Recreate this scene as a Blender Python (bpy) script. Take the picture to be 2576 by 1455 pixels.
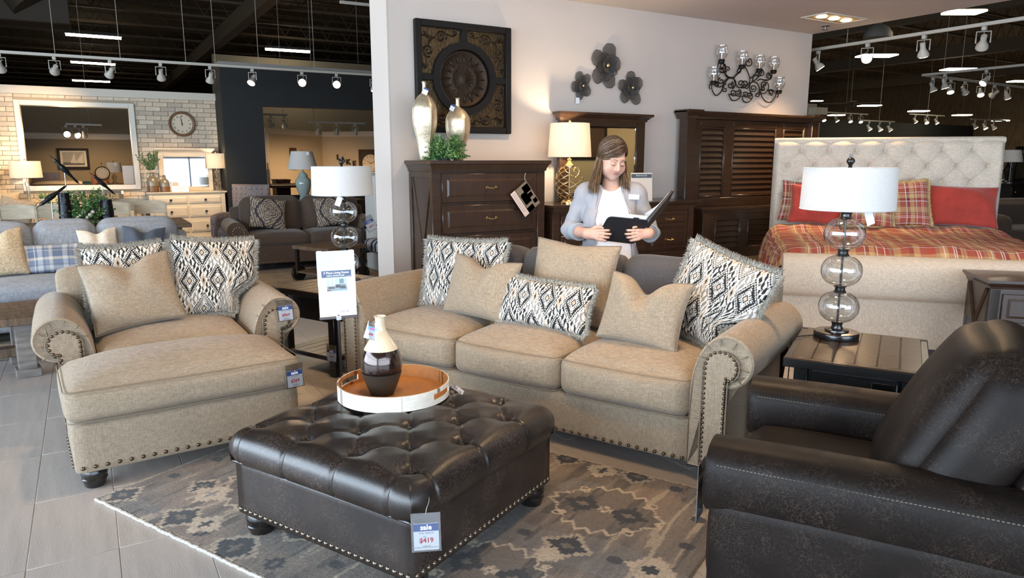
import bpy, bmesh, math, random
import numpy as np
from mathutils import Vector, Matrix, Euler
random.seed(7); RNG = np.random.default_rng(7)
R = math.radians; PI = math.pi
for o in list(bpy.data.objects): bpy.data.objects.remove(o)
SC = bpy.context.scene; COL = SC.collection

# ------------------------------------------------------------------ camera
CAM_H = 1.5; FPX = 1789.0; PITCH = 10.312; YAW = 30.7775      # X runs along the main wall, Y into it
cam_d = bpy.data.cameras.new('camera'); cam = bpy.data.objects.new('camera', cam_d); COL.objects.link(cam)
cam_d.sensor_width = 36.0; cam_d.lens = 36.0 * FPX / 2576.0; cam_d.clip_start = .02; cam_d.clip_end = 200
cam.location = (0, 0, CAM_H); cam.rotation_euler = (R(90 - PITCH), 0, R(-YAW))
SC.camera = cam

# ------------------------------------------------------------------ world, daylight, exposure
vs = SC.view_settings
vs.view_transform = 'Standard'; vs.look = 'None'; vs.gamma = 1.0; vs.use_curve_mapping = False
vs.exposure = 0.46
W = bpy.data.worlds.new('sky'); SC.world = W; W.use_nodes = True
bg = W.node_tree.nodes['Background']; bg.inputs[0].default_value = (.62, .78, 1.0, 1); bg.inputs[1].default_value = 1.6
SC.cycles.max_bounces = 6; SC.cycles.diffuse_bounces = 3; SC.cycles.glossy_bounces = 4
SC.cycles.transmission_bounces = 4; SC.cycles.transparent_max_bounces = 12
SC.cycles.caustics_reflective = False; SC.cycles.caustics_refractive = False
SC.cycles.sample_clamp_indirect = 6.0

def area_light(name, loc, rot, sx, sy, power, col):
    l = bpy.data.lights.new(name, 'AREA'); l.shape = 'RECTANGLE'; l.size = sx; l.size_y = sy
    l.energy = power; l.color = col
    o = bpy.data.objects.new(name, l); COL.objects.link(o); o.location = loc; o.rotation_euler = rot
    return o
DAY = (.72, .86, 1.0)
# daylight through the two glazed shop fronts (left side and behind the camera)
area_light('window_left_offscreen', (-5.6, 2.3, 1.95), (R(90), 0, R(-90)), 12.0, 3.3, 950, DAY)
area_light('window_behind_offscreen', (0.2, -4.9, 1.95), (R(90), 0, 0), 9.6, 3.3, 430, DAY)

# ------------------------------------------------------------------ materials
MATS = {}
def nn(nt, t, **k):
    n = nt.nodes.new(t)
    for a, b in k.items(): setattr(n, a, b)
    return n
def M(name, col=(.5, .5, .5), rough=.5, metal=0.0, var=(), bump=None, emit=0, ecol=None, coat=0, sheen=0,
      spec=.5, trans=0, attr=False, alpha=1, sss=0):
    """Principled material; var = layers (scale, amount, stretch) of noise that multiply the colour; bump = (scale, height, stretch)"""
    if name in MATS: return MATS[name]
    m = bpy.data.materials.new(name); m.use_nodes = True; nt = m.node_tree; L = nt.links.new
    b = nt.nodes['Principled BSDF']
    b.inputs['Base Color'].default_value = (*col, 1); b.inputs['Roughness'].default_value = rough
    b.inputs['Metallic'].default_value = metal; b.inputs['Specular IOR Level'].default_value = spec
    b.inputs['Coat Weight'].default_value = coat; b.inputs['Coat Roughness'].default_value = .15
    b.inputs['Sheen Weight'].default_value = sheen; b.inputs['Transmission Weight'].default_value = trans
    b.inputs['Alpha'].default_value = alpha
    if sss: b.inputs['Subsurface Weight'].default_value = sss; b.inputs['Subsurface Radius'].default_value = (.01, .004, .002); b.inputs['Subsurface Scale'].default_value = 1.0
    if emit: b.inputs['Emission Color'].default_value = (*(ecol or col), 1); b.inputs['Emission Strength'].default_value = emit
    tc = nn(nt, 'ShaderNodeTexCoord') if (var or bump) else None
    def noise(scale, stretch, detail=3.0):
        mp = nn(nt, 'ShaderNodeMapping'); mp.inputs['Scale'].default_value = stretch; L(tc.outputs['Object'], mp.inputs[0])
        t = nn(nt, 'ShaderNodeTexNoise'); t.inputs['Scale'].default_value = scale; t.inputs['Detail'].default_value = detail
        L(mp.outputs[0], t.inputs['Vector']); return t.outputs[0]
    src = None
    if attr:
        a = nn(nt, 'ShaderNodeVertexColor'); a.layer_name = 'pat'; src = a.outputs[0]
    for (s, amt, st) in var:
        f = noise(s, st)
        mr = nn(nt, 'ShaderNodeMapRange'); mr.inputs[1].default_value = .3; mr.inputs[2].default_value = .7
        mr.inputs[3].default_value = 1 - amt; mr.inputs[4].default_value = 1 + amt; L(f, mr.inputs[0])
        mx = nn(nt, 'ShaderNodeMix', data_type='RGBA', blend_type='MULTIPLY'); mx.inputs[0].default_value = 1
        if src is None: mx.inputs[6].default_value = (*col, 1)
        else: L(src, mx.inputs[6])
        L(mr.outputs[0], mx.inputs[7]); src = mx.outputs[2]
    if src is not None: L(src, b.inputs['Base Color'])
    if bump:
        f = noise(bump[0], bump[2] if len(bump) > 2 else (1, 1, 1))
        bp = nn(nt, 'ShaderNodeBump'); bp.inputs['Distance'].default_value = bump[1]; bp.inputs['Strength'].default_value = 1
        L(f, bp.inputs['Height']); L(bp.outputs[0], b.inputs['Normal'])
    MATS[name] = m; return m
def glass(name, tint=(.97, .98, 1), refl=.09, rough=.02, opacity=0.0):
    """thin clear sheet: see-through with a fresnel reflection"""
    if name in MATS: return MATS[name]
    m = bpy.data.materials.new(name); m.use_nodes = True; nt = m.node_tree; L = nt.links.new
    nt.nodes.remove(nt.nodes['Principled BSDF']); out = nt.nodes['Material Output']
    t = nn(nt, 'ShaderNodeBsdfTransparent'); t.inputs[0].default_value = (*tint, 1)
    g = nn(nt, 'ShaderNodeBsdfGlossy'); g.inputs['Roughness'].default_value = rough
    lw = nn(nt, 'ShaderNodeLayerWeight'); lw.inputs[0].default_value = .35
    mr = nn(nt, 'ShaderNodeMapRange'); mr.inputs[3].default_value = refl; mr.inputs[4].default_value = .75
    L(lw.outputs['Facing'], mr.inputs[0])
    pw = nn(nt, 'ShaderNodeMath', operation='POWER'); pw.inputs[1].default_value = 1.0; L(mr.outputs[0], pw.inputs[0])
    mx = nn(nt, 'ShaderNodeMixShader'); L(pw.outputs[0], mx.inputs[0]); L(t.outputs[0], mx.inputs[1]); L(g.outputs[0], mx.inputs[2])
    L(mx.outputs[0], out.inputs[0]); MATS[name] = m; return m
def shade_mat(name, col, trans=.5, warm=None):
    """lamp-shade linen: diffuse and translucent"""
    if name in MATS: return MATS[name]
    m = bpy.data.materials.new(name); m.use_nodes = True; nt = m.node_tree; L = nt.links.new
    nt.nodes.remove(nt.nodes['Principled BSDF']); out = nt.nodes['Material Output']
    tc = nn(nt, 'ShaderNodeTexCoord'); mp = nn(nt, 'ShaderNodeMapping'); mp.inputs['Scale'].default_value = (1, 1, 9); L(tc.outputs['Object'], mp.inputs[0])
    t1 = nn(nt, 'ShaderNodeTexNoise'); t1.inputs['Scale'].default_value = 60; t1.inputs['Detail'].default_value = 4; L(mp.outputs[0], t1.inputs['Vector'])
    mr = nn(nt, 'ShaderNodeMapRange'); mr.inputs[1].default_value = .3; mr.inputs[2].default_value = .7; mr.inputs[3].default_value = .9; mr.inputs[4].default_value = 1.06; L(t1.outputs[0], mr.inputs[0])
    mu = nn(nt, 'ShaderNodeMix', data_type='RGBA', blend_type='MULTIPLY'); mu.inputs[0].default_value = 1; mu.inputs[6].default_value = (*col, 1); L(mr.outputs[0], mu.inputs[7])
    d = nn(nt, 'ShaderNodeBsdfDiffuse'); L(mu.outputs[2], d.inputs[0])
    t = nn(nt, 'ShaderNodeBsdfTranslucent'); t.inputs[0].default_value = (*(warm or col), 1)
    mx = nn(nt, 'ShaderNodeMixShader'); mx.inputs[0].default_value = trans; L(d.outputs[0], mx.inputs[1]); L(t.outputs[0], mx.inputs[2])
    L(mx.outputs[0], out.inputs[0]); MATS[name] = m; return m

# ------------------------------------------------------------------ mesh building
class G:
    """collects shapes into ONE mesh"""
    def __init__(s): s.v = []; s.f = []; s.X = Matrix()
    def at(s, loc=(0, 0, 0), rot=(0, 0, 0), sc=(1, 1, 1)):
        s.X = Matrix.LocRotScale(Vector(loc), Euler(rot), Vector(sc)); return s
    def raw(s, v, f):
        n = len(s.v); X = s.X
        s.v += [tuple(X @ Vector(p)) for p in v]; s.f += [tuple(i + n for i in q) for q in f]; return s
    def box(s, x0, x1, y0, y1, z0, z1, b=0.0):
        if b <= 0:
            v = [(x, y, z) for z in (z0, z1) for y in (y0, y1) for x in (x0, x1)]
            return s.raw(v, [(0, 2, 3, 1), (4, 5, 7, 6), (0, 1, 5, 4), (2, 6, 7, 3), (0, 4, 6, 2), (1, 3, 7, 5)])
        b = min(b, (x1 - x0) * .49, (y1 - y0) * .49, (z1 - z0) * .49)
        lo = (x0, y0, z0); hi = (x1, y1, z1); v = []; ix = {}
        for c in range(8):
            sg = [(c >> k) & 1 for k in range(3)]
            for k in range(3):
                p = [(hi[j] if sg[j] else lo[j]) if j == k else ((hi[j] - b) if sg[j] else (lo[j] + b)) for j in range(3)]
                ix[c, k] = len(v); v.append(p)
        f = []
        for k in range(3):
            i, j = (k + 1) % 3, (k + 2) % 3
            for t in (0, 1):
                q = [ix[(t << k) | (a << i) | (c << j), k] for a, c in ((0, 0), (1, 0), (1, 1), (0, 1))]
                f.append(q if t else q[::-1])
            for a in (0, 1):
                for c in (0, 1):
                    e0 = (a << i) | (c << j); e1 = e0 | (1 << k)
                    q = [ix[e0, i], ix[e1, i], ix[e1, j], ix[e0, j]]
                    f.append(q if a == c else q[::-1])
        for c in range(8):
            q = [ix[c, 0], ix[c, 1], ix[c, 2]]
            f.append(q if bin(c).count('1') % 2 else q[::-1])
        return s.raw(v, f)
    def lathe(s, prof, seg=24, c=(0, 0, 0), close=False, caps=True):
        v = []; n = len(prof)
        for i in range(seg):
            a = 2 * PI * i / seg; ca, sa = math.cos(a), math.sin(a)
            v += [(c[0] + r * ca, c[1] + r * sa, c[2] + z) for r, z in prof]
        f = []
        for i in range(seg):
            j = (i + 1) % seg
            for k in range(n if close else n - 1):
                l = (k + 1) % n
                f.append((i * n + k, j * n + k, j * n + l, i * n + l))
        if not close and caps:
            if prof[0][0] > 1e-5: f.append(tuple(i * n for i in range(seg))[::-1])
            if prof[-1][0] > 1e-5: f.append(tuple(i * n + n - 1 for i in range(seg)))
        return s.raw(v, f)
    def tube(s, pts, r, seg=8, closed=False, caps=True):
        P = [Vector(p) for p in pts]; n = len(P); v = []; f = []
        rr = r if hasattr(r, '__len__') else [r] * n
        up = Vector((0, 0, 1)); prev = None
        for i in range(n):
            if closed: t = P[(i + 1) % n] - P[i - 1]
            else: t = P[min(i + 1, n - 1)] - P[max(i - 1, 0)]
            if t.length < 1e-9: t = Vector((0, 0, 1))
            t.normalize()
            if prev is None:
                a = t.cross(up if abs(t.z) < .95 else Vector((1, 0, 0))); a.normalize()
            else:
                a = prev - t * prev.dot(t)
                if a.length < 1e-6: a = t.cross(up)
                a.normalize()
            prev = a; b = t.cross(a)
            for k in range(seg):
                w = 2 * PI * k / seg; v.append(tuple(P[i] + (a * math.cos(w) + b * math.sin(w)) * rr[i]))
        for i in range(n if closed else n - 1):
            j = (i + 1) % n
            for k in range(seg):
                l = (k + 1) % seg; f.append((i * seg + k, i * seg + l, j * seg + l, j * seg + k))
        if caps and not closed:
            f.append(tuple(range(seg))[::-1]); f.append(tuple((n - 1) * seg + k for k in range(seg)))
        return s.raw(v, f)
    def prism(s, poly, y0, y1):
        """2-D outline (x, z), counter-clockwise seen from -y, extruded from y0 to y1"""
        n = len(poly); v = [(x, y0, z) for x, z in poly] + [(x, y1, z) for x, z in poly]
        f = [tuple(range(n)), tuple(range(n, 2 * n))[::-1]]
        f += [(i, n + i, n + (i + 1) % n, (i + 1) % n) for i in range(n)]
        return s.raw(v, f)
    def prismz(s, poly, z0, z1):
        n = len(poly); v = [(x, y, z0) for x, y in poly] + [(x, y, z1) for x, y in poly]
        f = [tuple(range(n))[::-1], tuple(range(n, 2 * n))] + [(i, (i + 1) % n, n + (i + 1) % n, n + i) for i in range(n)]
        return s.raw(v, f)
    def loft(s, rings, capped=True, closed=True):
        n = len(rings[0]); v = [p for r in rings for p in r]; f = []
        for i in range(len(rings) - 1):
            for k in range(n if closed else n - 1):
                l = (k + 1) % n; f.append((i * n + k, i * n + l, (i + 1) * n + l, (i + 1) * n + k))
        if capped and closed:
            f.append(tuple(range(n))[::-1]); f.append(tuple((len(rings) - 1) * n + k for k in range(n)))
        return s.raw(v, f)
    def ball(s, c, r, seg=12, rings=8, sc=(1, 1, 1)):
        prof = [(max(0, r * math.sin(PI * i / rings)), -r * math.cos(PI * i / rings)) for i in range(rings + 1)]
        v = []; n = rings + 1
        for i in range(seg):
            a = 2 * PI * i / seg
            v += [(c[0] + p * math.cos(a) * sc[0], c[1] + p * math.sin(a) * sc[1], c[2] + z * sc[2]) for p, z in prof]
        f = []
        for i in range(seg):
            j = (i + 1) % seg
            for k in range(rings): f.append((i * n + k, j * n + k, j * n + k + 1, i * n + k + 1))
        return s.raw(v, f)
    def mesh(s, name, mat, smooth=40):
        me = bpy.data.meshes.new(name); me.from_pydata(s.v, [], s.f); me.update()
        return fin(me, mat, smooth)
    def build(s, name, mat, parent=None, loc=(0, 0, 0), rot=(0, 0, 0), smooth=40):
        return link(name, s.mesh(name, mat, smooth), parent, loc, rot)
def fin(me, mat, smooth=40):
    bm = bmesh.new(); bm.from_mesh(me); bmesh.ops.remove_doubles(bm, verts=bm.verts, dist=1e-6)
    bmesh.ops.recalc_face_normals(bm, faces=bm.faces); bm.to_mesh(me); bm.free()
    if smooth:
        me.shade_smooth()
        if smooth < 180: me.set_sharp_from_angle(angle=R(smooth))
    if mat is not None: me.materials.append(mat)
    return me
def link(name, me, parent=None, loc=(0, 0, 0), rot=(0, 0, 0)):
    o = bpy.data.objects.new(name, me); COL.objects.link(o)
    o.location = loc; o.rotation_euler = rot
    if parent is not None: o.parent = parent
    return o
def tag(o, label, cat, group=None):
    o['label'] = label; o['category'] = cat
    if group: o['group'] = group
    return o
def thing(name, label, cat, loc=(0, 0, 0), rot=0, group=None):
    o = bpy.data.objects.new(name, None); COL.objects.link(o); o.empty_display_size = .1
    o.location = loc; o.rotation_euler = rot if hasattr(rot, '__len__') else (0, 0, rot)
    return tag(o, label, cat, group)
def struct(o):
    o['kind'] = 'structure'; return o
def stuff(o):
    o['kind'] = 'stuff'; return o
def kids(o): return list(o.children)
def dup(root, loc=None, rot=None, label=None, group=None, parent=None):
    r = root.copy(); COL.objects.link(r)
    if parent is not None: r.parent = parent
    if loc is not None: r.location = loc
    if rot is not None: r.rotation_euler = rot if hasattr(rot, '__len__') else (0, 0, rot)
    if label: r['label'] = label
    if group: r['group'] = group
    for ch in kids(root): dup(ch, parent=r)
    return r
def nparr(name, V, F, mat, parent=None, col=None, smooth=180, loc=(0, 0, 0), rot=(0, 0, 0), weld=False):
    """mesh from numpy arrays; V (n,3), F (m,4 or 3), col (n,3) vertex colours"""
    me = bpy.data.meshes.new(name); V = np.asarray(V, np.float32); F = np.asarray(F, np.int32); k = F.shape[1]
    me.vertices.add(len(V)); me.vertices.foreach_set('co', V.ravel())
    me.loops.add(F.size); me.loops.foreach_set('vertex_index', F.ravel())
    me.polygons.add(len(F)); me.polygons.foreach_set('loop_start', np.arange(0, F.size, k, dtype=np.int32))
    me.update(calc_edges=True); me.validate()
    if col is not None:
        a = me.color_attributes.new('pat', 'FLOAT_COLOR', 'POINT')
        c = np.ones((len(V), 4), np.float32); c[:, :3] = col; a.data.foreach_set('color', c.ravel())
    if weld:
        bm = bmesh.new(); bm.from_mesh(me); bmesh.ops.remove_doubles(bm, verts=bm.verts, dist=1e-5)
        bmesh.ops.recalc_face_normals(bm, faces=bm.faces); bm.to_mesh(me); bm.free()
    me.shade_smooth()
    if smooth < 180: me.set_sharp_from_angle(angle=R(smooth))
    me.materials.append(mat)
    return link(name, me, parent, loc, rot)
def gridf(nu, nv, off=0, wrapu=False):
    """quads of an nu x nv vertex grid (u fastest)"""
    iu = np.arange(nu if wrapu else nu - 1); iv = np.arange(nv - 1)
    a, b = np.meshgrid(iu, iv); a = a.ravel(); b = b.ravel(); c = (a + 1) % nu
    return np.stack([b * nu + a, b * nu + c, (b + 1) * nu + c, (b + 1) * nu + a], 1) + off
def text(s, size, mat, parent, loc, rot=(R(90), 0, 0), name='lettering', ext=0.0003, align='CENTER', bold=0.0, sx=1.0):
    c = bpy.data.curves.new('t', 'FONT'); c.body = s; c.size = size; c.align_x = align; c.align_y = 'CENTER'
    c.extrude = ext; c.offset = bold; c.resolution_u = 2
    o = bpy.data.objects.new('t', c); me = bpy.data.meshes.new_from_object(o)
    bpy.data.objects.remove(o); me.name = name
    if sx != 1.0:
        for v in me.vertices: v.co.x *= sx
    me.materials.clear(); me.materials.append(mat)
    return link(name, me, parent, loc, rot)
def rbox(hx, hy, hz, r, n=12, crown=(0, 0, 0), bow=0.0, noise=0.0, seed=0):
    """soft cushion block: rounded box with crowned faces; returns V, F"""
    t = np.linspace(-1, 1, n); h = np.array([hx, hy, hz])
    V = []; F = []; off = 0
    for k in range(3):
        i, j = (k + 1) % 3, (k + 2) % 3
        for sg in (-1, 1):
            A, B = np.meshgrid(t, t); P = np.zeros((n * n, 3)); P[:, i] = A.ravel(); P[:, j] = B.ravel(); P[:, k] = sg
            V.append(P); f = gridf(n, n, off); F.append(f if sg > 0 else f[:, ::-1]); off += n * n
    P = np.concatenate(V); F = np.concatenate(F)
    S = np.sign(P) * np.abs(P) ** .8
    Q = S * h; inner = np.clip(Q, -(h - r), h - r); d = Q - inner
    ln = np.linalg.norm(d, axis=1, keepdims=True); ln[ln < 1e-9] = 1
    Q = inner + d / ln * r
    u, v, w = P.T
    cx, cy, cz = crown
    k4 = lambda a: 1 - np.abs(a) ** 2.5
    Q[:, 2] += cz * k4(u) * k4(v) * w; Q[:, 1] += cy * k4(u) * k4(w) * v; Q[:, 0] += cx * k4(v) * k4(w) * u
    if noise:
        rg = np.random.default_rng(seed); ph = rg.uniform(0, 6.28, (6, 3)); fr = rg.uniform(3, 9, (6, 3))
        D = sum(np.sin(Q @ fr[a] * 2 + ph[a, 0]) for a in range(6)) / 6
        Q += (D * noise)[:, None] * np.array([.3, .6, 1])
    return Q, F
# ------------------------------------------------------------------ a pixel of the 2576x1455 photograph to a point on a plane
_p, _y = R(PITCH), R(YAW)
_f = np.array([math.sin(_y) * math.cos(_p), math.cos(_y) * math.cos(_p), -math.sin(_p)])
_r = np.array([math.cos(_y), -math.sin(_y), 0]); _u = np.cross(_r, _f)
def at(x, y, z=None, Y=None, X=None):
    d = _f * FPX + _r * (x - 1288) - _u * (y - 727.5)
    t = (z - CAM_H) / d[2] if z is not None else (Y / d[1] if Y is not None else X / d[0])
    return Vector(np.array([0, 0, CAM_H]) + d * t)

# ------------------------------------------------------------------ structure
m_tile = M('floor_tile', (.44, .392, .358), .34, var=[(3, .10, (8, .6, 1)), (30, .06, (14, .4, 1)), (.9, .08, (1, 1, 1))], bump=(60, .0006, (8, .5, 1)))
m_grout = M('grout', (.30, .25, .20), .8, var=[(8, .1, (1, 1, 1))])
m_wall = M('painted_wall', (.60, .515, .455), .75, var=[(1.5, .03, (1, 1, 1))])
m_walledge = M('white_paint', (.86, .87, .88), .6)
m_soffit = M('soffit_paint', (.60, .53, .48), .85, var=[(120, .04, (1, 1, 1))])
m_dark = M('charcoal_paint', (.0125, .0132, .0130), .65, var=[(2, .1, (1, 1, 1))])
m_trim = M('cream_trim', (.66, .60, .50), .55)
m_taupe = M('taupe_paint', (.30, .245, .165), .8, var=[(40, .05, (1, 1, 1))])
m_deck = M('roof_deck', (.11, .072, .036), .9, var=[(3, .3, (1, 6, 1))])
m_joist = M('joist_paint', (.080, .053, .029), .8)

fl = struct(G().box(-6, 34, -5.2, 46, -.12, -.0012).build('floor', m_grout))
TL = []
tile_me = [G().box(.0015, .3033, .001, .609, -.006, 0, .0012).mesh('tile', m_tile)]
for i in range(-7, 22):
    for j in range(-4, 9):
        x = -.012 + .3048 * i; y = 2.99 + .61 * j
        if not (-.6 < y < 8.0): continue
        px = x * _r[0] + y * _r[1]; dp = x * math.sin(_y) + y * math.cos(_y)
        if dp < 1.2 or abs(px) > dp * .80 + .5: continue
        TL.append((x, y, dp))
TL.sort(key=lambda t: t[2])
for x, y, _ in TL[:298]:
    o = link('tile', tile_me[0], fl, (x, y, 0))
far = G()
for x, y, _ in TL[298:]: far.box(x + .0015, x + .3033, y + .001, y + .609, -.006, 0)
if TL[298:]: stuff(far.build('tile_field', m_tile, fl))
done = {(round(x, 3), round(y, 3)) for x, y, _ in TL}
far = G()
for i in range(-18, 70):
    for j in range(-12, 30):
        x = -.012 + .3048 * i; y = 2.99 + .61 * j
        if (round(x, 3), round(y, 3)) in done or y > 20: continue
        far.raw([(x + .0015, y + .001, -.0005), (x + .3033, y + .001, -.0005), (x + .3033, y + .609, -.0005), (x + .0015, y + .609, -.0005)], [(0, 1, 2, 3)])
stuff(far.build('tile_field', m_tile, fl, smooth=0))

WY = 5.75
wm = struct(G().box(2.245, 7.56, WY, WY + .38, 0, 2.96).build('wall_main', m_wall))
struct(G().box(2.235, 2.245, WY - .002, WY + .382, 0, 2.96).build('trim_1', m_wall))
sf = struct(G().box(2.3, 7.56, -4.6, WY + .38, 2.96, 3.5).build('ceiling_soffit', m_soffit))
# far store beyond
bw = struct(G().box(-5.4, 2.0, 13.0, 13.15, 0, 1.11).box(-5.4, -.72, 13.0, 13.15, 1.11, 2.46).box(.72, 2.0, 13.0, 13.15, 1.11, 2.46).box(-.72, .72, 13.0, 13.15, 2.31, 2.46).build('wall_brick', M('mortar', (.42, .345, .245), .9)))
mbr = [M('brick_%d' % k, c, .85, var=[(9, .10, (1, 1, 1)), (50, .08, (1, 1, 1))]) for k, c in enumerate([(.60, .50, .38), (.68, .58, .45), (.50, .42, .33), (.64, .53, .40)])]
bl, bh = .2100, .0640
bms = [G().box(0, bl, -.014, 0, 0, bh, .004).mesh('brick', m) for m in mbr]
rnd = random.Random(3); cand = []
for r in range(35):
    z = .012 + r * .0705; x = -1.42 + (r % 2) * .1078
    cuts = [(-1.6, -.785), (.785, 1.995)] if (z + bh > 1.05 and z < 2.36) else [(-1.6, 1.995)]
    while x < 1.99:
        for c0, c1 in cuts:
            x0, x1 = max(x, c0), min(x + bl, c1)
            if x1 - x0 > .025: cand.append((x0, z, x1 - x0))
        x += .2155
cand.sort(key=lambda c: -c[1])
for (x, z, w) in cand[:299]:
    k = rnd.randrange(4); me = bms[k] if abs(w - bl) < 1e-4 else G().box(0, w, -.014, 0, 0, bh, .004).mesh('brick', mbr[k])
    link('brick', me, bw, (x, 13.0 - rnd.uniform(0, .004), z))
g = G()
for (x, z, w) in cand[299:]: g.box(x, x + w, 12.987, 13.0, z, z + bh)
stuff(g.build('brick_field', mbr[0], bw))
struct(G().box(-5.4, 2.0, 12.94, 13.17, 2.455, 2.575, .004).build('trim_2', m_trim))
def frame_g(x0, x1, z0, z1, w, y0, y1, b=.004):
    g = G(); g.box(x0, x0 + w, y0, y1, z0, z1, b).box(x1 - w, x1, y0, y1, z0, z1, b)
    g.box(x0 + w, x1 - w, y0, y1, z1 - w, z1, b).box(x0 + w, x1 - w, y0, y1, z0, z0 + w, b); return g
struct(frame_g(-.785, .785, 1.035, 2.37, .075, 12.95, 13.18).build('trim_3', M('white_trim', (.72, .68, .60), .5)))
# charcoal wall with a wide opening
dw = struct(G().box(2.0, 2.63, 12.4, 12.6, 0, 2.99).box(2.63, 4.62, 12.4, 12.6, 2.365, 2.99).box(4.62, 8.5, 12.4, 12.6, 0, 2.99).box(2.0, 2.1, 12.6, 13.2, 0, 2.99).build('wall_charcoal', m_dark))
struct(G().box(1.98, 8.5, 12.36, 12.64, 2.985, 3.03, .004).build('trim_4', M('grey_cap', (.30, .28, .25), .6)))
struct(G().box(2.63, 4.62, 12.41, 12.6, 0, .90).build('wall_half', m_dark))
# rooms behind the openings
struct(G().box(-4, 3.4, 17.0, 17.15, 0, 2.8).build('wall_rear', m_taupe))
struct(G().box(-4, 3.4, 16.95, 17.0, 1.90, 2.02, .005).build('trim_5', m_trim))
m_putty = M('putty_paint', (.46, .39, .285), .8, var=[(40, .05, (1, 1, 1))])
def wall_ab(nm, a, b, z0, z1, m, t=.12):
    a = Vector((*a, 0)); b = Vector((*b, 0)); d = (b - a).normalized(); n = Vector((-d.y, d.x, 0)) * t
    return struct(G().prismz([(a.x, a.y), (b.x, b.y), (b.x + n.x, b.y + n.y), (a.x + n.x, a.y + n.y)], z0, z1).build(nm, m))
A0, A1, A2 = (3.48, 16.0), (5.08, 17.6), (7.9, 14.9)
wall_ab('wall_corner', A0, A1, 0, 2.05, m_putty); wall_ab('wall_corner_side', A1, A2, 0, 2.05, m_putty)
wall_ab('trim_6', (3.40, 15.96), (5.08, 17.55), 2.05, 2.17, m_trim, .2); wall_ab('trim_7', (5.08, 17.55), (7.9, 14.82), 2.05, 2.17, m_trim, .2)
struct(G().box(3.4, 12, 22, 22.2, 0, 4.4).build('wall_rear_far', m_taupe))
# roof deck with open-web joists
ce = struct(G().box(-6, 34, -5.2, 46, 5.55, 5.7).build('ceiling', m_deck))
def joist_mesh(L):
    g = G().box(0, L, -.05, .05, .55, .60).box(0, L, -.05, .05, 0, .05)
    n = int(L / .6)
    for i in range(n):
        x = i * .6; g.tube([(x, 0, .05), (x + .3, 0, .55), (x + .6, 0, .05)], .014, 4)
    return g.mesh('joist', m_joist)
jm = joist_mesh(36)
for k in range(16): link('joist', jm, ce, (-5.5, 9.5 + 2.0 * k, 4.90))
for k in range(7): G().box(-.12, .12, 6, 45, 4.55, 4.92).build('girder', m_joist, ce, (-3 + 6.5 * k, 0, 0))
# glazed shop fronts: left side and behind the camera
m_fr = M('storefront_frame', (.03, .03, .035), .4, metal=.3)
def shopfront(nm, L, xf):
    g = G().box(0, L, -.06, .06, 0, .28).box(0, L, -.06, .06, 3.62, 5.6)
    o = struct(g.build(nm, m_dark)); o.location = xf[0]; o.rotation_euler = (0, 0, xf[1])
    n = round(L / 1.6)
    for i in range(n + 1):
        G().box(-.035, .035, -.05, .05, .28, 3.62, .005).build('mullion', m_fr, o, (i * L / n, 0, 0))
    G().box(0, L, -.05, .05, 2.45, 2.53, .005).build('transom', m_fr, o)
    return o
shopfront('window_1', 13.0, ((-5.4, 8.8, 0), R(-90)))
shopfront('window_2', 12.4, ((-5.4, -4.7, 0), 0))
struct(G().box(-5.5, -5.35, 8.8, 46, 0, 5.6).build('wall_left', m_dark))
struct(G().box(7.0, 34, -4.8, -4.6, 0, 5.6).build('wall_front', m_taupe))
struct(G().box(-6, 34, 45.5, 45.7, 0, 5.6).build('wall_back', m_deck))
struct(G().box(33.6, 33.8, -5, 46, 0, 5.6).build('wall_right', m_deck))
# ------------------------------------------------------------------ fabrics
m_linen = M('sand_linen', (.290, .225, .155), .85, var=[(260, .20, (1, 1, .16)), (260, .20, (.13, .13, 1.3)), (5, .05, (1, 1, 1))], bump=(150, .0007), sheen=.15)
m_linen2 = M('sand_linen_light', (.305, .258, .195), .85, var=[(260, .20, (1, 1, .16)), (260, .20, (.13, .13, 1.3)), (5, .05, (1, 1, 1))], bump=(150, .0007), sheen=.15)
m_pipe = M('linen_piping', (.20, .16, .115), .85, var=[(200, .15, (1, 1, 1))])
m_char = M('charcoal_fabric', (.055, .052, .055), .9, var=[(140, .2, (1, 1, 1))], bump=(200, .0006), sheen=.2)
m_nail = M('bronze_nail', (.13, .085, .055), .32, metal=.9)
m_foot = M('black_wood', (.012, .010, .009), .25, coat=.3)

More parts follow.
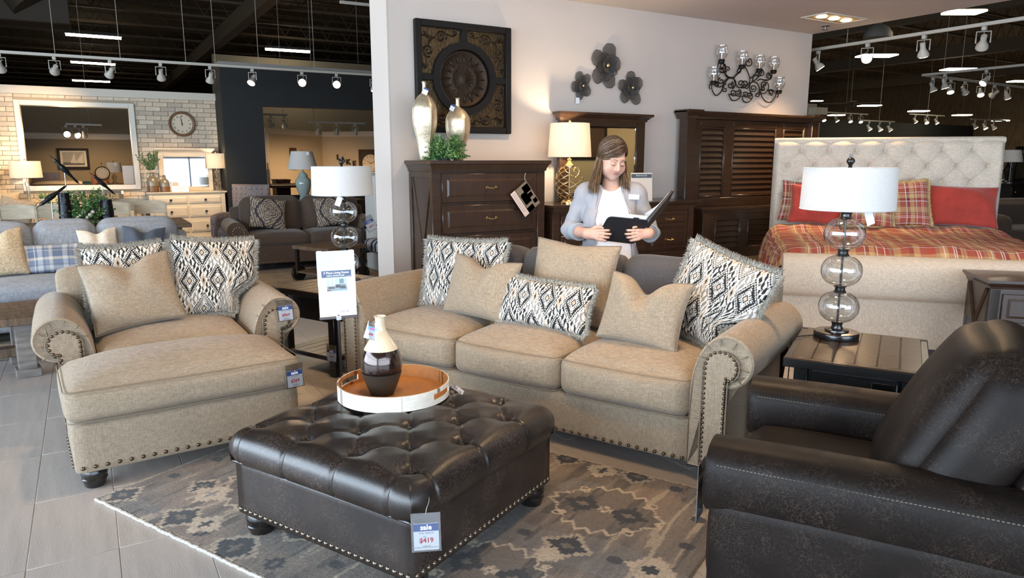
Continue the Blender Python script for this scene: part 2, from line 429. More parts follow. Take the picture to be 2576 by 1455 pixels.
nail_me = G().at().lathe([(.0075, 0), (.0068, .002), (.0045, .0042), (0, .005)], 10).mesh('nailhead', m_nail)
def nails(pts, parent, rot, sc=1.0):
    for p in pts:
        o = link('nailhead', nail_me, parent, p, rot); o.scale = (sc, sc, sc)
def spaced(path, step):
    P = [Vector(p) for p in path]; out = [P[0].copy()]; acc = 0
    for a, b in zip(P[:-1], P[1:]):
        L = (b - a).length; t = step - acc
        while t <= L: out.append(a + (b - a) * (t / L)); t += step
        acc = L - (t - step)
    return out
def bun_foot(parent, x, y, h=.085, r=.05):
    p = [(r * .7, 0), (r * .78, .006), (r * .85, h * .25), (r * .95, h * .42), (r * .98, h * .47), (r * .92, h * .52), (r * 1.0, h * .7), (r * 1.02, h * .85), (r * .9, h)]
    return G().lathe(p, 20).build('foot', m_foot, parent, (x, y, 0))
def arm_profile(w=.172, top=.73, r=.123, cz=.607, cx=.16, bot=.085, n=26):
    """closed outline (x outward, z) of a rolled arm, from inner bottom up over the roll to the outer bottom"""
    P = [(0, bot), (0, bot + .2), (0, .45)]
    # inner side swells into the roll
    for k in range(1, 9):
        t = k / 8; a = PI - t * PI / 2
        P.append((cx + (cx) * math.cos(a) * 1.0, .45 + (top - .45) * math.sin(t * PI / 2)))
    for k in range(1, n + 1):
        a = PI / 2 - k / n * R(218)
        P.append((cx + r * math.cos(a), cz + r * math.sin(a)))
    P.append((w, cz - r + .005)); P.append((w, .3)); P.append((w, bot))
    return P
def keyhole(inset_w=(.07, .162), top=.655, cz=.585, cx=.142, r=.070, bot=.10):
    """open path of the front panel: up the inner edge, round the roll, back down the outer edge"""
    P = [(inset_w[0], bot), (inset_w[0], cz - .06)]
    for k in range(0, 15):
        a = R(180 - k / 14 * 240)
        P.append((cx + r * math.cos(a), cz + r * math.sin(a)))
    P += [(inset_w[1], cz - r - .012), (inset_w[1], bot)]
    return P
def smooth_path(P, n=4):
    P = [Vector((p[0], p[1], 0)) for p in P]; out = []
    for i in range(len(P) - 1):
        p0 = P[max(i - 1, 0)]; p1 = P[i]; p2 = P[i + 1]; p3 = P[min(i + 2, len(P) - 1)]
        for k in range(n):
            t = k / n; out.append(.5 * ((2 * p1) + (p2 - p0) * t + (2 * p0 - 5 * p1 + 4 * p2 - p3) * t * t + (3 * p1 - p0 - 3 * p2 + p3) * t ** 3))
    out.append(P[-1]); return [(p.x, p.y) for p in out]
def rolled_arm(parent, x0, side, depth, zs=1.0, step=.0235, nsc=1.0, slope=0.0, mat=None):
    """arm whose inner face is at x0; side +1 rolls towards +x"""
    mat = mat or m_linen
    pr = arm_profile(); pr = [(x, .085 + (z - .085) * zs) for x, z in pr]
    cx = sum(p[0] for p in pr) / len(pr); cz = .5
    rings = []
    for (y, ins) in ((.012, .020), (.003, .009), (0.010, .0), (.03, 0), (depth * .5, -.004), (depth - .03, 0), (depth, .012)):
        ring = []
        for i, (x, z) in enumerate(pr):
            dx, dz = x - .14, z - .6 * zs
            L = math.hypot(dx, dz) or 1
            k = ins if z > .4 else 0
            ring.append((x0 + side * (x - dx / L * k), y if y > .02 else (y + .0), z - dz / L * k + slope * y))
        rings.append(ring)
    arm = G().loft(rings).build('arm', mat, parent, smooth=50)
    kp = smooth_path([(x, .085 + (z - .085) * zs) for x, z in keyhole()], 3)
    g = G().prism([(x0 + side * x, z) for x, z in kp][::side], -.006, .02); g.build('front_panel', m_linen, arm, smooth=0)
    G().tube([(x0 + side * x, -.004, z) for x, z in smooth_path([(x + (-.012 if i < 9 else .012 if i > 15 else 0), z) for i, (x, z) in enumerate(kp)], 1)], .0035, 6).build('welt', m_pipe, arm)
    np_ = spaced([(x0 + side * x, -.007, z) for x, z in kp], step)
    nails(np_, arm, (R(90), 0, 0), nsc)
    # gathered pleats round the roll
    for k in range(7):
        a = R(165 - k * 34); c = (.145, .085 + (.590 - .085) * zs)
        q = [(x0 + side * (c[0] + rr * math.cos(a)), yy, c[1] + rr * math.sin(a)) for rr, yy in ((.088, .003), (.105, .0015), (.119, .006), (.128, .02))]
        G().tube(q, [.0015, .003, .003, .0012], 6).build('pleat', m_pipe, arm)
    return arm
def seat_cushion(parent, x0, x1, y0, y1, z0, z1, crown=.045, bow=.02, seed=0, name='seat_cushion', mat=None, r=.05, welt=True):
    V, F = rbox((x1 - x0) / 2, (y1 - y0) / 2, (z1 - z0) / 2, r, 18, (.006, bow, crown), noise=.004, seed=seed)
    V[:, 2] = np.where(V[:, 2] < 0, np.maximum(V[:, 2], -(z1 - z0) / 2 - .012), V[:, 2])
    o = nparr(name, V, F, mat or m_linen, parent, loc=((x0 + x1) / 2, (y0 + y1) / 2, (z0 + z1) / 2), weld=True)
    hx, hy, hz = (x1 - x0) / 2, (y1 - y0) / 2, (z1 - z0) / 2
    if welt:
        for zz in (hz - .012, -hz + .012):
            pts = []
            rr = r * .75
            for (cx, cy, a0) in ((hx - rr, -hy + rr, -90), (hx - rr, hy - rr, 0), (-hx + rr, hy - rr, 90), (-hx + rr, -hy + rr, 180)):
                for k in range(5):
                    a = R(a0 + k * 22.5); pts.append([cx + rr * math.cos(a), cy + rr * math.sin(a), zz])
            # bow the long runs
            full = []
            for i in range(len(pts)):
                a, b = pts[i], pts[(i + 1) % len(pts)]
                L = math.dist(a, b); m = max(1, int(L / .04))
                for k in range(m):
                    t = k / m; p = [a[j] + (b[j] - a[j]) * t for j in range(3)]
                    p[1] += bow * .55 * (1 - (p[0] / hx) ** 2) * (1 if p[1] > 0 else -1) if abs(p[1]) > hy - r else 0
                    full.append(p)
            G().tube(full, .0028, 6, closed=True).build('welt', m_pipe, o)
    return o

# ------------------------------------------------------------------ pillows
def pillow_arrays(w, h, t, n=40, pinch=.06, chop=0.0, sag=0.0, seed=0, lump=.006, squeeze=0.0):
    """V front sheet then back sheet; local x width, z height (0 at bottom), -y is the front"""
    u = np.linspace(-1, 1, n); U, Vv = np.meshgrid(u, u)
    U = np.sign(U) * np.abs(U) ** .9; Vv = np.sign(Vv) * np.abs(Vv) ** .9
    x = w / 2 * U * (1 - pinch * (1 - Vv ** 2) * np.abs(U)); z = h / 2 * Vv * (1 - pinch * (1 - U ** 2) * np.abs(Vv))
    th = t / 2 * (np.clip(1 - U ** 2, 0, 1) * np.clip(1 - Vv ** 2, 0, 1)) ** .42
    rg = np.random.default_rng(seed)
    D = np.zeros_like(U)
    for _ in range(7):
        fx, fz, ph = rg.uniform(1.5, 5), rg.uniform(1.5, 5), rg.uniform(0, 6.28); D += np.sin(U * fx + Vv * fz + ph)
    D *= lump / 2.5 * (1 - np.maximum(abs(U), abs(Vv)) ** 4)
    if chop:   # karate chop in the top edge
        c = np.exp(-(U / .35) ** 2) * np.clip((Vv + .2) / 1.2, 0, 1) ** 1.6
        z -= chop * c; th += chop * .35 * np.exp(-((np.abs(U) - .45) / .22) ** 2) * np.clip((Vv + .2), 0, 1) * (1 - Vv ** 2) ** .5
        th -= chop * .8 * np.exp(-(U / .16) ** 2) * np.clip(Vv + .1, 0, 1) * (1 - Vv ** 8) * (th / (t / 2))
    if sag:
        z += -sag * np.abs(U) ** 2 * np.clip(-Vv, 0, 1) * 0; th += sag * np.clip(-Vv, 0, 1) * (1 - U ** 2) * (1 - Vv ** 2) ** .5
    if squeeze:   # pressed in on its right below the arm top
        k = np.clip((z / h + .5 - .22) / .30, 0, 1); k = k * k * (3 - 2 * k); x = np.where(x > 0, x * (squeeze + (1 - squeeze) * k), x)
    Fv = np.stack([x, -th - D, z + h / 2], -1).reshape(-1, 3); Bv = np.stack([x, th, z + h / 2], -1).reshape(-1, 3)
    f = gridf(n, n); V = np.concatenate([Fv, Bv]); F = np.concatenate([f, f[:, ::-1] + n * n])
    edge = [np.array([U, Vv, x, z + h / 2])]
    return V, F, U.ravel(), Vv.ravel(), x, z + h / 2
def pillow_edge(x, z, n):
    idx = [(0, i) for i in range(n)] + [(i, n - 1) for i in range(1, n)] + [(n - 1, i) for i in range(n - 2, -1, -1)] + [(i, 0) for i in range(n - 2, 0, -1)]
    return [(x[a, b], z[a, b]) for a, b in idx]
def ikat(U, V, w, h, cw=.168, ch=.36, ox=0, oz=0, seed=0):
    """ikat medallions: returns colours"""
    X = U * w / 2 + ox; Z = V * h / 2 + oz
    jag = .006 * (2 * np.abs(((Z / .011) % 1) - .5)) + .003 * np.sin(X * 900)
    black = np.array([.009, .009, .011]); white = np.array([.70, .67, .60]); grey = np.array([.24, .225, .205]); beige = np.array([.50, .385, .28])
    col = np.tile(white, (len(X), 1))
    row = np.floor(Z / (ch / 2)); xs = X + (row % 2) * cw / 2
    def put(mask, c): col[mask] = c
    # tall flame stripes fill the ground
    a = ((X / (cw / 8)) + .35 * np.sin(Z * 42)) % 1; b = ((Z / .046) + np.floor(X / (cw / 8)) * .5) % 1
    leaf = (np.abs(a - .5) / .5) + (np.abs(b - .5) / .62)
    put(leaf + jag * 20 < 1.02, black); put((leaf + jag * 20 < 1.02) & (np.sin(X * 21 + Z * 14) > .35), grey)
    for k in (0, 1):
        xx = X + k * cw / 2; zz = Z + k * ch / 2
        cx = (xx / cw) % 1 - .5; cz = (zz / ch) % 1 - .5
        dark = (np.floor(zz / ch) % 2 == 0)
        aX = np.abs(cx) * cw; aZ = np.abs(cz) * ch
        d = aX / .070 + aZ / .118 + jag * 7
        m = d < 1.0; put(m, white)
        teeth = (((aZ - aX * .9) / .014) % 1) < .5
        m = (d < .93); put(m, black); put(m & ~dark, grey)
        put((d > .84) & (d < .93), black); put((d > .77) & (d < .84), white * .8)
        inner = (aX / .047 + aZ / .052) + jag * 5
        put(inner < 1.0, black)
        put((inner < .94) & teeth, white); put((inner < .94) & (aX < .004) & (aZ > .02), white)
        arrow = (aX < .014 - (aZ - .035) * .35) & (aZ > .03) & (aZ < .072) & ((((aZ + aX) / .011) % 1) < .55); put(arrow, white)
        c0 = aX / .017 + aZ / .026; put(c0 < 1.25, white); put(c0 < 1.0, black); put(c0 < .62, beige)
        # spindle between medallions
        sx = (np.abs(cx) - .5) * cw; s0 = np.abs(sx) / .015 + aZ / .048
        put(s0 < 1.25, white); put(s0 < 1.05, beige * .9); put(s0 < .42, black)
    return np.clip(col * (1 + .06 * np.sin(X * 3000)[:, None]), 0, 1)
m_pat = M('printed_cotton', rough=.85, attr=True, var=[(300, .08, (1, 1, 1))], bump=(250, .0005))
m_fringe = M('brush_fringe', (.25, .235, .20), .9, var=[(260, .8, (1, 1, .3))])
def fringe(edge, parent, L=.035, per=7, mat=None, seed=1):
    rg = random.Random(seed); n = len(edge); v = []; f = []
    cx = sum(e[0] for e in edge) / n; cz = sum(e[1] for e in edge) / n
    for i in range(n):
        a = edge[i]; b = edge[(i + 1) % n]; tx, tz = b[0] - a[0], b[1] - a[1]; L0 = math.hypot(tx, tz) or 1
        nx, nz = tz / L0, -tx / L0
        if (a[0] - cx) * nx + (a[1] - cz) * nz < 0: nx, nz = -nx, -nz
        m = max(1, int(L0 / .004 * per / 2))
        for k in range(m):
            t = (k + rg.random()) / m; x = a[0] + tx * t; z = a[1] + tz * t
            l = L * rg.uniform(.72, 1.0); sw = rg.uniform(-.35, .35); sy = rg.uniform(-.45, .35); w = .0019
            ex = x + (nx + tx / L0 * sw) * l; ez = z + (nz + tz / L0 * sw) * l; mx = x + nx * l * .5; mz = z + nz * l * .5
            q = len(v)
            dx, dz = tx / L0 * w, tz / L0 * w
            v += [(x - dx, -.004, z - dz), (x + dx, -.004, z + dz), (mx + dx, -.006 + sy * l * .4, mz + dz), (mx - dx, -.006 + sy * l * .4, mz - dz), (ex, sy * l, ez), (x, .004, z), (mx, .003 + sy * l * .4, mz)]
            f += [(q, q + 1, q + 2, q + 3), (q + 3, q + 2, q + 4), (q + 1, q + 5, q + 6, q + 2), (q + 2, q + 6, q + 4), (q + 5, q, q + 3, q + 6), (q + 6, q + 3, q + 4)]
    me = bpy.data.meshes.new('fringe'); me.from_pydata(v, [], f); me.materials.append(mat or m_fringe)
    return stuff(link('fringe', me, parent))
def pillow(label, w, h, t, loc, rot, mat, group=None, n=44, pinch=.07, chop=0.0, seed=0, pat=None, fr=0.0, welt=None, cat='pillow', name='throw_pillow', frmat=None, lump=.006, sag=.0, squeeze=0.0):
    """rot: Euler (lean about x, tilt about y, turn about z) applied in the order z * x * y"""
    Mx = Matrix.Rotation(rot[2], 4, 'Z') @ Matrix.Rotation(rot[0], 4, 'X') @ Matrix.Rotation(rot[1], 4, 'Y')
    o = thing(name, label, cat, loc, tuple(Mx.to_euler()), group)
    V, F, U, Vv, x, z = pillow_arrays(w, h, t, n, pinch, chop, sag, seed, lump, squeeze)
    col = None
    if pat is not None:
        c = pat(U, Vv); col = np.concatenate([c, c])
    nparr('cover', V, F, mat, o, col=col, weld=True)
    e = pillow_edge(x, z, n)
    if fr: fringe(e, o, fr, seed=seed + 5, mat=frmat)
    if welt: G().tube([(a, 0, b) for a, b in e], .0045, 6, closed=True).build('welt', welt, o)
    return o
# ------------------------------------------------------------------ sofa
SOFA_R = R(-64.66); SOFA_O = (1.8665, 3.2354, 0)
def in_sofa(x, y, z):
    c, s = math.cos(SOFA_R), math.sin(SOFA_R); return (SOFA_O[0] + c * x - s * y, SOFA_O[1] + s * x + c * y, z)
def seating(name, label, loc, rot, inner, depth, zs, cush, nsp, asp, backz, back_mat, nback, nsc=1.0):
    t = thing(name, label, 'sofa' if inner > .6 else 'armchair', loc, rot)
    V, F = rbox(inner + .01, depth / 2 - .01, .110, .02, 14, (0, .004, 0))
    nparr('base', V, F, m_linen, t, loc=(0, depth / 2 + .004, .195), weld=True)
    for sd in (-1, 1): rolled_arm(t, sd * inner, sd, depth - .03, zs, asp, nsc)
    V, F = rbox(inner + .16, .075, (backz - .085) / 2, .045, 14, (0, .01, .02))
    nparr('back_frame', V, F, m_linen, t, loc=(0, depth - .06, (backz + .085) / 2), weld=True)
    w = 2 * inner / nback
    for i in range(nback):
        V, F = rbox(w / 2 - .004, .115, .235, .07, 14, (0, .03, .02), noise=.006, seed=i)
        o = nparr('back_cushion', V, F, back_mat, t, loc=(-inner + w * (i + .5), depth - .235, .70 + (backz - .86)), weld=True); o.rotation_euler = (R(-12), 0, 0)
    for i, (x0, x1) in enumerate(cush):
        seat_cushion(t, x0 + .004, x1 - .004, -.012, depth - .30, .306, .505, .062, .040, seed=i + 3)
    nails([(x, -.001, .112) for x in np.arange(-inner + .03, inner - .01, nsp)], t, (R(90), 0, 0), 1.25)
    for x in (-inner - .09, inner + .09):
        for y in (.08, depth - .1): bun_foot(t, x, y)
    return t
seating('sofa', 'sand beige rolled arm sofa with three seat cushions and bronze nailheads', SOFA_O, SOFA_R, 1.05, 1.02, 1.0,
        [(-1.05, -.345), (-.345, .35), (.35, 1.05)], .0455, .0235, .86, m_char, 3)
seating('armchair', 'sand beige rolled arm wide armchair behind the long ottoman', (.3735, 4.255, 0), R(1.5), .397, .98, .955,
        [(-.397, .397)], .05, .026, .84, m_linen, 1, 1.15)
def ik(w, h, ox, oz): return lambda U, V: ikat(U, V, w, h, ox=ox, oz=oz)
def sp(label, w, h, t, x, y, z, lean, tilt=0, turn=0, **k):
    return pillow(label, w, h, t, in_sofa(x, y, z), (R(-lean), R(tilt), SOFA_R + R(turn)), **k)
NP = 190
sp('fringed black and white ikat pillow in the sofa corner beside the price sign', .61, .455, .17, -.665, .475, .543, 14, -1, 6, mat=m_pat, n=NP, seed=1, pat=ik(.61, .455, .02, .03), fr=.038)
sp('plain beige chopped pillow leaning on the ikat pillow near the vase end', .50, .375, .17, -.42, .305, .553, 20, 3, 0, mat=m_linen, chop=.055, seed=2, welt=m_pipe, n=50)
sp('large plain beige square pillow in the middle of the sofa', .56, .49, .18, .09, .525, .545, 14, 2, 0, mat=m_linen, chop=.012, seed=3, welt=m_pipe, n=50)
sp('fringed ikat lumbar pillow in front of the middle of the sofa', .60, .270, .15, .055, .285, .560, 22, 2, 0, mat=m_pat, n=NP, seed=4, pat=ik(.60, .270, .03, .15), fr=.036)
sp('plain beige deeply chopped pillow on the sofa cushion by the recliner', .47, .365, .17, .66, .25, .555, 22, 3, -4, mat=m_linen, chop=.085, seed=5, welt=m_pipe, n=50)
sp('fringed ikat pillow tilted against the rolled arm by the glass lamp', .55, .49, .16, .905, .47, .560, 18, 14, -16, squeeze=.40, mat=m_pat, n=NP, seed=6, pat=ik(.55, .49, .05, .11), fr=.038)
# armchair pillows
pillow('fringed ikat pillow upright on the right of the armchair', .50, .475, .16, (.640, 4.66, .550), (R(-16), R(4), R(3)), m_pat, n=NP, seed=7, pat=ik(.50, .475, .0, .03), fr=.038, squeeze=.42)
pillow('fringed ikat pillow behind the plain pillow on the armchair', .44, .46, .16, (.175, 4.735, .55), (R(-14), R(-1), R(4)), m_pat, n=150, seed=8, pat=ik(.44, .46, .04, .06), fr=.038)
pillow('plain beige chopped pillow slouched on the armchair', .48, .42, .17, (.215, 4.50, .558), (R(-24), R(-7), R(4)), m_linen, n=50, chop=.05, seed=9, welt=m_pipe)

# ------------------------------------------------------------------ long ottoman of the armchair
t = thing('armchair_ottoman', 'sand beige long ottoman with nailheads along the base', 'ottoman', (.3615, 3.635, 0), R(4.0))
V, F = rbox(.515, .27, .118, .022, 16, (0, .003, 0)); nparr('base', V, F, m_linen, t, loc=(0, .27, .203), weld=True)
c = seat_cushion(t, -.53, .53, -.012, .555, .326, .492, .080, .022, seed=11, name='top_cushion')
nails([(x, -.004, .118) for x in np.arange(-.485, .50, .049)], t, (R(90), 0, 0), 1.35)
nails([(-.518, y, .118) for y in np.arange(.05, .5, .049)], t, (0, R(-90), 0), 1.35)
for x in (-.44, .44):
    for y in (.07, .47): bun_foot(t, x, y, .088, .056)

# ------------------------------------------------------------------ tufted leather ottoman
def leather(name, base, lite, rough=.33, spec=.38):
    if name in MATS: return MATS[name]
    m = M(name, base, rough, var=[(6, .25, (1, 1, 1))], bump=(260, .00035), coat=.0, spec=spec); nt = m.node_tree; L = nt.links.new
    b = nt.nodes['Principled BSDF']; src = b.inputs['Base Color'].links[0].from_socket
    tc = nn(nt, 'ShaderNodeTexCoord')
    nz = nn(nt, 'ShaderNodeTexNoise'); nz.inputs['Scale'].default_value = 14; nz.inputs['Detail'].default_value = 4; L(tc.outputs['Object'], nz.inputs['Vector'])
    ad = nn(nt, 'ShaderNodeMix', data_type='RGBA', blend_type='ADD'); ad.inputs[0].default_value = .22; L(tc.outputs['Object'], ad.inputs[6]); L(nz.outputs[1], ad.inputs[7])
    vo = nn(nt, 'ShaderNodeTexVoronoi', feature='DISTANCE_TO_EDGE'); vo.inputs['Scale'].default_value = 48; L(ad.outputs[2], vo.inputs['Vector'])
    mr = nn(nt, 'ShaderNodeMapRange'); mr.inputs[1].default_value = .0; mr.inputs[2].default_value = .075; mr.inputs[3].default_value = 1; mr.inputs[4].default_value = 0; L(vo.outputs[0], mr.inputs[0])
    n2 = nn(nt, 'ShaderNodeTexNoise'); n2.inputs['Scale'].default_value = 7; n2.inputs['Detail'].default_value = 5; L(tc.outputs['Object'], n2.inputs['Vector'])
    m2 = nn(nt, 'ShaderNodeMapRange'); m2.inputs[1].default_value = .42; m2.inputs[2].default_value = .68; L(n2.outputs[0], m2.inputs[0])
    mu = nn(nt, 'ShaderNodeMath', operation='MULTIPLY'); L(mr.outputs[0], mu.inputs[0]); L(m2.outputs[0], mu.inputs[1])
    mx = nn(nt, 'ShaderNodeMix', data_type='RGBA'); L(mu.outputs[0], mx.inputs[0]); L(src, mx.inputs[6]); mx.inputs[7].default_value = (*lite, 1)
    L(mx.outputs[2], b.inputs['Base Color'])
    return m
m_leath = leather('espresso_leather', (.019, .0135, .0115), (.105, .072, .055), .30, .62)
OT_R = R(26.4); OT_O = (1.031, 2.646, 0)
t = thing('tufted_ottoman', 'dark brown button tufted leather ottoman carrying the round tray', 'ottoman', OT_O, OT_R)
hb = .462
V, F = rbox(hb, hb, .116, .014, 14); nparr('base', V, F, m_leath, t, loc=(0, 0, .211), weld=True)
tu = []
for r_ in range(6):
    xx = -.36 + .146 * r_
    tu += [(xx, yy) for yy in ((.405, .145, -.115, -.375) if r_ % 2 == 0 else (.275, .015, -.245))]
def tufted_top(h, z0, z1, n=150):
    s = np.linspace(-1, 1, n); A, B = np.meshgrid(s, s)
    # square sheet folded over the sides: parameter beyond .80 runs down the side
    def fold(p):
        a = np.abs(p); flat = .80
        x = np.where(a < flat, a / flat * (h - .085), 0); dz = np.zeros_like(a)
        t_ = np.clip((a - flat) / (1 - flat), 0, 1) * 1.0
        ang = t_ * R(128)
        x = np.where(a < flat, x, h - .085 + .085 * np.sin(ang)); dz = np.where(a < flat, 0, -.085 * (1 - np.cos(ang)))
        return np.sign(p) * x, dz
    X, dx = fold(A); Y, dy = fold(B)
    Z = np.maximum(z1 + np.minimum(dx, dy) - .35 * np.minimum(-dx, -dy) * 0, z0)
    Z = z1 + np.where(np.abs(A) > np.abs(B), dx, dy)
    # rounded plan corners
    rr = .10; ax, ay = np.abs(X) - (h - rr), np.abs(Y) - (h - rr); m = (ax > 0) & (ay > 0)
    q = np.maximum(np.maximum(ax, ay), 1e-9) / np.maximum(np.hypot(ax, ay), 1e-9); q = .35 + .65 * q
    X = np.where(m, np.sign(X) * (h - rr + ax * q), X); Y = np.where(m, np.sign(Y) * (h - rr + ay * q), Y)
    Z += .018 * np.clip(1 - (X / h) ** 2, 0, 1) * np.clip(1 - (Y / h) ** 2, 0, 1)
    top = np.clip(1 - (-(np.where(np.abs(A) > np.abs(B), dx, dy)) / .05), 0, 1)
    D = np.zeros_like(X)
    for (tx, ty) in tu:
        d2 = (X - tx) ** 2 + (Y - ty) ** 2
        D = np.maximum(D, .030 * np.exp(-d2 / .026 ** 2) + .015 * np.exp(-d2 / .070 ** 2))
    # pleats run diagonally from button to button
    P = np.zeros_like(X)
    for i, (x1, y1) in enumerate(tu):
        for (x2, y2) in tu[i + 1:]:
            L = math.hypot(x2 - x1, y2 - y1)
            if .12 < L < .21:
                tt = np.clip(((X - x1) * (x2 - x1) + (Y - y1) * (y2 - y1)) / L ** 2, 0, 1)
                d = np.hypot(X - x1 - tt * (x2 - x1), Y - y1 - tt * (y2 - y1)); P = np.maximum(P, .006 * np.exp(-(d / .009) ** 2))
    Z -= (D + P) * top
    # straight pleats from the border buttons over the edge
    sd = np.zeros_like(X)
    for (tx, ty) in tu:
        for ex, (c_, o_, lim) in enumerate(((Y - ty, X, tx), (X - tx, Y, ty))):
            if abs(lim) > .33:
                sd = np.maximum(sd, np.where(np.sign(o_) * np.sign(lim) > 0, np.where(np.abs(o_) > abs(lim), .009 * np.exp(-(c_ / .007) ** 2), 0), 0))
    side = np.abs(A) > np.abs(B)
    nx = np.where(side, np.sign(A), 0); ny = np.where(side, 0, np.sign(B))
    wtop = np.clip(1 - top, 0, 1)
    X = X - nx * sd * wtop; Y = Y - ny * sd * wtop; Z = Z - sd * (1 - wtop)
    V = np.stack([X, Y, Z], -1).reshape(-1, 3)
    return V, gridf(n, n)
V, F = tufted_top(.492, .29, .462)
nparr('tufted_cushion', V, F, m_leath, t)
G().tube([(x * .4655, y * .4635, .322) for x, y in ((-1, -1), (1, -1), (1, 1), (-1, 1))], .0055, 6, closed=True).build('welt', m_leath, t)
for (tx, ty) in tu: G().lathe([(.011, 0), (.009, .003), (0, .005)], 10).build('button', m_leath, t, (tx, ty, .433 + .018 * (1 - (tx / .505) ** 2) * (1 - (ty / .505) ** 2) - .0))
m_nail2 = M('antique_nail', (.20, .165, .13), .3, metal=.9)
nm2 = G().lathe([(.0095, 0), (.0085, .003), (.005, .006), (0, .007)], 12).mesh('nailhead', m_nail2)
for k in range(30):
    s_ = -.44 + k * .0303
    link('nailhead', nm2, t, (-hb - .0005, s_, .122), (0, R(-90), 0)); link('nailhead', nm2, t, (s_, -hb - .0005, .122), (R(90), 0, 0))
for x in (-.40, .40):
    for y in (-.40, .40): bun_foot(t, x, y, .095, .058)

# ------------------------------------------------------------------ tray and vase on it
m_tan = M('tan_leather', (.42, .17, .045), .5, var=[(40, .08, (1, 1, 1)), (3, .06, (1, 1, 1))])
m_hide = M('pale_hide', (.74, .68, .58), .6, var=[(25, .10, (1, 1, 6)), (4, .12, (1, 1, 1))])
m_hide2 = M('tan_hide', (.52, .42, .30), .6, var=[(25, .12, (1, 1, 6)), (5, .12, (1, 1, 1))])
tc_ = at(991, 985, z=.488); TR_ = .245
tray = thing('serving_tray', 'round hide covered tray with tan leather lining', 'tray', (tc_.x, tc_.y, .476), R(-12))
n = 96
def ring_band(r, z0, z1, holes, rt=.006):
    g = G()
    def inhole(a): return any(abs((a - h + PI) % (2 * PI) - PI) < .30 for h in holes)
    for i in range(n):
        a0, a1 = 2 * PI * i / n, 2 * PI * (i + 1) / n; am = (a0 + a1) / 2
        for (zz0, zz1) in (((z0, z1),) if not inhole(am) else ((z0, z0 + .022), (z1 - .018, z1))):
            p = lambda a, rr, z: (rr * math.cos(a), rr * math.sin(a), z)
            g.raw([p(a0, r, zz0), p(a1, r, zz0), p(a1, r, zz1), p(a0, r, zz1), p(a0, r - rt, zz0), p(a1, r - rt, zz0), p(a1, r - rt, zz1), p(a0, r - rt, zz1)],
                  [(0, 1, 2, 3), (5, 4, 7, 6), (3, 2, 6, 7), (1, 0, 4, 5), (0, 3, 7, 4), (2, 1, 5, 6)])
    return g
HO = [R(-40), R(140)]
ring_band(TR_, 0, .066, HO, .005).build('rim', m_hide, tray, smooth=30)
ring_band(TR_ - .0052, .001, .0665, HO, .004).build('lining', m_tan, tray, smooth=30)
G().lathe([(0, .004), (TR_ - .008, .004), (TR_ - .008, .0095), (0, .0095)], 64).build('tray_bottom', m_tan, tray)
for a in (-92, 30, 150): G().box(-.001, .001, -.0006, .0006, 0, .066).build('seam', m_hide2, tray, ((TR_ + .0003) * math.cos(R(a)), (TR_ + .0003) * math.sin(R(a)), 0), (0, 0, R(a)))
vp = at(962, 990, z=.487)
vase = thing('ceramic_vase', 'dark brown glazed bottle vase with cream neck standing in the tray', 'vase', (vp.x, vp.y, .486))
def prof_interp(P, n=60):
    P = smooth_path(P, max(2, n // len(P))); return [(max(x, 0), z) for x, z in P]
full = prof_interp([(.0, 0), (.046, 0), (.054, .011), (.073, .056), (.087, .103), (.090, .140), (.084, .178), (.069, .214), (.048, .248), (.030, .276), (.0225, .298), (.021, .325), (.022, .340), (.027, .350)], 56)
def cut(z0, z1): return [p for p in full if z0 - 1e-6 <= p[1] <= z1 + 1e-6]
G().lathe(cut(0, .112), 40).build('matte_base', M('matte_brown_glaze', (.035, .026, .019), .38, var=[(12, .1, (1, 1, 1))]), vase, smooth=60)
mid = cut(.104, .206); G().lathe(mid, 40).build('glossy_band', M('bronze_glaze', (.045, .022, .015), .05, metal=.55, coat=1), vase, smooth=60)
top = cut(.200, .4); top += [(.0245, .350), (.018, .330), (.017, .29)]
G().lathe(top, 40).build('cream_neck', M('cream_glaze', (.78, .66, .47), .12, coat=.6), vase, smooth=60)

# ------------------------------------------------------------------ patterned rug
rug = thing('area_rug', 'taupe hand tufted rug with dark and cream zigzag motifs under the leather ottoman', 'rug', (-.08, 3.495, 0), R(-63.5))
# local x runs along the sofa (q), local y away from the camera (p)
nq, npp = 440, 280; LQ, LP = 2.44, 1.545
q = np.linspace(0, LQ, nq); p = np.linspace(0, LP, npp); Q, Pp = np.meshgrid(q, p)
rg = np.random.default_rng(5)
def vnoise(X, Y, sx, sy, seed):
    r_ = np.random.default_rng(seed).random((64, 64)); x = X / sx; y = Y / sy
    xi = np.floor(x).astype(int); yi = np.floor(y).astype(int); fx = x - xi; fy = y - yi; fx = fx * fx * (3 - 2 * fx); fy = fy * fy * (3 - 2 * fy)
    g = lambda a, b: r_[a % 64, b % 64]
    return (g(xi, yi) * (1 - fx) + g(xi + 1, yi) * fx) * (1 - fy) + (g(xi, yi + 1) * (1 - fx) + g(xi + 1, yi + 1) * fx) * fy
base = np.array([.175, .137, .104]); dk = np.array([.022, .019, .020]); cr = np.array([.46, .37, .27]); br = np.array([.17, .11, .075]); gy = np.array([.20, .19, .18])
v1 = vnoise(Q, Pp, .05, .35, 1); v2 = vnoise(Q, Pp, .3, .25, 2); v3 = vnoise(Q, Pp, .012, .10, 3)
C_ = base * (1 + .55 * (v1 - .5) + .8 * (v2 - .5) + .45 * (v3 - .5))[..., None]
C_ = np.where((v2 > .62)[..., None], C_ * .6 + br * .5, C_); C_ = np.where((v2 < .3)[..., None], C_ * .7 + gy * .35, C_)
C_ = np.where(((v1 > .72) & (v3 > .5))[..., None], cr * .75, C_); C_ = np.where(((vnoise(Q, Pp, .03, .2, 9) > .80))[..., None], C_ * .5, C_)
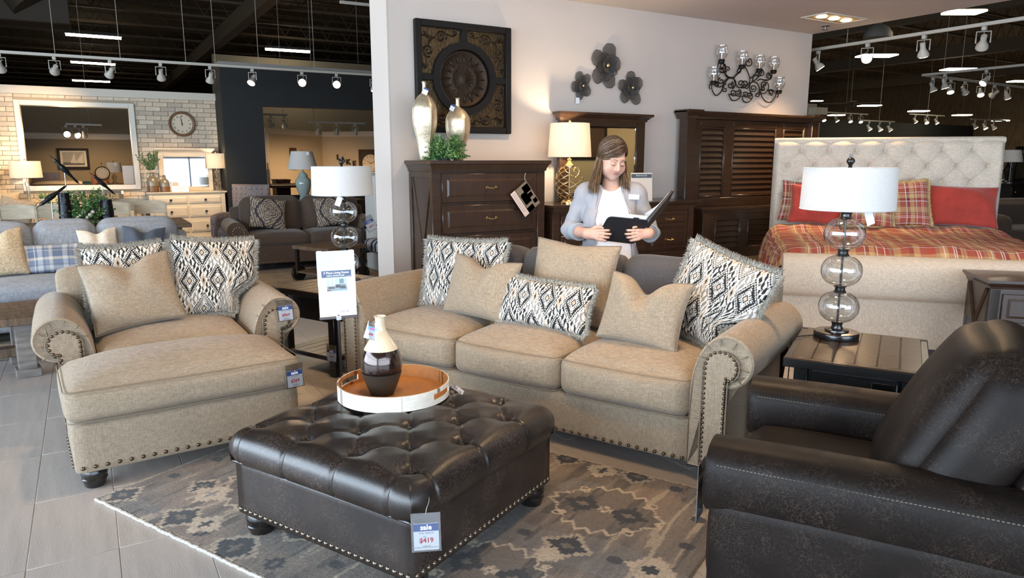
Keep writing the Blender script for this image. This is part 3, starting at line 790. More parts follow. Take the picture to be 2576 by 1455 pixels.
zz = lambda s, a, per: a * (2 * np.abs(((s / per) % 1) - .5) * 2 - 1)
def dia(cq, cp, hq, hp, step=.0):
    a, b = Q - cq, Pp - cp
    return np.abs(a) / hq + np.abs(b) / hp, a, b
def ragged(a, b): return .34 * (2 * np.abs(((b / .030) % 1) - .5)) + .16 * (2 * np.abs(((a / .042) % 1) - .5)) + .25 * (v3 - .5)
def star(cq, cp, s, col_, hole=None):
    """cluster of four serrated diamonds"""
    a = np.round((Q - cq) / .020) * .020 + .006 * (v3 - .5); b = np.round((Pp - cp) / .013) * .013
    m = np.full(Q.shape, 9.0)
    for oa, ob in ((.48, 0), (-.48, 0), (0, .48), (0, -.48)):
        m = np.minimum(m, np.abs(a - oa * s) / (.52 * s) + np.abs(b - ob * s) / (.46 * s))
    C_[m < 1.0] = col_
    if hole is not None: C_[(np.abs(a) / (s * .36) + np.abs(b) / (s * .30) < 1)] = hole
def medal(cq, cp, hq=.25, hp=.19):
    d, a, b = dia(cq, cp, hq, hp); e = np.maximum(np.abs(a) / hq * .92, np.abs(b) / hp * .80) * .6 + (np.abs(a) / hq + np.abs(b) / hp) * .40
    pinch = .10 * np.cos(a / hq * 2 * PI); w = e + .19 * (2 * np.abs(((a / .070) % 1) - .5)) * (np.abs(b) > hp * .35) + .16 * (2 * np.abs(((b / .055) % 1) - .5)) * (np.abs(a) > hq * .5) - .10
    C_[w < 1.0] = cr; ins = w < .91; C_[ins] = (C_[ins] * 0 + base * .62) * (.35 + 1.3 * v3[ins])[:, None]
    mid = ins & (np.abs(a) < hq * .28); C_[mid] = base * .85
    for sg in (-1, 1): star(cq + sg * hq * .43, cp, .085, dk, base * .9)
    star(cq, cp, .036, cr, base)
medal(1.96, 1.13); medal(1.80, .48, .25, .17); medal(.72, 1.13); medal(.58, .48); medal(1.96, -.12)
for (cp, cq, s, c2) in [(.78, 1.96, .085, dk), (1.51, 1.95, .07, dk), (1.51, 1.57, .07, dk), (.08, .07, .075, dk), (.07, .31, .05, gy * .6), (.10, .48, .085, dk), (.08, .66, .05, dk), (.07, .88, .095, dk),
                        (.08, 1.10, .05, dk), (.33, .30, .07, dk), (.30, 1.0, .08, dk), (.80, .30, .08, dk), (.80, 1.3, .09, dk), (1.45, .3, .08, dk), (1.45, 1.1, .08, dk), (.22, 2.1, .09, dk), (.55, 2.30, .09, dk)]:
    star(cq, cp, s * 1.35, cr * .8 if s > .06 else base); star(cq, cp, s, c2, base * .8)
star(1.78, 1.48, .09, cr, dk); star(2.30, .80, .11, cr, dk); star(.40, .30, .10, cr, gy); star(.62, .12, .09, cr, dk); star(1.93, .69, .07, cr)
for (cp, cq) in [(.78, 1.77), (.79, 2.16), (1.03, 2.36), (1.48, 2.15), (1.26, 2.33), (.32, .08), (.55, .09), (.75, .05), (.2, 1.3), (.15, 1.55), (.3, 1.45), (1.0, .2), (1.2, 1.45)]:
    d, a, b = dia(cq, cp, .048, .045); C_[d + ragged(a, b) < 1.05] = dk * 1.6
ln = np.abs(Q - 2.25 - .01 * np.sin(Pp * 9)) < .008; C_[ln] = cr * .8
for a_, b_ in ((.34, .5), (1.35, .2)): C_[(np.abs(Q - a_ - .05 * Pp) < .007) & (Pp > b_ - .3) & (Pp < b_ + .35)] = cr * .85
C_ *= (1 + .45 * (rg.random(Q.shape) - .5))[..., None]
Z = .011 + .002 * rg.random(Q.shape); Qj = Q + rg.uniform(-.0015, .0015, Q.shape); Pj = Pp + rg.uniform(-.0015, .0015, Q.shape)
Z[0, :] = Z[-1, :] = Z[:, 0] = Z[:, -1] = .001
V = np.stack([Qj, Pj, Z], -1).reshape(-1, 3)
m_rug = M('tufted_wool', rough=.95, attr=True, var=[(160, .16, (1, 1, 1))], bump=(320, .003), sheen=.25)
nparr('pile', V, gridf(nq, npp), m_rug, rug, col=np.clip(C_, 0, 1).reshape(-1, 3))
m_bind = M('cream_wool_edge', (.55, .52, .46), .95, var=[(120, .35, (1, 1, 1))], bump=(250, .004))
def jit(pts, a): return [tuple(c + random.uniform(-a, a) for c in p_) for p_ in pts]
eb = [(x, -.004, .006) for x in np.arange(0, LQ, .012)]; G().tube(jit(eb, .0018), .0075, 6).build('bound_edge', m_bind, rug)
eb = [(-.004, y, .006) for y in np.arange(0, LP, .012)]; G().tube(jit(eb, .0012), .005, 6).build('bound_edge', m_bind, rug)
eb = [(x, LP + .002, .006) for x in np.arange(0, LQ, .012)]; G().tube(jit(eb, .0012), .005, 6).build('bound_edge', m_bind, rug)
# ------------------------------------------------------------------ leather recliner
m_rec = leather('recliner_leather', (.0105, .0072, .0058), (.050, .034, .026), .44, .16)
m_stitch = M('thread', (.13, .11, .085), .8)
RC_R = R(-149.0); RC_O = (1.965, 1.70, 0)
t = thing('recliner', 'dark espresso leather recliner with contrast stitched arms', 'recliner', RC_O, RC_R)
def pad_arm(x0, x1, L, side):
    """side panel with a fat rolled pad on top"""
    xc = (x0 + x1) / 2; hw = (x1 - x0) / 2
    V, F = rbox(hw - .002, L / 2, .205, .03, 14, (.006, .0, 0)); o = nparr('arm', V, F, m_rec, t, loc=(xc, L / 2 + .01, .265), weld=True)
    prof = []
    for k in range(28):
        a = 2 * PI * k / 28; ca, sa = math.cos(a), math.sin(a)
        e = 2 / 2.7
        prof.append((abs(ca) ** e * math.copysign(1, ca) * (hw + .012), abs(sa) ** e * math.copysign(1, sa) * .115))
    rings = []
    for (y, sc, dz) in ((.0, .55, -.03), (-.012, .80, -.012), (-.004, .95, 0), (.03, 1, 0), (.3, 1, .006), (.6, 1, .003), (L - .1, 1, -.004), (L, .9, -.02)):
        rings.append([(xc + px * sc, y, .515 + pz * (sc if sc < .9 else 1) + dz) for px, pz in prof])
    pad = G().loft(rings).build('arm_pad', m_rec, t, smooth=60)
    for sx in (-1, 1):
        for off in (0, .006) if sx == side else (0,):
            pts = [(xc + sx * (hw + .0065 - .004 - off * .9), y, .5655 + off * 1.4 + (.006 if .1 < y < .7 else 0)) for y in np.arange(.02, L - .04, .03)]
            G().tube(pts, .0022, 5).build('seam', m_rec, pad)
        k = 0
        for y in np.arange(.03, L - .06, .022):
            pass
        g = G()
        for y in np.arange(.03, L - .06, .011): g.box(xc + sx * (hw + .003) - .0016, xc + sx * (hw + .003) + .0016, y, y + .007, .5785, .5810)
        stuff(g.build('stitching', m_stitch, pad))
    return o
pad_arm(.27, .46, .90, 1); pad_arm(-.46, -.27, .90, -1)
V, F = rbox(.265, .30, .085, .05, 16, (0, .015, .03), noise=.004); nparr('seat', V, F, m_rec, t, loc=(0, .33, .395), weld=True)
V, F = rbox(.265, .05, .14, .03, 12, (0, .02, 0)); nparr('footrest', V, F, m_rec, t, loc=(0, .02, .20), weld=True)
V, F = rbox(.275, .30, .10, .02, 10); nparr('base', V, F, m_rec, t, loc=(0, .40, .17), weld=True)
# back: fat pillow leaning away, narrower at the top
V, F = rbox(.335, .135, .33, .11, 26, (.02, .055, .015), noise=.006, seed=4)
V[:, 0] *= 1 - .10 * np.clip((V[:, 2] + .1) / .4, 0, 1)
o = nparr('backrest', V, F, m_rec, t, loc=(0, .70, .66), weld=True); o.rotation_euler = (R(-27), 0, 0)
V, F = rbox(.345, .05, .33, .04, 16); V[:, 0] *= 1 - .10 * np.clip((V[:, 2] + .1) / .4, 0, 1)
o2 = nparr('outer_back', V, F, m_rec, t, loc=(0, .85, .62), weld=True); o2.rotation_euler = (R(-27), 0, 0)
for sx in (-1, 1): G().tube([(sx * .318, -.02, -.30), (sx * .325, .02, -.1), (sx * .31, .03, .1), (sx * .29, .03, .25)], .006, 6).build('welt', m_rec, o)
for x in (-.38, .38):
    for y in (.08, .82): G().box(-.03, .03, -.03, .03, 0, .065, .006).build('foot', m_foot, t, (x, y, 0))

# ------------------------------------------------------------------ sale tags
m_plas = glass('clear_plastic', (.95, .96, .97), .10)
m_card = M('white_card', (.86, .86, .88), .5); m_blue = M('sale_blue', (.035, .075, .24), .5); m_red = M('price_red', (.42, .02, .03), .5)
m_ink = M('grey_ink', (.22, .22, .25), .6); m_cord = M('clear_cord', (.75, .75, .75), .4); m_white = M('white_ink', (.9, .9, .92), .5)
def sale_tag(label, loc, rot, w=.085, h=.125, price='$419', was='', tail=('',), head='sale', hcol=None, hmat=None, cord=None, crop=None):
    o = thing('price_tag', label, 'price tag', loc, rot, None)
    G().box(-w / 2, w / 2, -.0012, -.0006, -h, 0).box(-w / 2, w / 2, .0006, .0012, -h, 0).build('sleeve', m_plas, o, smooth=0)
    e = G()
    e.tube([(-w / 2, 0, 0), (w / 2, 0, 0), (w / 2, 0, -h), (-w / 2, 0, -h)], .0009, 5, closed=True); e.build('sleeve_edge', glass('plastic_edge', (.8, .83, .86), .35), o)
    ci = w * .07; ct = -h * .27; cb = -h + w * .06
    G().box(-w / 2 + ci, w / 2 - ci, -.0005, .0005, cb, ct).build('card', m_card, o, smooth=0)
    G().box(-w / 2 + ci, w / 2 - ci, -.0007, -.0002, ct - h * .20, ct - h * .008).build('header', hcol or m_blue, o, smooth=0)
    text(head, w * .26, hmat or m_white, o, (0, -.0009, ct - h * .104), bold=.0006)
    if was: text(was, w * .085, m_ink, o, (0, -.0008, ct - h * .25))
    text('sale', w * .07, m_ink, o, (-w * .06, -.0008, ct - h * .34))
    text(price, w * .24, m_red, o, (0, -.0008, ct - h * .44), bold=.0006)
    for i, s in enumerate(tail):
        if s: text(s, w * (.055 if len(s) > 12 else .07), m_ink, o, (0, -.0008, cb + h * (.10 - .035 * i)))
    if cord: G().tube([(0, 0, -.006)] + [Vector(c) for c in cord], .0008, 5).build('cord', m_cord, o)
    return o
FACE = -R(YAW)
def face(x, y): return -math.atan2(x, y)      # turn a card at (x, y) towards the viewing side
p_ = at(1070, 1291, Y=1.955); q_ = at(1080, 1272, Y=1.985)
sale_tag('sale tag for $419 hanging from the tufted leather ottoman corner', p_, (R(-4), R(-1), R(-25)), .0935, .130, '$419', 'WAS  $549.99', ('43303-08', 'OVERSIZED OTTOMAN ILENA SANDST'), cord=[(.004, .004, .012), (.012, .03, .024), (.012, .075, .020)])
p_ = at(715, 755, Y=4.205); sale_tag('sale tag for $869 pinned to the armchair arm', p_, (0, R(-3), R(-6)), .092, .128, '$869', 'WAS  $1129.99', ('4700032', 'CHAIR AND', 'ILENA SANDST'))
p_ = at(738, 916, Y=3.618); sale_tag('sale tag for $269 hanging on the long beige ottoman', p_, (0, R(-3), R(4)), .092, .128, '$269', 'WAS  $349.99', ('47000-14', 'OTTOMAN'))

# ------------------------------------------------------------------ black plank-top end tables
m_plank = M('distressed_black_brown', (.040, .024, .013), .28, var=[(5, .35, (1, 9, 1)), (30, .2, (1, 8, 1))], bump=(22, .0025, (1, 7, 1)), coat=.2)
m_blk = M('black_paint_wood', (.010, .0095, .0095), .28, var=[(8, .2, (1, 1, 5))], coat=.25)
m_knob = M('pewter', (.18, .16, .14), .35, metal=.9)
def plank_table(name, label, loc, rot, w, d, h, drawer):
    o = thing(name, label, 'end table', loc, rot)
    tt = .045; n = 6; pw = (w - .06) / n
    G().box(-w / 2, w / 2, 0, d, h - tt, h - .004, .004).build('top_frame', m_blk, o)
    for i in range(n):
        x = -w / 2 + .03 + i * pw
        G().box(x + .0012, x + pw - .0012, .028, d - .028, h - .02, h, .0025).build('plank', m_plank, o)
    for s_ in (-1, 1): G().box(-w / 2 + .002, w / 2 - .002, (.001 if s_ < 0 else d - .028), (.028 if s_ < 0 else d - .001), h - .02, h - .0005, .002).build('breadboard', m_plank, o)
    ax, ay = w / 2 - .045, .045
    for x in (-ax, ax - .06):
        for y in (ay, d - ay - .06): G().box(x, x + .06, y, y + .06, 0, h - tt, .004).build('leg', m_blk, o)
    ah = .17
    for y in (ay + .012, d - ay - .03): G().box(-ax + .06, ax - .06, y, y + .02, h - tt - ah, h - tt, .002).build('apron', m_blk, o)
    for x in (-ax + .012, ax - .032): G().box(x, x + .02, ay + .06, d - ay - .06, h - tt - ah, h - tt, .002).build('apron', m_blk, o)
    if drawer:
        dr = G().box(-ax + .075, ax - .075, ay - .004, ay + .012, h - tt - ah + .015, h - tt - .018, .004).build('drawer', m_blk, o)
        g = G().tube([(-.028, 0, 0), (-.026, -.018, 0), (.026, -.018, 0), (.028, 0, 0)], .006, 8); g.build('pull', m_knob, dr, (0, ay - .004, h - tt - ah * .5 - .005))
    G().box(-ax, ax, ay, d - ay, .11, .125, .002).build('shelf_frame', m_blk, o)
    for i in range(n):
        x = -ax + .012 + i * (2 * ax - .024) / n
        G().box(x + .001, x + (2 * ax - .024) / n - .001, ay + .01, d - ay - .01, .124, .140, .002).build('shelf_plank', m_plank, o)
    return o
ET_R = R(-59.5); e1 = Vector((2.981, 1.565, 0)); ex = Vector((math.cos(ET_R), math.sin(ET_R), 0)); ey = Vector((-ex.y, ex.x, 0))
plank_table('end_table', 'black end table with plank top beside the recliner', e1 - ex * .295, ET_R, .59, .69, .61, True)
TL_O = Vector(in_sofa(-1.83, .16, 0)); plank_table('end_table', 'black open end table between the armchair and the sofa', TL_O, SOFA_R, .64, .74, .60, False)
TAG289 = (1.352, 4.686, .252)
sale_tag('sale tag for $289 hanging inside the black open end table', TAG289, (0, R(1), SOFA_R + R(6)), .085, .118, '$289', 'WAS  $399.99', ('T641-2', 'END TABLE'))

# ------------------------------------------------------------------ glass orb lamps
m_orb = glass('seeded_glass', (.93, .93, .92), .10)
m_blackm = M('black_metal', (.012, .011, .011), .22, coat=.4)
m_shw = shade_mat('white_linen_shade', (.80, .79, .77), .30, (.75, .71, .64))
def seeds(r, sz, n, seed):
    g = G(); rg_ = random.Random(seed)
    for _ in range(n):
        a = rg_.uniform(0, 2 * PI); z = rg_.uniform(-.8, .8); q_ = math.sqrt(1 - z * z); s_ = rg_.uniform(.0009, .0022)
        c = (q_ * math.cos(a) * r * .985, q_ * math.sin(a) * r * .985, z * sz * .985); g.ball(c, s_, 5, 3)
    return g
def orb_lamp(label, loc, sc=1.0, tagside=1):
    o = thing('table_lamp', label, 'lamp', loc, 0)
    G().lathe([(.105, 0), (.107, .004), (.107, .028), (.104, .032), (.058, .034), (.056, .042), (.030, .046), (.024, .062), (.028, .078), (.030, .082), (.0, .083)], 40).build('base', m_blackm, o)
    z = .082; ors = .097; hz = .080
    for k in range(3):
        zc = z + hz - .004
        s_ = G().lathe([(max(.026, ors * math.sin(PI * i / 24) ** .8), -hz * math.cos(PI * i / 24)) for i in range(1, 24)], 40).build('glass_orb', m_orb, o, (0, 0, zc))
        stuff(seeds(ors, hz, 90, k).build('bubbles', glass('bubble_glass', (.85, .85, .85), .35), s_))
        z = zc + hz - .004
        G().lathe([(.030, 0), (.031, .004), (.024, .012), (.024, .024), (.032, .032), (.030, .036)], 24).build('collar', m_blackm, o, (0, 0, z - .002)); z += .033
    G().tube([(0, 0, .05), (0, 0, z + .28)], .0055, 8).build('rod', m_blackm, o)
    zs = z + .012; sh = .205; r0, r1 = .218, .212
    G().lathe([(r0, zs), (r1, zs + sh), (r1 - .003, zs + sh), (r0 - .003, zs)], 64, close=True).build('shade', m_shw, o, smooth=60)
    for zz, rr in ((zs + .003, r0), (zs + sh - .003, r1)): G().tube([((rr) * math.cos(a), (rr) * math.sin(a), zz) for a in np.linspace(0, 2 * PI, 64, endpoint=False)], .0022, 5, closed=True).build('shade_trim', m_shw, o)
    for k in range(3):
        a = k * 2 * PI / 3; G().tube([(0, 0, zs + sh - .015), (r1 * math.cos(a), r1 * math.sin(a), zs + sh - .004)], .002, 5).build('spider', m_blackm, o)
    G().lathe([(.006, 0), (.010, .006), (.008, .014), (.012, .02), (.019, .03), (.0195, .038), (.015, .048), (.006, .054), (0, .055)], 18).build('finial', m_blackm, o, (0, 0, zs + sh - .006))
    G().box(-.02, .02, -.0005, .0005, -.075, 0).build('hang_tag', m_card, o, (tagside * .045, -.085, z + .005), (R(14), R(-24 * tagside), FACE))
    return o
lp = at(2103, 848, z=.61); orb_lamp('white drum shade lamp with glass orbs on the end table beside the recliner', (lp.x + .0, lp.y, .6095), 1, 1)
ll = at(858, 716, z=.60)
orb_lamp('white drum shade lamp with glass orbs behind the price sign', (1.60, 5.08, .5995), 1, -1)
cq = [e1 - ex * a_ + ey * b_ for a_, b_ in ((.47, .52), (.55, .46), (.596, .40), (.602, .36), (.602, .33), (.602, .32))]
G().tube([(lp.x - .08, lp.y + .06, .616), (cq[0].x, cq[0].y, .617), (cq[1].x, cq[1].y, .6145), (cq[2].x, cq[2].y, .6135), (cq[3].x, cq[3].y, .585), (cq[4].x, cq[4].y, .3), (cq[5].x, cq[5].y, .006)], .003, 6).build('lamp_cord', m_blackm)
tag(bpy.data.objects['lamp_cord'], 'black lamp cord trailing off the end table', 'cord')

# ------------------------------------------------------------------ floor price sign
sx, sy = 1.205, 4.0
o = thing('price_sign', 'acrylic price sign for a living room set on a black floor pole', 'sign', (sx, sy, .010), R(-8))
G().lathe([(.12, 0), (.12, .008), (.03, .014), (.012, .02)], 28).build('base', m_blackm, o)
G().tube([(0, .004, .01), (0, .004, .60)], .0085, 10).build('pole', M('dark_pole', (.05, .05, .055), .35, metal=.6), o)
hd = G().box(-.108, .108, -.012, .012, .578, .590, .002).build('holder', M('grey_holder', (.10, .10, .11), .4), o)
G().box(-.014, .014, -.016, .014, .570, .594, .002).build('clamp', M('pale_clip', (.55, .60, .66), .3), o)
LX = R(4); SR = (LX, 0, 0)
sh_ = G().box(-.108, .108, -.0025, .0025, 0, .385).build('acrylic', glass('acrylic', (.80, .86, .92), .14), o, (0, 0, .588), (R(-4), 0, 0))
G().box(-.106, .106, -.0032, -.0026, .005, .285).build('paper', M('bright_paper', (.93, .94, .95), .6), sh_, smooth=0)
G().box(-.085, .085, -.0038, -.0033, .232, .272).build('title_band', M('slate_blue', (.09, .15, .27), .5), sh_, smooth=0)
text('5 Piece Living Room', .0175, m_white, sh_, (0, -.0042, .2585), bold=.0003); text('ILENA SANDSTONE', .0115, m_white, sh_, (-.005, -.0042, .2415), bold=.0002); text('△ Ashley', .007, m_white, sh_, (.066, -.0042, .237))
ph = G().box(-.058, .058, -.0037, -.0033, .152, .228).build('photo', M('photo_sky', (.45, .58, .70), .5), sh_, smooth=0)
for (x0, x1, z0, z1, c_) in [(-.058, .058, .152, .18, (.30, .36, .42)), (-.05, -.012, .165, .185, (.55, .60, .62)), (-.008, .02, .172, .19, (.12, .14, .17)), (.018, .05, .165, .19, (.22, .27, .32)), (-.04, -.03, .19, .225, (.75, .80, .85)), (-.02, -.01, .19, .225, (.75, .8, .85)), (.015, .04, .195, .222, (.20, .28, .36)), (-.058, -.035, .152, .162, (.62, .55, .55))]:
    G().box(x0, x1, -.004, -.0036, z0, z1).build('photo_patch', M('photo_%d' % int(c_[0] * 1000 + c_[2] * 77), c_, .5), ph, smooth=0)
G().box(-.02, .062, -.0043, -.004, .152, .158).build('photo_strip', M('sky_blue_strip', (.25, .50, .75), .5), ph, smooth=0)
m_pi = M('pale_ink', (.45, .45, .50), .6); m_pr = M('pale_violet', (.38, .32, .48), .6)
text('YOUR PRICE', .006, m_pi, sh_, (-.03, -.0036, .137)); text('1012.49', .0125, m_pr, sh_, (.035, -.0036, .137))
text('5 Piece Living Room Includes', .0058, m_pi, sh_, (0, -.0036, .118)); text('SOFA, CHAIR, OTTOMAN', .005, m_pi, sh_, (-.045, -.0036, .106))
for i in range(5): text('• • • •     • • •', .005, M('faint_ink', (.7, .72, .78), .6), sh_, (-.01, -.0036, .096 - i * .008))
text('5 PIECE SET', .006, m_pi, sh_, (-.035, -.0036, .030)); text('2992.46', .0165, m_pr, sh_, (.035, -.0036, .030), bold=.0002)
for x in (-.09, .09): G().box(x - .012, x + .012, -.004, .004, .378, .388).build('clip', M('pale_clip', (.55, .60, .66), .3), sh_)

# small retail tags
p_ = at(942, 812, Y=vp.y - .06); sale_tag('pink and blue sale tag hung on the vase neck', p_, (R(-6), R(18), R(-28)), .050, .074, '$30', '', ('A 2100 3174',), hcol=M('tag_sky_blue', (.16, .45, .85), .5), hmat=M('tag_pink', (.85, .12, .35), .5), cord=[(.018, .01, .012), (.03, .03, .004)])
p_ = (tc_.x + .262 * math.cos(R(-36)), tc_.y + .262 * math.sin(R(-36)), .524); sale_tag('pink and blue sale tag hanging from the tray handle', p_, (R(-55), 0, R(54)), .052, .060, '$119', '', ('A 2000 2317',), hcol=MATS['tag_sky_blue'], hmat=MATS['tag_pink'], cord=[(.0, .006, .008), (.0, .016, .003)])
p_ = Vector((RC_O[0], RC_O[1], 0)); c_, s_ = math.cos(RC_R), math.sin(RC_R); q_ = (p_.x + c_ * .37 - s_ * -.035, p_.y + s_ * .37 + c_ * -.035, .545)
sale_tag('sale tag seen edge on at the front of the recliner arm', q_, (0, 0, RC_R), .092, .20, '$899', '', ('',))
q_ = e1 - ex * .20 - ey * -.02; q_ = at(2236, 968, z=.50)
sale_tag('dark glossy sale tag hanging on the end table drawer', (e1.x - ex.x * .17 + ey.x * .028, e1.y - ex.y * .17 + ey.y * .028, .535), (R(-6), 0, ET_R), .10, .13, '$349', '', ('',))
# ------------------------------------------------------------------ dark bedroom furniture along the main wall
m_wal = M('walnut_stain', (.040, .0205, .0118), .30, var=[(4, .22, (1, 1, 7)), (30, .12, (1, 1, 6))], coat=.25)
m_walh = M('walnut_stain_h', (.040, .0205, .0118), .30, var=[(4, .22, (7, 1, 1)), (30, .12, (6, 1, 1))], coat=.25)
m_brass = M('antique_brass', (.45, .33, .16), .32, metal=1.0)
def cornice(w0, w1, d0, d1, z0, z1, name, mat, parent, x=0, y1=0):
    """flared crown: small rectangle w0 x d0 at z0 growing to w1 x d1 at z1; back edge at y1"""
    rg = [(0, z0, 0), (.35, z0 + (z1 - z0) * .25, .1), (.8, z0 + (z1 - z0) * .62, .7), (1, z0 + (z1 - z0) * .70, 1), (1, z1, 1)]
    rings = []
    for _, z, k in rg:
        w = w0 + (w1 - w0) * k; d = d0 + (d1 - d0) * k
        rings.append([(x - w / 2, y1 - d, z), (x + w / 2, y1 - d, z), (x + w / 2, y1, z), (x - w / 2, y1, z)])
    return G().loft(rings).build(name, mat, parent, smooth=0)
def pull(parent, w=.085, mat=None):
    g = G().tube([(-w / 2, 0, 0), (-w / 2, -.022, 0), (-w * .3, -.027, -.004), (0, -.029, -.006), (w * .3, -.027, -.004), (w / 2, -.022, 0), (w / 2, 0, 0)], [.006, .006, .0045, .0055, .0045, .006, .006], 8)
    for s_ in (-1, 1): g.box(s_ * w / 2 - .009, s_ * w / 2 + .009, -.004, .001, -.012, .012, .002)
    return g.build('pull', mat or m_brass, parent)
def panel_drawer(parent, x0, x1, z0, z1, y, mat, inset=.045, handle=True, knob=None):
    d = G().box(x0, x1, y - .014, y + .004, z0, z1, .004).build('drawer', mat, parent)
    # raised panel: bevel down, then flat field
    a, b = inset, inset + .016
    rr = [(0, .0), (a, 0), (b, -.008), (b + .02, -.008)]
    rings = []
    for k, dy in ((a, 0), (b, .009), (b + .004, .009)):
        rings.append([(x0 + k, y - .0145 - (.0 if k == a else .006) + 0, z0 + k), (x1 - k, y - .0145 - (.0 if k == a else .006), z0 + k), (x1 - k, y - .0145 - (.0 if k == a else .006), z1 - k), (x0 + k, y - .0145 - (.0 if k == a else .006), z1 - k)])
    G().loft(rings).build('raised_panel', mat, d, smooth=0)
    if handle:
        h = pull(d); h.location = ((x0 + x1) / 2, y - .022, (z0 + z1) / 2)
    return d
def side_x(parent, x, y0, y1, z0, z1, mat, sgn=-1):
    """X-braced side panel at x, facing sgn"""
    e = .012 * sgn
    G().box(min(x, x + e), max(x, x + e), y0, y0 + .05, z0, z1, .002).build('side_stile', mat, parent); G().box(min(x, x + e), max(x, x + e), y1 - .05, y1, z0, z1, .002).build('side_stile', mat, parent)
    G().box(min(x, x + e), max(x, x + e), y0 + .05, y1 - .05, z1 - .05, z1, .002).build('side_rail', mat, parent); G().box(min(x, x + e), max(x, x + e), y0 + .05, y1 - .05, z0, z0 + .06, .002).build('side_rail', mat, parent)
    a = (y0 + .05, z0 + .06); b = (y1 - .05, z1 - .05); w = .018
    for (p, q, off) in ((a, b, .4), ((a[0], b[1]), (b[0], a[1]), .7)):
        dx, dz = q[0] - p[0], q[1] - p[1]; L = math.hypot(dx, dz); nx, nz = -dz / L * w, dx / L * w
        pts = [(p[0] + nx, p[1] + nz), (q[0] + nx, q[1] + nz), (q[0] - nx, q[1] - nz), (p[0] - nx, p[1] - nz)]
        v = [(x, py, pz) for py, pz in pts] + [(x + e * off, py, pz) for py, pz in pts]
        G().raw(v, [(0, 1, 2, 3), (7, 6, 5, 4), (0, 4, 5, 1), (1, 5, 6, 2), (2, 6, 7, 3), (3, 7, 4, 0)]).build('cross_brace', mat, parent, smooth=0)
# chest of drawers: local origin at front-left floor corner
CH = thing('chest_of_drawers', 'tall dark walnut chest of drawers under the square wall panel', 'chest', (2.39, 5.27, 0))
G().box(0.014, 1.066, .004, .47, .08, 1.42).build('body', m_wal, CH, smooth=0)
cornice(1.09, 1.15, .49, .525, 1.405, 1.494, 'crown_top', m_walh, CH, .54, .472)
G().box(.0, .075, -.006, .03, 0, 1.41, .003).build('corner_post', m_wal, CH); G().box(1.005, 1.08, -.006, .03, 0, 1.41, .003).build('corner_post', m_wal, CH)
G().box(.06, 1.02, -.002, .01, 1.392, 1.412, .002).build('top_rail', m_walh, CH)
side_x(CH, .014, .0, .47, .06, 1.405, m_wal)
for (z0, z1) in ((1.155, 1.388), (.900, 1.132), (.645, .877), (.390, .622), (.135, .367)): panel_drawer(CH, .085, .985, z0, z1, 0, m_walh)
for z in (1.132, .877, .622, .367): G().box(.075, 1.0, -.001, .01, z + .004, z + .019).build('divider', m_walh, CH, smooth=0)
# long dresser
DR = thing('dresser', 'dark walnut dresser carrying the mirror and gold lamp', 'dresser', (3.56, 5.27, 0))
G().box(.01, 1.71, .004, .47, .08, 1.05).build('body', m_wal, DR, smooth=0)
cornice(1.73, 1.78, .49, .52, 1.03, 1.10, 'crown_top', m_walh, DR, .86, .472)
for x in (0, 1.645): G().box(x, x + .075, -.006, .03, 0, 1.035, .003).build('corner_post', m_wal, DR)
for c0 in (.085, .61, 1.125):
    for (z0, z1) in ((.845, 1.005), (.625, .785 + .035), (.375, .60), (.12, .35)): panel_drawer(DR, c0, c0 + (.51 if c0 < 1 else .505), z0, z1, 0, m_walh, .035)
side_x(DR, .01, 0, .47, .06, 1.03, m_wal)
# mirror on the dresser
MI = thing('dresser_mirror', 'dark framed mirror with flared crown on the walnut dresser', 'mirror', (4.40, 5.66, 1.10))
G().box(-.52, -.41, -.03, .02, 0, .80, .004).build('frame_stile', m_wal, MI); G().box(.41, .52, -.03, .02, 0, .80, .004).build('frame_stile', m_wal, MI)
G().box(-.41, .41, -.03, .02, 0, .07, .004).build('frame_rail', m_walh, MI); G().box(-.41, .41, -.03, .02, .715, .80, .004).build('frame_rail', m_walh, MI)
cornice(1.06, 1.14, .07, .13, .77, .842, 'crown', m_walh, MI, 0, .03)
m_mir = M('mirror_glass', (.80, .84, .80), .02, metal=1.0)
G().box(-.412, .412, -.012, .0, .068, .717).build('mirror_glass', m_mir, MI, smooth=0)
G().tube([(-.405, -.014, .075), (.405, -.014, .075), (.405, -.014, .71), (-.405, -.014, .71)], .006, 4, closed=True).build('bevel', M('bevel_glass', (.35, .40, .42), .05, metal=1), MI)
# louvred headboard and footboard
def louvre(parent, x0, x1, z0, z1, n, y, mat):
    G().box(x0 - .004, x1 + .004, y + .012, y + .02, z0, z1).build('panel_back', mat, parent, smooth=0)
    h = (z1 - z0) / n
    me = G().at((0, 0, 0), (R(-24), 0, 0)).box(x0, x1, -.006, .006, -h * .56, h * .56, .003).mesh('slat', mat)
    for i in range(n): link('slat', me, parent, (0, y, z0 + h * (i + .5)))
    fr = frame_g(x0 - .018, x1 + .018, z0 - .018, z1 + .018, .018, y - .022, y + .01, .004); fr.build('panel_moulding', mat, parent)
HB = thing('louvred_headboard', 'tall dark walnut headboard with louvred panels against the wall', 'headboard', (5.44, 5.62, 0))
m_wal2 = M('walnut_red', (.055, .025, .0125), .30, var=[(4, .22, (7, 1, 1)), (30, .12, (6, 1, 1))], coat=.2)
hb_p = [(.245, .575), (.735, 1.395), (1.555, 1.88)]
g = G().box(.12, 2.0, -.02, .05, .46, 1.09, .003); g.build('lower_board', m_wal, HB)
for x0, x1 in ((.12, .225), (.595, .715), (1.415, 1.535), (1.90, 2.0)): G().box(x0, x1, -.02, .04, 1.09, 1.92, .003).build('stile', m_wal, HB)
for x0, x1 in hb_p:
    G().box(x0 - .02, x1 + .02, -.02, .04, 1.845, 1.92, .003).build('rail', m_walh, HB)
    louvre(HB, x0, x1, 1.115, 1.825, 12, 0, m_walh)
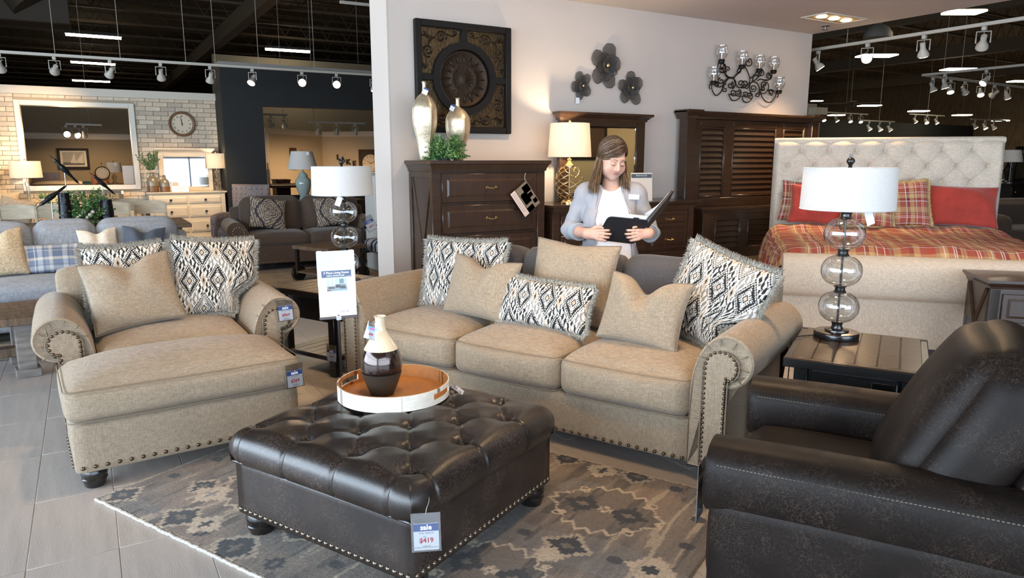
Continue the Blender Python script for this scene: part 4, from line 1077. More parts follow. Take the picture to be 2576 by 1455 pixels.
for x in (0, 2.0): G().box(x, x + .12, -.05, .07, 0, 1.94, .004).build('post', m_wal, HB)
cornice(2.14, 2.22, .13, .19, 1.925, 2.0, 'crown', m_walh, HB, 1.06, .10)
for x in (.06, 2.06): cornice(.15, .22, .15, .21, 1.93, 2.012, 'post_cap', m_walh, HB, x, .10)
FB = thing('louvred_footboard', 'low dark walnut footboard with louvred panels before the tall headboard', 'footboard', (5.47, 5.36, 0), R(-3))
G().box(.1, 1.85, -.02, .04, .46, .56, .003).build('rail', m_wal, FB); G().box(.1, 1.85, -.02, .04, .885, .96, .003).build('rail', m_wal, FB)
for x0, x1 in ((.1, .19), (.555, .66), (1.30, 1.41), (1.77, 1.85)): G().box(x0, x1, -.02, .04, .56, .885, .003).build('stile', m_wal, FB)
for x0, x1 in ((.21, .535), (.68, 1.28), (1.43, 1.75)): louvre(FB, x0, x1, .575, .87, 5, 0, m_wal)
for x in (0, 1.85): G().box(x, x + .10, -.04, .06, 0, .95, .004).build('post', m_wal, FB)
cornice(1.98, 2.04, .11, .15, .95, 1.005, 'crown', m_walh, FB, .975, .075)

# ------------------------------------------------------------------ wall panel, flowers, iron chandelier
m_esp = M('espresso_frame', (.010, .008, .007), .55, spec=.2)
m_bz = M('hammered_bronze', (.085, .056, .028), .38, metal=.85, var=[(40, .25, (1, 1, 1)), (6, .2, (1, 1, 1))], bump=(60, .004))
m_bzd = M('dark_bronze', (.038, .024, .015), .45, metal=.75, var=[(40, .25, (1, 1, 1))], bump=(60, .003))
WP = thing('wall_panel', 'square dark wood wall panel with embossed bronze medallion', 'wall art', (2.925, 5.745, 2.19))
S = .46
frame_g(-S, S, -S, S, .055, -.055, 0, .006).build('frame', m_esp, WP)
G().box(-S + .05, S - .05, -.012, -.004, -S + .05, S - .05).build('bronze_sheet', m_bz, WP, smooth=0)
def annulus(r0, r1, y0, y1, n=64): return G().at((0, 0, 0), (R(90), 0, 0)).lathe([(r0, -y0), (r1, -y0), (r1, -y1), (r0, -y1)], n, close=True)
annulus(.245, .305, -.05, -.005).build('ring', m_esp, WP, smooth=50)
for (x0, x1, z0, z1) in ((-.028, .028, .30, .41), (-.028, .028, -.41, -.30), (-.41, -.30, -.028, .028), (.30, .41, -.028, .028)): G().box(x0, x1, -.045, -.005, z0, z1, .004).build('bar', m_esp, WP)
med = G().at((0, 0, 0), (R(90), 0, 0)).lathe([(.0, .030), (.02, .032), (.04, .022), (.10, .020), (.115, .026), (.13, .020), (.21, .016), (.222, .024), (.236, .024), (.246, .012), (.246, .005), (0, .005)], 72).build('medallion', m_bzd, WP, smooth=60)
for k in range(16):
    a = k * 2 * PI / 16
    for (r0, r1, w, nm) in ((.045, .098, .0085, 'petal'), (.125, .205, .020, 'petal')):
        rm = (r0 + r1) / 2
        P = [((r0 + (r1 - r0) * t_) * math.cos(a), -.020 - .004 * math.sin(t_ * PI), (r0 + (r1 - r0) * t_) * math.sin(a)) for t_ in np.linspace(0, 1, 7)]
        G().tube(P, [max(.001, w * .5 * math.sin(PI * min(1, t_ * 1.0)) ** .7) for t_ in np.linspace(0.02, .98, 7)], 6).build(nm, m_bzd, med)
def spiral(cx, cz, r0, r1, a0, a1, y=0, n=None):
    n = n or max(8, int(abs(a1 - a0) / 18)); return [(cx + (r0 + (r1 - r0) * k / n) * math.cos(R(a0 + (a1 - a0) * k / n)), y, cz + (r0 + (r1 - r0) * k / n) * math.sin(R(a0 + (a1 - a0) * k / n))) for k in range(n + 1)]
for sx in (-1, 1):
    for sz in (-1, 1):
        def mp(P): return [(sx * x, -.014, sz * z) for x, _, z in P]
        for P in (spiral(.215, .335, .008, .052, 0, 560) + [(.16, 0, .36), (.10, 0, .345), (.075, 0, .36)], spiral(.335, .215, .008, .052, 90, -470) + [(.36, 0, .16), (.345, 0, .10), (.36, 0, .075)],
                  spiral(.085, .375, .004, .020, 0, 400), spiral(.375, .085, .004, .020, 90, -310), [(.27, 0, .33), (.31, 0, .31), (.33, 0, .27)], [(.30, 0, .33), (.35, 0, .34), (.375, 0, .375)], [(.31, 0, .31), (.34, 0, .36), (.345, 0, .385)], [(.31, 0, .31), (.365, 0, .34), (.39, 0, .335)]):
            Q_ = mp(P); G().tube(Q_, [.006 + .004 * math.sin(PI * i / (len(Q_) - 1)) for i in range(len(Q_))], 6).build('scroll', m_bzd, WP)
m_mesh = glass('dark_gauze', (.40, .385, .37), .02, .5)
m_wire = M('flower_wire', (.05, .045, .04), .5, metal=.5); m_bead = M('gold_bead', (.75, .55, .28), .2, metal=1)
def mesh_flower(label, px, py, s, seed, rot0):
    c = at(px, py, Y=5.74); o = thing('wall_flower', label, 'wall flower', (c.x, 5.748, c.z)); rg_ = random.Random(seed)
    for layer, (n_, L0, wd, lift) in enumerate(((5, .92, .68, .03), (5, .62, .52, .07), (4, .36, .34, .10))):
        for k in range(n_):
            a = R(rot0) + (k + layer * .5) * 2 * PI / n_ + rg_.uniform(-.15, .15); L_ = s * L0 * rg_.uniform(.85, 1.1); w = s * wd * rg_.uniform(.9, 1.1)
            out = []
            for t_ in np.linspace(0, 1, 15):
                out.append((.04 * L_ + L_ * .96 * t_, w * .5 * (max(0, 1 - abs((t_ - .58) / (.42 if t_ > .58 else .58)) ** 2.4) ** .5 * .95 + .04) * (1 + .05 * math.sin(t_ * 22))))
            ring = [(x, wv) for x, wv in out] + [(x, -wv) for x, wv in out[::-1]]
            ca, sa = math.cos(a), math.sin(a)
            def P3(x, w_): r_ = x / L_; return (x * ca - w_ * sa, -.012 - lift * s * 2.2 * r_ - .02 * s * math.cos(w_ / w * 6), x * sa + w_ * ca)
            mid = [P3(x, 0) for x, _ in out]; up_ = [P3(x, v) for x, v in out]; dn = [P3(x, -v) for x, v in out]
            pe = G().loft([up_, mid, dn], capped=False, closed=False).build('petal', m_mesh, o)
            G().tube([P3(*q_) for q_ in ring], .0014 * s / .12, 4, closed=True).build('wire', m_wire, pe)
    G().ball((0, -.05, 0), .010 * s / .1, 10, 6).build('bead', m_bead, o)
    return o
mesh_flower('largest dark gauze wall flower above the dresser mirror', 1523, 166, .222, 1, 80)
mesh_flower('small dark gauze wall flower with a paper tag below it', 1461, 217, .142, 2, 40)
mesh_flower('medium dark gauze wall flower nearest the iron chandelier', 1585, 222, .180, 3, 95)
c = at(1453, 254, Y=5.72); tag(G().box(-.022, .022, -.0006, .0006, -.055, 0).build('paper_tag', m_card, None, (c.x, 5.72, c.z + .03)), 'small white paper tag hanging under the wall flower', 'paper tag')
# iron chandelier hung flat on the wall
m_iron = M('black_iron', (.014, .012, .010), .45, metal=.6); m_cup = glass('clear_cup', (.95, .95, .95), .12)
CHN = thing('wall_chandelier', 'black scrolled iron chandelier with clear glass cups on the wall', 'chandelier', (6.395, 5.745, 2.36))
KX, KZ = .00172, .00117
def cz(zx, zy, y=-.04): return ((zx - 1845) * KX, y, (430 - zy) * KZ)
def scr(path, r=.0062):
    P = smooth_path([(p_[0], p_[1]) for p_ in path], 5); Q_ = [cz(x, z) for x, z in P]; G().tube(Q_, r, 6).build('scroll', m_iron, CHN)
def curl(cx, cy, r, a0, turns, tail=()):
    r *= 1.22
    n_ = int(12 * abs(turns)) + 1
    P = [(cx + r * (.25 + .75 * k / n_) * math.cos(R(a0) + turns * 2 * PI * k / n_), cy + r * (.25 + .75 * k / n_) * math.sin(R(a0) + turns * 2 * PI * k / n_)) for k in range(n_ + 1)]
    scr(P + list(tail))
curl(1872, 262, 32, 0, -1.2, [(1845, 290), (1870, 340), (1895, 400), (1890, 450), (1850, 490), (1820, 495)])
curl(1815, 455, 28, 0, 1.25, [(1790, 490), (1755, 440), (1760, 390), (1800, 345), (1840, 290)]); curl(1856, 455, 28, 180, -1.25, [(1880, 495), (1905, 440)])
curl(1748, 545, 24, 0, 1.2, [(1712, 560), (1740, 610), (1780, 612), (1815, 580), (1822, 530), (1800, 510)]); curl(1797, 545, 22, 180, -1.2, [(1822, 570)])
curl(1862, 550, 22, 0, 1.2, [(1835, 570), (1850, 615), (1890, 625), (1925, 590), (1928, 550), (1905, 530)]); curl(1905, 557, 20, 180, -1.2, [(1925, 590)])
curl(1722, 480, 26, 0, -1.2, [(1745, 510), (1770, 450), (1740, 415), (1690, 410), (1650, 350), (1615, 340)]); curl(1675, 522, 20, 180, 1.2, [(1655, 500), (1665, 450), (1700, 415)])
curl(1690, 335, 22, 180, -1.2, [(1670, 370), (1700, 405), (1750, 402), (1790, 360)]); curl(1642, 315, 26, 0, 1.1, [(1605, 340), (1620, 370), (1660, 365)])
curl(1637, 447, 24, 180, 1.2, [(1610, 430), (1600, 390), (1605, 350)]); curl(1597, 480, 18, 0, -1.2, [(1610, 500), (1640, 495), (1680, 470)])
scr([(1553, 480), (1565, 540), (1600, 580), (1640, 545), (1665, 480), (1700, 420), (1740, 405)]); scr([(1553, 470), (1535, 500), (1545, 525)])
scr([(1613, 285), (1600, 320), (1620, 360), (1655, 370), (1672, 330), (1650, 300)]); scr([(1797, 315), (1775, 345), (1790, 365), (1810, 340), (1800, 318)])
curl(2000, 347, 24, 0, -1.2, [(1985, 380), (1955, 365), (1925, 395), (1925, 420), (1905, 450)]); curl(2080, 365, 24, 180, 1.2, [(2100, 385), (2050, 410), (2000, 400), (1970, 420)])
scr([(2098, 335), (2105, 370), (2080, 400), (2030, 405)]); curl(1932, 490, 26, 0, 1.2, [(1905, 515), (1900, 460), (1930, 430), (1965, 440), (1990, 480), (2020, 560), (2060, 605), (2110, 610), (2150, 560), (2162, 515)])
curl(1976, 548, 20, 0, -1.2, [(1995, 530), (1990, 480)]); curl(2035, 447, 26, 180, -1.2, [(2060, 425), (2080, 470), (2060, 520), (2020, 535), (2000, 510)]); curl(2022, 487, 18, 0, 1.2, [(2005, 500)])
curl(2102, 517, 22, 0, 1.2, [(2080, 500), (2110, 492), (2140, 505)]); scr([(2162, 515), (2180, 540), (2168, 562)]); scr([(1960, 340), (1925, 380), (1930, 420), (1970, 390), (1975, 345)]); scr([(1895, 395), (1925, 395)])
for (x, y) in ((1613, 270), (1797, 300), (1960, 320), (2098, 320), (1553, 465), (2162, 505)):
    b = Vector(cz(x, y)) - Vector((0, .03, 0))
    h = G().lathe([(.020, -.03), (.032, -.022), (.034, 0), (.038, .004), (.034, .010), (.012, .012)], 16).build('cup_holder', m_iron, CHN, b)
    G().tube([b, b + Vector((0, .05, -.02))], .005, 6).build('arm', m_iron, CHN)
    G().lathe([(.022, .01), (.052, .04), (.064, .075), (.062, .105), (.052, .135), (.058, .16)], 24, caps=False).build('glass_cup', m_cup, CHN, b)
    G().lathe([(.008, .01), (.010, .05), (.016, .075), (.012, .1), (0, .11)], 10).build('bulb', glass('bulb_glass', (.9, .9, .88), .3), CHN, b)

# ------------------------------------------------------------------ gold vases and fern on the chest
def gold_vase(label, px, pyb, ptop, rmax, Yd):
    b = at(px, pyb, Y=Yd); H_ = at(px, ptop, Y=Yd).z - 1.494
    o = thing('gold_vase', label, 'vase', (b.x, Yd, 1.494), R(4))
    m = M('gold_leaf', (.66, .56, .40), .42, metal=.85, var=[(18, .12, (1, 1, 1))], bump=(26, .003))
    pr = smooth_path([(.042, 0), (.050, .03 * H_), (.072, .25 * H_), (.95 * rmax, .45 * H_), (rmax, .60 * H_), (.93 * rmax, .70 * H_), (.60 * rmax, .80 * H_), (.022, .86 * H_), (.017, .90 * H_), (.016, .97 * H_), (.021, 1.0 * H_)], 5)
    n_ = 40; half = [[], []]
    rings = []
    for r_, z in pr:
        ring = []
        for k in range(n_):
            a = 2 * PI * k / n_; q_ = (abs(math.cos(a)) ** 1.5 + abs(math.sin(a)) ** 1.5) ** (-1 / 1.5) if r_ > .03 else 1
            ring.append((r_ * q_ * math.cos(a), r_ * q_ * math.sin(a), z))
        rings.append(ring)
    G().loft(rings).build('body', m, o, smooth=180)
    for k in (0, 1, 2, 3):   # raised seams between the facets
        a = k * PI / 2; P = [(r_ * math.cos(a), r_ * math.sin(a), z) for r_, z in pr[4:38]]
        G().tube(P, .0022, 5).build('facet_edge', m, o)
    return o
gold_vase('tall gold leaf vase on the chest of drawers', 1071, 404, 206, .108, 5.40)
gold_vase('shorter gold leaf vase beside the fern on the chest', 1153, 404, 247, .114, 5.48)
for lb, px, py, an in (('small blue edged tag on the tall gold vase neck', 1079, 228, 28), ('small folded tag on the shorter gold vase neck', 1159, 268, 60)):
    b = at(px, py, Y=5.30); o_ = thing('paper_tag', lb, 'paper tag', (b.x, 5.345 if an < 40 else 5.43, b.z + .02), (R(-8), R(25), R(-an))); G().box(-.022, .022, -.0006, .0006, -.05, 0).build('card', m_card, o_); G().box(-.022, .022, -.001, -.0004, -.012, 0).build('printed_band', m_blue, o_); G().tube([(0, 0, 0), (.0, .03, .012)], .0008, 5).build('cord', m_cord, o_)
m_leaf = M('fern_leaf', (.055, .16, .045), .5, var=[(20, .35, (1, 1, 1))]); m_leaf2 = M('fern_leaf_light', (.16, .27, .08), .5, var=[(20, .3, (1, 1, 1))])
def sprig_plant(parent, n, R_, H_, seed, leaf=.010, up=.5, mats=None, stem_r=.001, per=16, flat=.6):
    rg_ = random.Random(seed); mats = mats or (m_leaf, m_leaf2); gs = [G() for _ in mats]; st = G()
    for i in range(n):
        a = rg_.uniform(0, 2 * PI); el = rg_.uniform(.05, 1.0); L_ = R_ * rg_.uniform(.7, 1.1)
        d = Vector((math.cos(a), math.sin(a), 0)); P = []
        for t_ in np.linspace(0, 1, 7):
            P.append(d * (L_ * t_ * (1 - .55 * el * up)) + Vector((0, 0, H_ * (el * t_ ** .8 * 1.0 - (1 - el) * .25 * t_ ** 2 * .3) + .01)))
        st.tube(P, stem_r, 4); g_ = gs[rg_.randrange(len(gs))]
        for k in range(per):
            t_ = .25 + .75 * k / per; j = min(5, int(t_ * 6)); q_ = P[j].lerp(P[j + 1], t_ * 6 - j)
            dd = Vector((rg_.uniform(-1, 1), rg_.uniform(-1, 1), rg_.uniform(-.6, 1))).normalized(); s_ = leaf * rg_.uniform(.7, 1.3)
            e1 = dd * s_ * 1.6; e2 = dd.cross(Vector((rg_.uniform(-1, 1), rg_.uniform(-1, 1), rg_.uniform(-1, 1)))).normalized() * s_ * flat
            g_.raw([q_, q_ + e1 * .5 + e2, q_ + e1, q_ + e1 * .5 - e2], [(0, 1, 2, 3)])
    for g_, m_ in zip(gs, mats): stuff(g_.build('leaves', m_, parent, smooth=0))
    stuff(st.build('stems', m_leaf, parent))
b = at(1118, 400, Y=5.36); fern = thing('maidenhair_fern', 'bushy green fern between the gold vases on the chest', 'fern', (b.x, 5.36, 1.494))
sprig_plant(fern, 230, .21, .20, 2, .0095, .55, per=24); G().lathe([(.0, 0), (.05, 0), (.055, .03), (.05, .045), (0, .04)], 16).build('pot', M('dark_pot', (.03, .03, .02), .6), fern)

# ------------------------------------------------------------------ gold wire lamp and cards on the dresser
m_gold = M('pale_gold', (.75, .58, .30), .25, metal=1.0)
b = at(1431, 511, Y=5.42); GL = thing('gold_wire_lamp', 'lit lamp with gold wire cage base on the walnut dresser', 'lamp', (b.x, 5.42, 1.10))
G().lathe([(.075, 0), (.075, .012), (.062, .02), (.055, .035), (.03, .045), (.0, .047)], 28).build('base', m_gold, GL)
nw = 16; H0, H1 = .05, .335
def rad(t_): return .045 + .088 * math.sin(PI * min(1, (t_ * .90 + .07))) ** .6
for k in range(nw):
    P = []
    for i in range(85):
        t_ = i / 84; a = 2 * PI * (k + (.46 if k % 2 else -.46) * math.cos(2 * PI * t_ * 4.5)) / nw
        P.append((rad(t_) * math.cos(a), rad(t_) * math.sin(a), H0 + (H1 - H0) * t_))
    G().tube(P, .0021, 5).build('wire', m_gold, GL)
G().tube([(0, 0, .04), (0, 0, .46)], .004, 6).build('rod', m_gold, GL)
G().lathe([(.045, .335), (.046, .345), (.040, .355), (.020, .375), (.016, .395), (.022, .40), (.018, .41), (.008, .415)], 24).build('cap', m_gold, GL)
m_shl = shade_mat('lit_linen_shade', (.86, .80, .70), .5, (.95, .91, .83))
G().lathe([(.200, .425), (.178, .725), (.175, .725), (.197, .425)], 48, close=True).build('shade', m_shl, GL, smooth=60)
G().lathe([(.005, 0), (.012, .006), (.014, .016), (.009, .026), (0, .03)], 12).build('finial', m_gold, GL, (0, 0, .728))
G().ball((0, 0, 0), .03, 12, 8).build('bulb', M('warm_bulb', (1, .75, .42), emit=14, ecol=(1, .68, .34)), GL, (0, 0, .52))
def lamp_light(parent, z, power, col=(1, .79, .54), r=.04):
    l = bpy.data.lights.new('bulb_light', 'POINT'); l.energy = power; l.color = col; l.shadow_soft_size = r
    o = bpy.data.objects.new('bulb_light', l); COL.objects.link(o); o.parent = parent; o.location = (0, 0, z); return o
lamp_light(GL, .58, 20)
b = at(1614, 505, Y=5.40); o = thing('info_card', 'white bedroom set card standing on the dresser behind the person', 'sign card', (b.x, 5.40, 1.10), R(-20))
G().box(-.11, .11, -.002, .002, 0, .275).build('card', M('cream_paper', (.80, .66, .54), .6), o, (0, 0, 0), (R(-6), 0, 0), smooth=0)
G().box(-.105, .105, -.004, -.002, .225, .262).build('title_band', M('slate_band', (.07, .08, .10), .5), o, (0, 0, 0), (R(-6), 0, 0), smooth=0)
text('Bedroom Set', .021, m_white, o, (0, .0205, .247), (R(84), 0, 0)); text('- - - - - - -', .010, m_white, o, (.03, .0195, .231), (R(84), 0, 0))
for i in range(6): text('· · · · · · · ·', .012, m_red, o, (0, .017 - i * .003, .2 - i * .028), (R(84), 0, 0))
# booklet hanging on the chest's top drawer
b = at(1322, 500, Y=5.215); o = thing('hang_booklet', 'glossy furniture booklet hanging askew on the chest drawer', 'booklet', (b.x, 5.215, b.z), (0, R(-37), 0))
G().box(-.10, .10, -.002, .002, -.125, .125).build('cover', M('dark_print', (.05, .04, .035), .25, coat=.5), o, smooth=0)
G().box(-.098, -.045, -.003, -.002, -.123, .123).build('text_panel', M('pink_paper', (.75, .62, .56), .5), o, smooth=0)
for (x0, x1, z0, z1, c_) in [(-.04, .095, -.12, .118, (.22, .175, .13)), (.02, .09, .03, .10, (.42, .36, .30)), (-.03, .04, -.05, .05, (.25, .19, .12)), (-.02, .02, .02, .055, (.05, .07, .25)), (.05, .09, -.09, -.05, (.75, .70, .62)), (.03, .08, -.02, .02, (.50, .45, .38)), (-.04, .03, -.12, -.075, (.10, .06, .04)), (.04, .09, .055, .085, (.65, .6, .55))]:
    G().box(x0, x1, -.0036, -.0028, z0, z1).build('printed_patch', M('print_%d' % int(c_[0] * 997 + c_[1] * 77), c_, .35), o, smooth=0)
for i in range(9): G().box(-.09, -.055, -.0036, -.003, .1 - i * .022, .104 - i * .022).build('printed_line', m_ink, o, smooth=0)
G().tube([(.085, 0, .115), (.098, -.004, .15), (.13, .0, .175), (.14, .03, .16)], .0016, 5).build('cord', m_cord, o)
# card corner sits high: cord loops over the drawer edge

# ------------------------------------------------------------------ upholstered bed
m_bed = M('oatmeal_linen', (.64, .54, .43), .88, var=[(240, .16, (1, 1, .16)), (240, .14, (.13, .13, 1.2))], bump=(180, .0006), sheen=.1)
BD_R = R(-47.5)
BD = thing('upholstered_bed', 'oatmeal linen sleigh bed with diamond tufted headboard', 'bed', (4.70 + .676 * 1.05, 3.70 - .737 * 1.05, 0), BD_R)
HW = 1.05
# footboard: straight panel with a rolled top
prof = [(.0, .07), (.0, .44)] + [(-.002 + .0, .445)]
cr = .165
roll = [(.02 + .14 * math.cos(R(a)) - .02, .605 + .165 * math.sin(R(a))) for a in range(-110, -471 + 200, -12)]
pts = [(.0, .07), (.0, .43), (-.035, .445), (-.085, .48), (-.105, .54), (-.105, .64), (-.08, .72), (-.03, .765), (.03, .775), (.08, .745), (.10, .69), (.10, .60), (.085, .50), (.085, .07)]
pts = smooth_path(pts, 3)
rings = [[(x, y, z) for y, z in pts] for x in (-HW, -HW + .02, -.6, -.2, .2, .6, HW - .02, HW)]
for i in (0, 7): rings[i] = [(p_[0], .02 + (p_[1] - .02) * .97, .42 + (p_[2] - .42) * .985) for p_ in rings[i]]
fbm = G().loft(rings).build('footboard', m_bed, BD, smooth=50)
nails([(-HW - .001, .03, z) for z in np.arange(.1, .44, .03)], fbm, (0, R(-90), 0), 1.1)
for x in (-.35, .35): G().tube([(x, -.104, .54), (x, -.106, .62), (x, -.08, .72), (x, -.03, .767)], .003, 5).build('seam', m_bed, fbm)
G().box(-HW, HW, .0, .08, 0, .07, .003).build('plinth', m_blk, BD)
for s_ in (-1, 1): G().box(s_ * HW - .03, s_ * HW + .03, .05, 2.1, .12, .42, .015).build('side_rail', m_bed, BD)
# tufted headboard
nx_, nz_ = 220, 110; HH = 1.70
xs = np.linspace(-HW, HW, nx_); zs_ = np.linspace(.25, HH, nz_); XX, ZZ = np.meshgrid(xs, zs_)
bt = []
for r_ in range(5):
    z = HH - .105 - r_ * .155
    off = .13 if r_ % 2 == 0 else 0
    bt += [(x, z) for x in np.arange(-.91 + (.13 if r_ % 2 == 0 else 0), .93, .26)]
D = np.zeros_like(XX); Pl = np.zeros_like(XX)
for (bx, bz) in bt:
    d2 = (XX - bx) ** 2 + (ZZ - bz) ** 2; D = np.maximum(D, .034 * np.exp(-d2 / .022 ** 2) + .030 * np.exp(-d2 / .075 ** 2))
for i, (x1, z1) in enumerate(bt):
    for (x2, z2) in bt[i + 1:]:
        L_ = math.hypot(x2 - x1, z2 - z1)
        if .17 < L_ < .23:
            tt = np.clip(((XX - x1) * (x2 - x1) + (ZZ - z1) * (z2 - z1)) / L_ ** 2, 0, 1); d = np.hypot(XX - x1 - tt * (x2 - x1), ZZ - z1 - tt * (z2 - z1)); Pl = np.maximum(Pl, .013 * np.exp(-(d / .008) ** 2))
for (bx, bz) in bt:
    if bz > HH - .12: Pl = np.maximum(Pl, np.where(ZZ > bz, .010 * np.exp(-((XX - bx) / .008) ** 2), 0))
    if abs(bx) > .88: Pl = np.maximum(Pl, np.where(np.abs(XX) > abs(bx), .010 * np.exp(-((ZZ - bz) / .007) ** 2), 0) * (np.sign(XX) == np.sign(bx)))
ed = np.minimum.reduce([(HW - np.abs(XX)), (HH - ZZ)]); rnd_ = np.clip(1 - ed / .06, 0, 1)
puff = .075 * (1 - rnd_ ** 2.2); YY = -(puff - (D + Pl) * np.clip(ed / .03, 0, 1))
YY += np.where(ZZ > HH - .25, (ZZ - HH + .25) ** 2 * .9, 0)
tip = np.zeros_like(ZZ); sc_ = .012 * np.abs(np.cos(np.pi * (XX + .78 + .13) / .26)) * (rnd_ > .4); ZZ2 = ZZ + np.where(ZZ > HH - .05, sc_, 0)
V = np.stack([XX, YY + 2.10, ZZ2], -1).reshape(-1, 3)
hbm = nparr('headboard', V, gridf(nx_, nz_), m_bed, BD)
G().box(-HW, HW, 2.10, 2.16, .05, HH - .02, .02).build('headboard_back', m_bed, BD)
G().at((0, 2.13, HH - .012), (0, R(90), 0)).lathe([(.030, -HW), (.036, -HW + .02), (.036, HW - .02), (.030, HW)], 20).build('top_roll', m_bed, BD)
for (bx, bz) in bt: G().at((0, 0, 0), (R(90), 0, 0)).lathe([(.010, 0), (.008, .004), (0, .006)], 10).build('button', m_bed, BD, (bx, 2.10 - .026 + (bz - HH + .25) ** 2 * .9, bz))
# mattress and plaid quilt
V, F = rbox(HW - .03, .98, .14, .06, 12); nparr('mattress', V, F, M('mattress_ticking', (.7, .68, .62), .8), BD, loc=(0, 1.08, .52), weld=True)
def plaid(X, Z, bases, lines, sc=1.0):
    """woven check: bases [(colour, width)...] repeated both ways, thin lines [(offset, width, colour)]"""
    per = sum(w for _, w in bases) * sc
    def pick(S):
        s_ = S % per; out = np.zeros((len(S), 3)); acc = 0
        for c_, w in bases:
            m_ = (s_ >= acc) & (s_ < acc + w * sc); out[m_] = c_; acc += w * sc
        return out
    c_ = (pick(X) + pick(Z)) / 2
    for off, w, lc in lines:
        for S in (X, Z):
            m_ = np.abs(((S - off * sc) % per)) < w * sc; c_[m_] = c_[m_] * .25 + np.array(lc) * .75
    return c_
RED, RUST, GOLD_, TAN, WHT, MAR = (.40, .045, .028), (.37, .085, .050), (.56, .37, .17), (.34, .19, .12), (.86, .80, .72), (.20, .020, .025)
PL_B = [(RED, .055), (TAN, .028), (GOLD_, .050), (RUST, .055), (MAR, .035), (GOLD_, .04), (RUST, .05)]
PL_L = [(.02, .0028, WHT), (.036, .0028, WHT), (.075, .003, MAR), (.11, .0028, WHT), (.175, .003, WHT), (.192, .003, WHT), (.24, .0028, MAR), (.28, .0028, WHT)]
nx_, ny_ = 560, 360
xs = np.linspace(-1.60, 1.50, nx_); ys = np.linspace(.075, 1.92, ny_); XX, YY = np.meshgrid(xs, ys)
over = np.clip(np.abs(XX) - (HW - .07), 0, None)
Xq = np.sign(XX) * np.minimum(np.abs(XX), HW - .07 + .11 * (1 - np.exp(-over / .08)) + over * .10); Zq = .80 + .035 * (1 - (XX / HW) ** 2).clip(0, 1) - np.where(over > 0, over - .05 * (1 - np.exp(-over / .06)), 0)
Zq += .010 * np.sin(XX * 9 + YY * 3) * np.sin(YY * 7) + .006 * np.sin(XX * 23 - YY * 11) + .045 * np.exp(-((YY - 1.75) / .18) ** 2); Zq -= .10 * np.clip((.22 - YY) / .14, 0, 1) ** 1.5
Xq += np.sign(XX) * np.where(over > .02, .03 * np.sin(YY * 15) * over * 3, 0)
colq = plaid((XX * .9).ravel(), (YY * .9).ravel(), PL_B, PL_L, .92)
m_plaid = M('plaid_cotton', rough=.85, attr=True, var=[(200, .08, (1, 1, 1)), (3, .06, (1, 1, 1))], bump=(40, .002))
quilt = nparr('plaid_quilt', np.stack([Xq, YY, Zq], -1).reshape(-1, 3), gridf(nx_, ny_), m_plaid, BD, col=colq)
def in_bed(x, y, z):
    o_ = BD.location; c_, s_ = math.cos(BD_R), math.sin(BD_R); return (o_.x + c_ * x - s_ * y, o_.y + s_ * x + c_ * y, z)
m_redv = M('red_velvet', (.40, .030, .014), .75, var=[(9, .15, (1, 1, 1))], bump=(14, .008), sheen=.5)
m_tassel = M('tan_fringe', (.52, .36, .16), .9, var=[(90, .4, (1, 1, 1))])
def plp(w, h, sc=1.0, ox=0): return lambda U, V: plaid(U * w / 2 + 3 + ox, V * h / 2 + 3, PL_B, PL_L, sc)
def bp(label, w, h, t, x, y, z, lean, tilt, turn, **k): return pillow(label, w, h, t, in_bed(x, y, z), (R(-lean), R(tilt), BD_R + R(turn)), **k)
bp('plain red quilted pillow on the bed beside the headboard edge over the nightstand side', .66, .42, .16, .66, 1.84, .86, 22, 2, 0, mat=m_redv, seed=21, n=40, lump=.012)
bp('plain red quilted pillow on the bed behind the lamp shade', .66, .42, .16, -.58, 1.735, .855, 24, 4, 0, mat=m_redv, seed=22, n=40, lump=.012)
bp('plaid sham pillow tucked behind the red pillow on the bed', .66, .42, .12, -.66, 1.90, .86, 14, 5, 0, mat=m_plaid, seed=23, n=90, pat=plp(.66, .42))
bp('fringed red plaid square pillow upright on the bed', .46, .46, .15, .16, 1.70, .86, 20, -3, 2, mat=m_plaid, seed=24, n=110, pat=plp(.46, .46), fr=.03, frmat=m_tassel)
bp('fringed red plaid pillow on the bed mostly behind the lamp', .46, .34, .15, -.19, 1.60, .862, 26, 2, 0, mat=m_plaid, seed=25, n=110, pat=plp(.46, .40, 1, .1), fr=.03, frmat=m_tassel)

# ------------------------------------------------------------------ nightstand
NS_R = R(-46); nf = Vector((5.035, 2.36, 0)); nxv = Vector((math.cos(NS_R), math.sin(NS_R), 0))
NS = thing('nightstand', 'dark walnut nightstand with crossed side braces at the foot of the bed', 'nightstand', nf + nxv * .04 + Vector((-nxv.y, nxv.x, 0)) * .03, NS_R)
cornice(.66, .72, .46, .50, .655, .72, 'crown_top', m_walh, NS, .33, .47)
G().box(.0, .66, .0, .44, .40, .66).build('body', m_wal, NS, smooth=0)
for x in (0, .60):
    for y in (0, .38): G().box(x, x + .06, y, y + .06, 0, .66, .003).build('leg', m_wal, NS)
G().box(0, .66, 0, .44, .10, .13, .003).build('shelf', m_wal, NS)
panel_drawer(NS, .07, .59, .44, .63, 0, m_walh, .03)
for (a, b_) in (((.06, .13), (.38, .65)), ((.38, .13), (.06, .65))):
    G().tube([(-.002, a[0], a[1]), (-.002, b_[0], b_[1])], .014, 4).build('cross_brace', m_wal, NS, smooth=0)
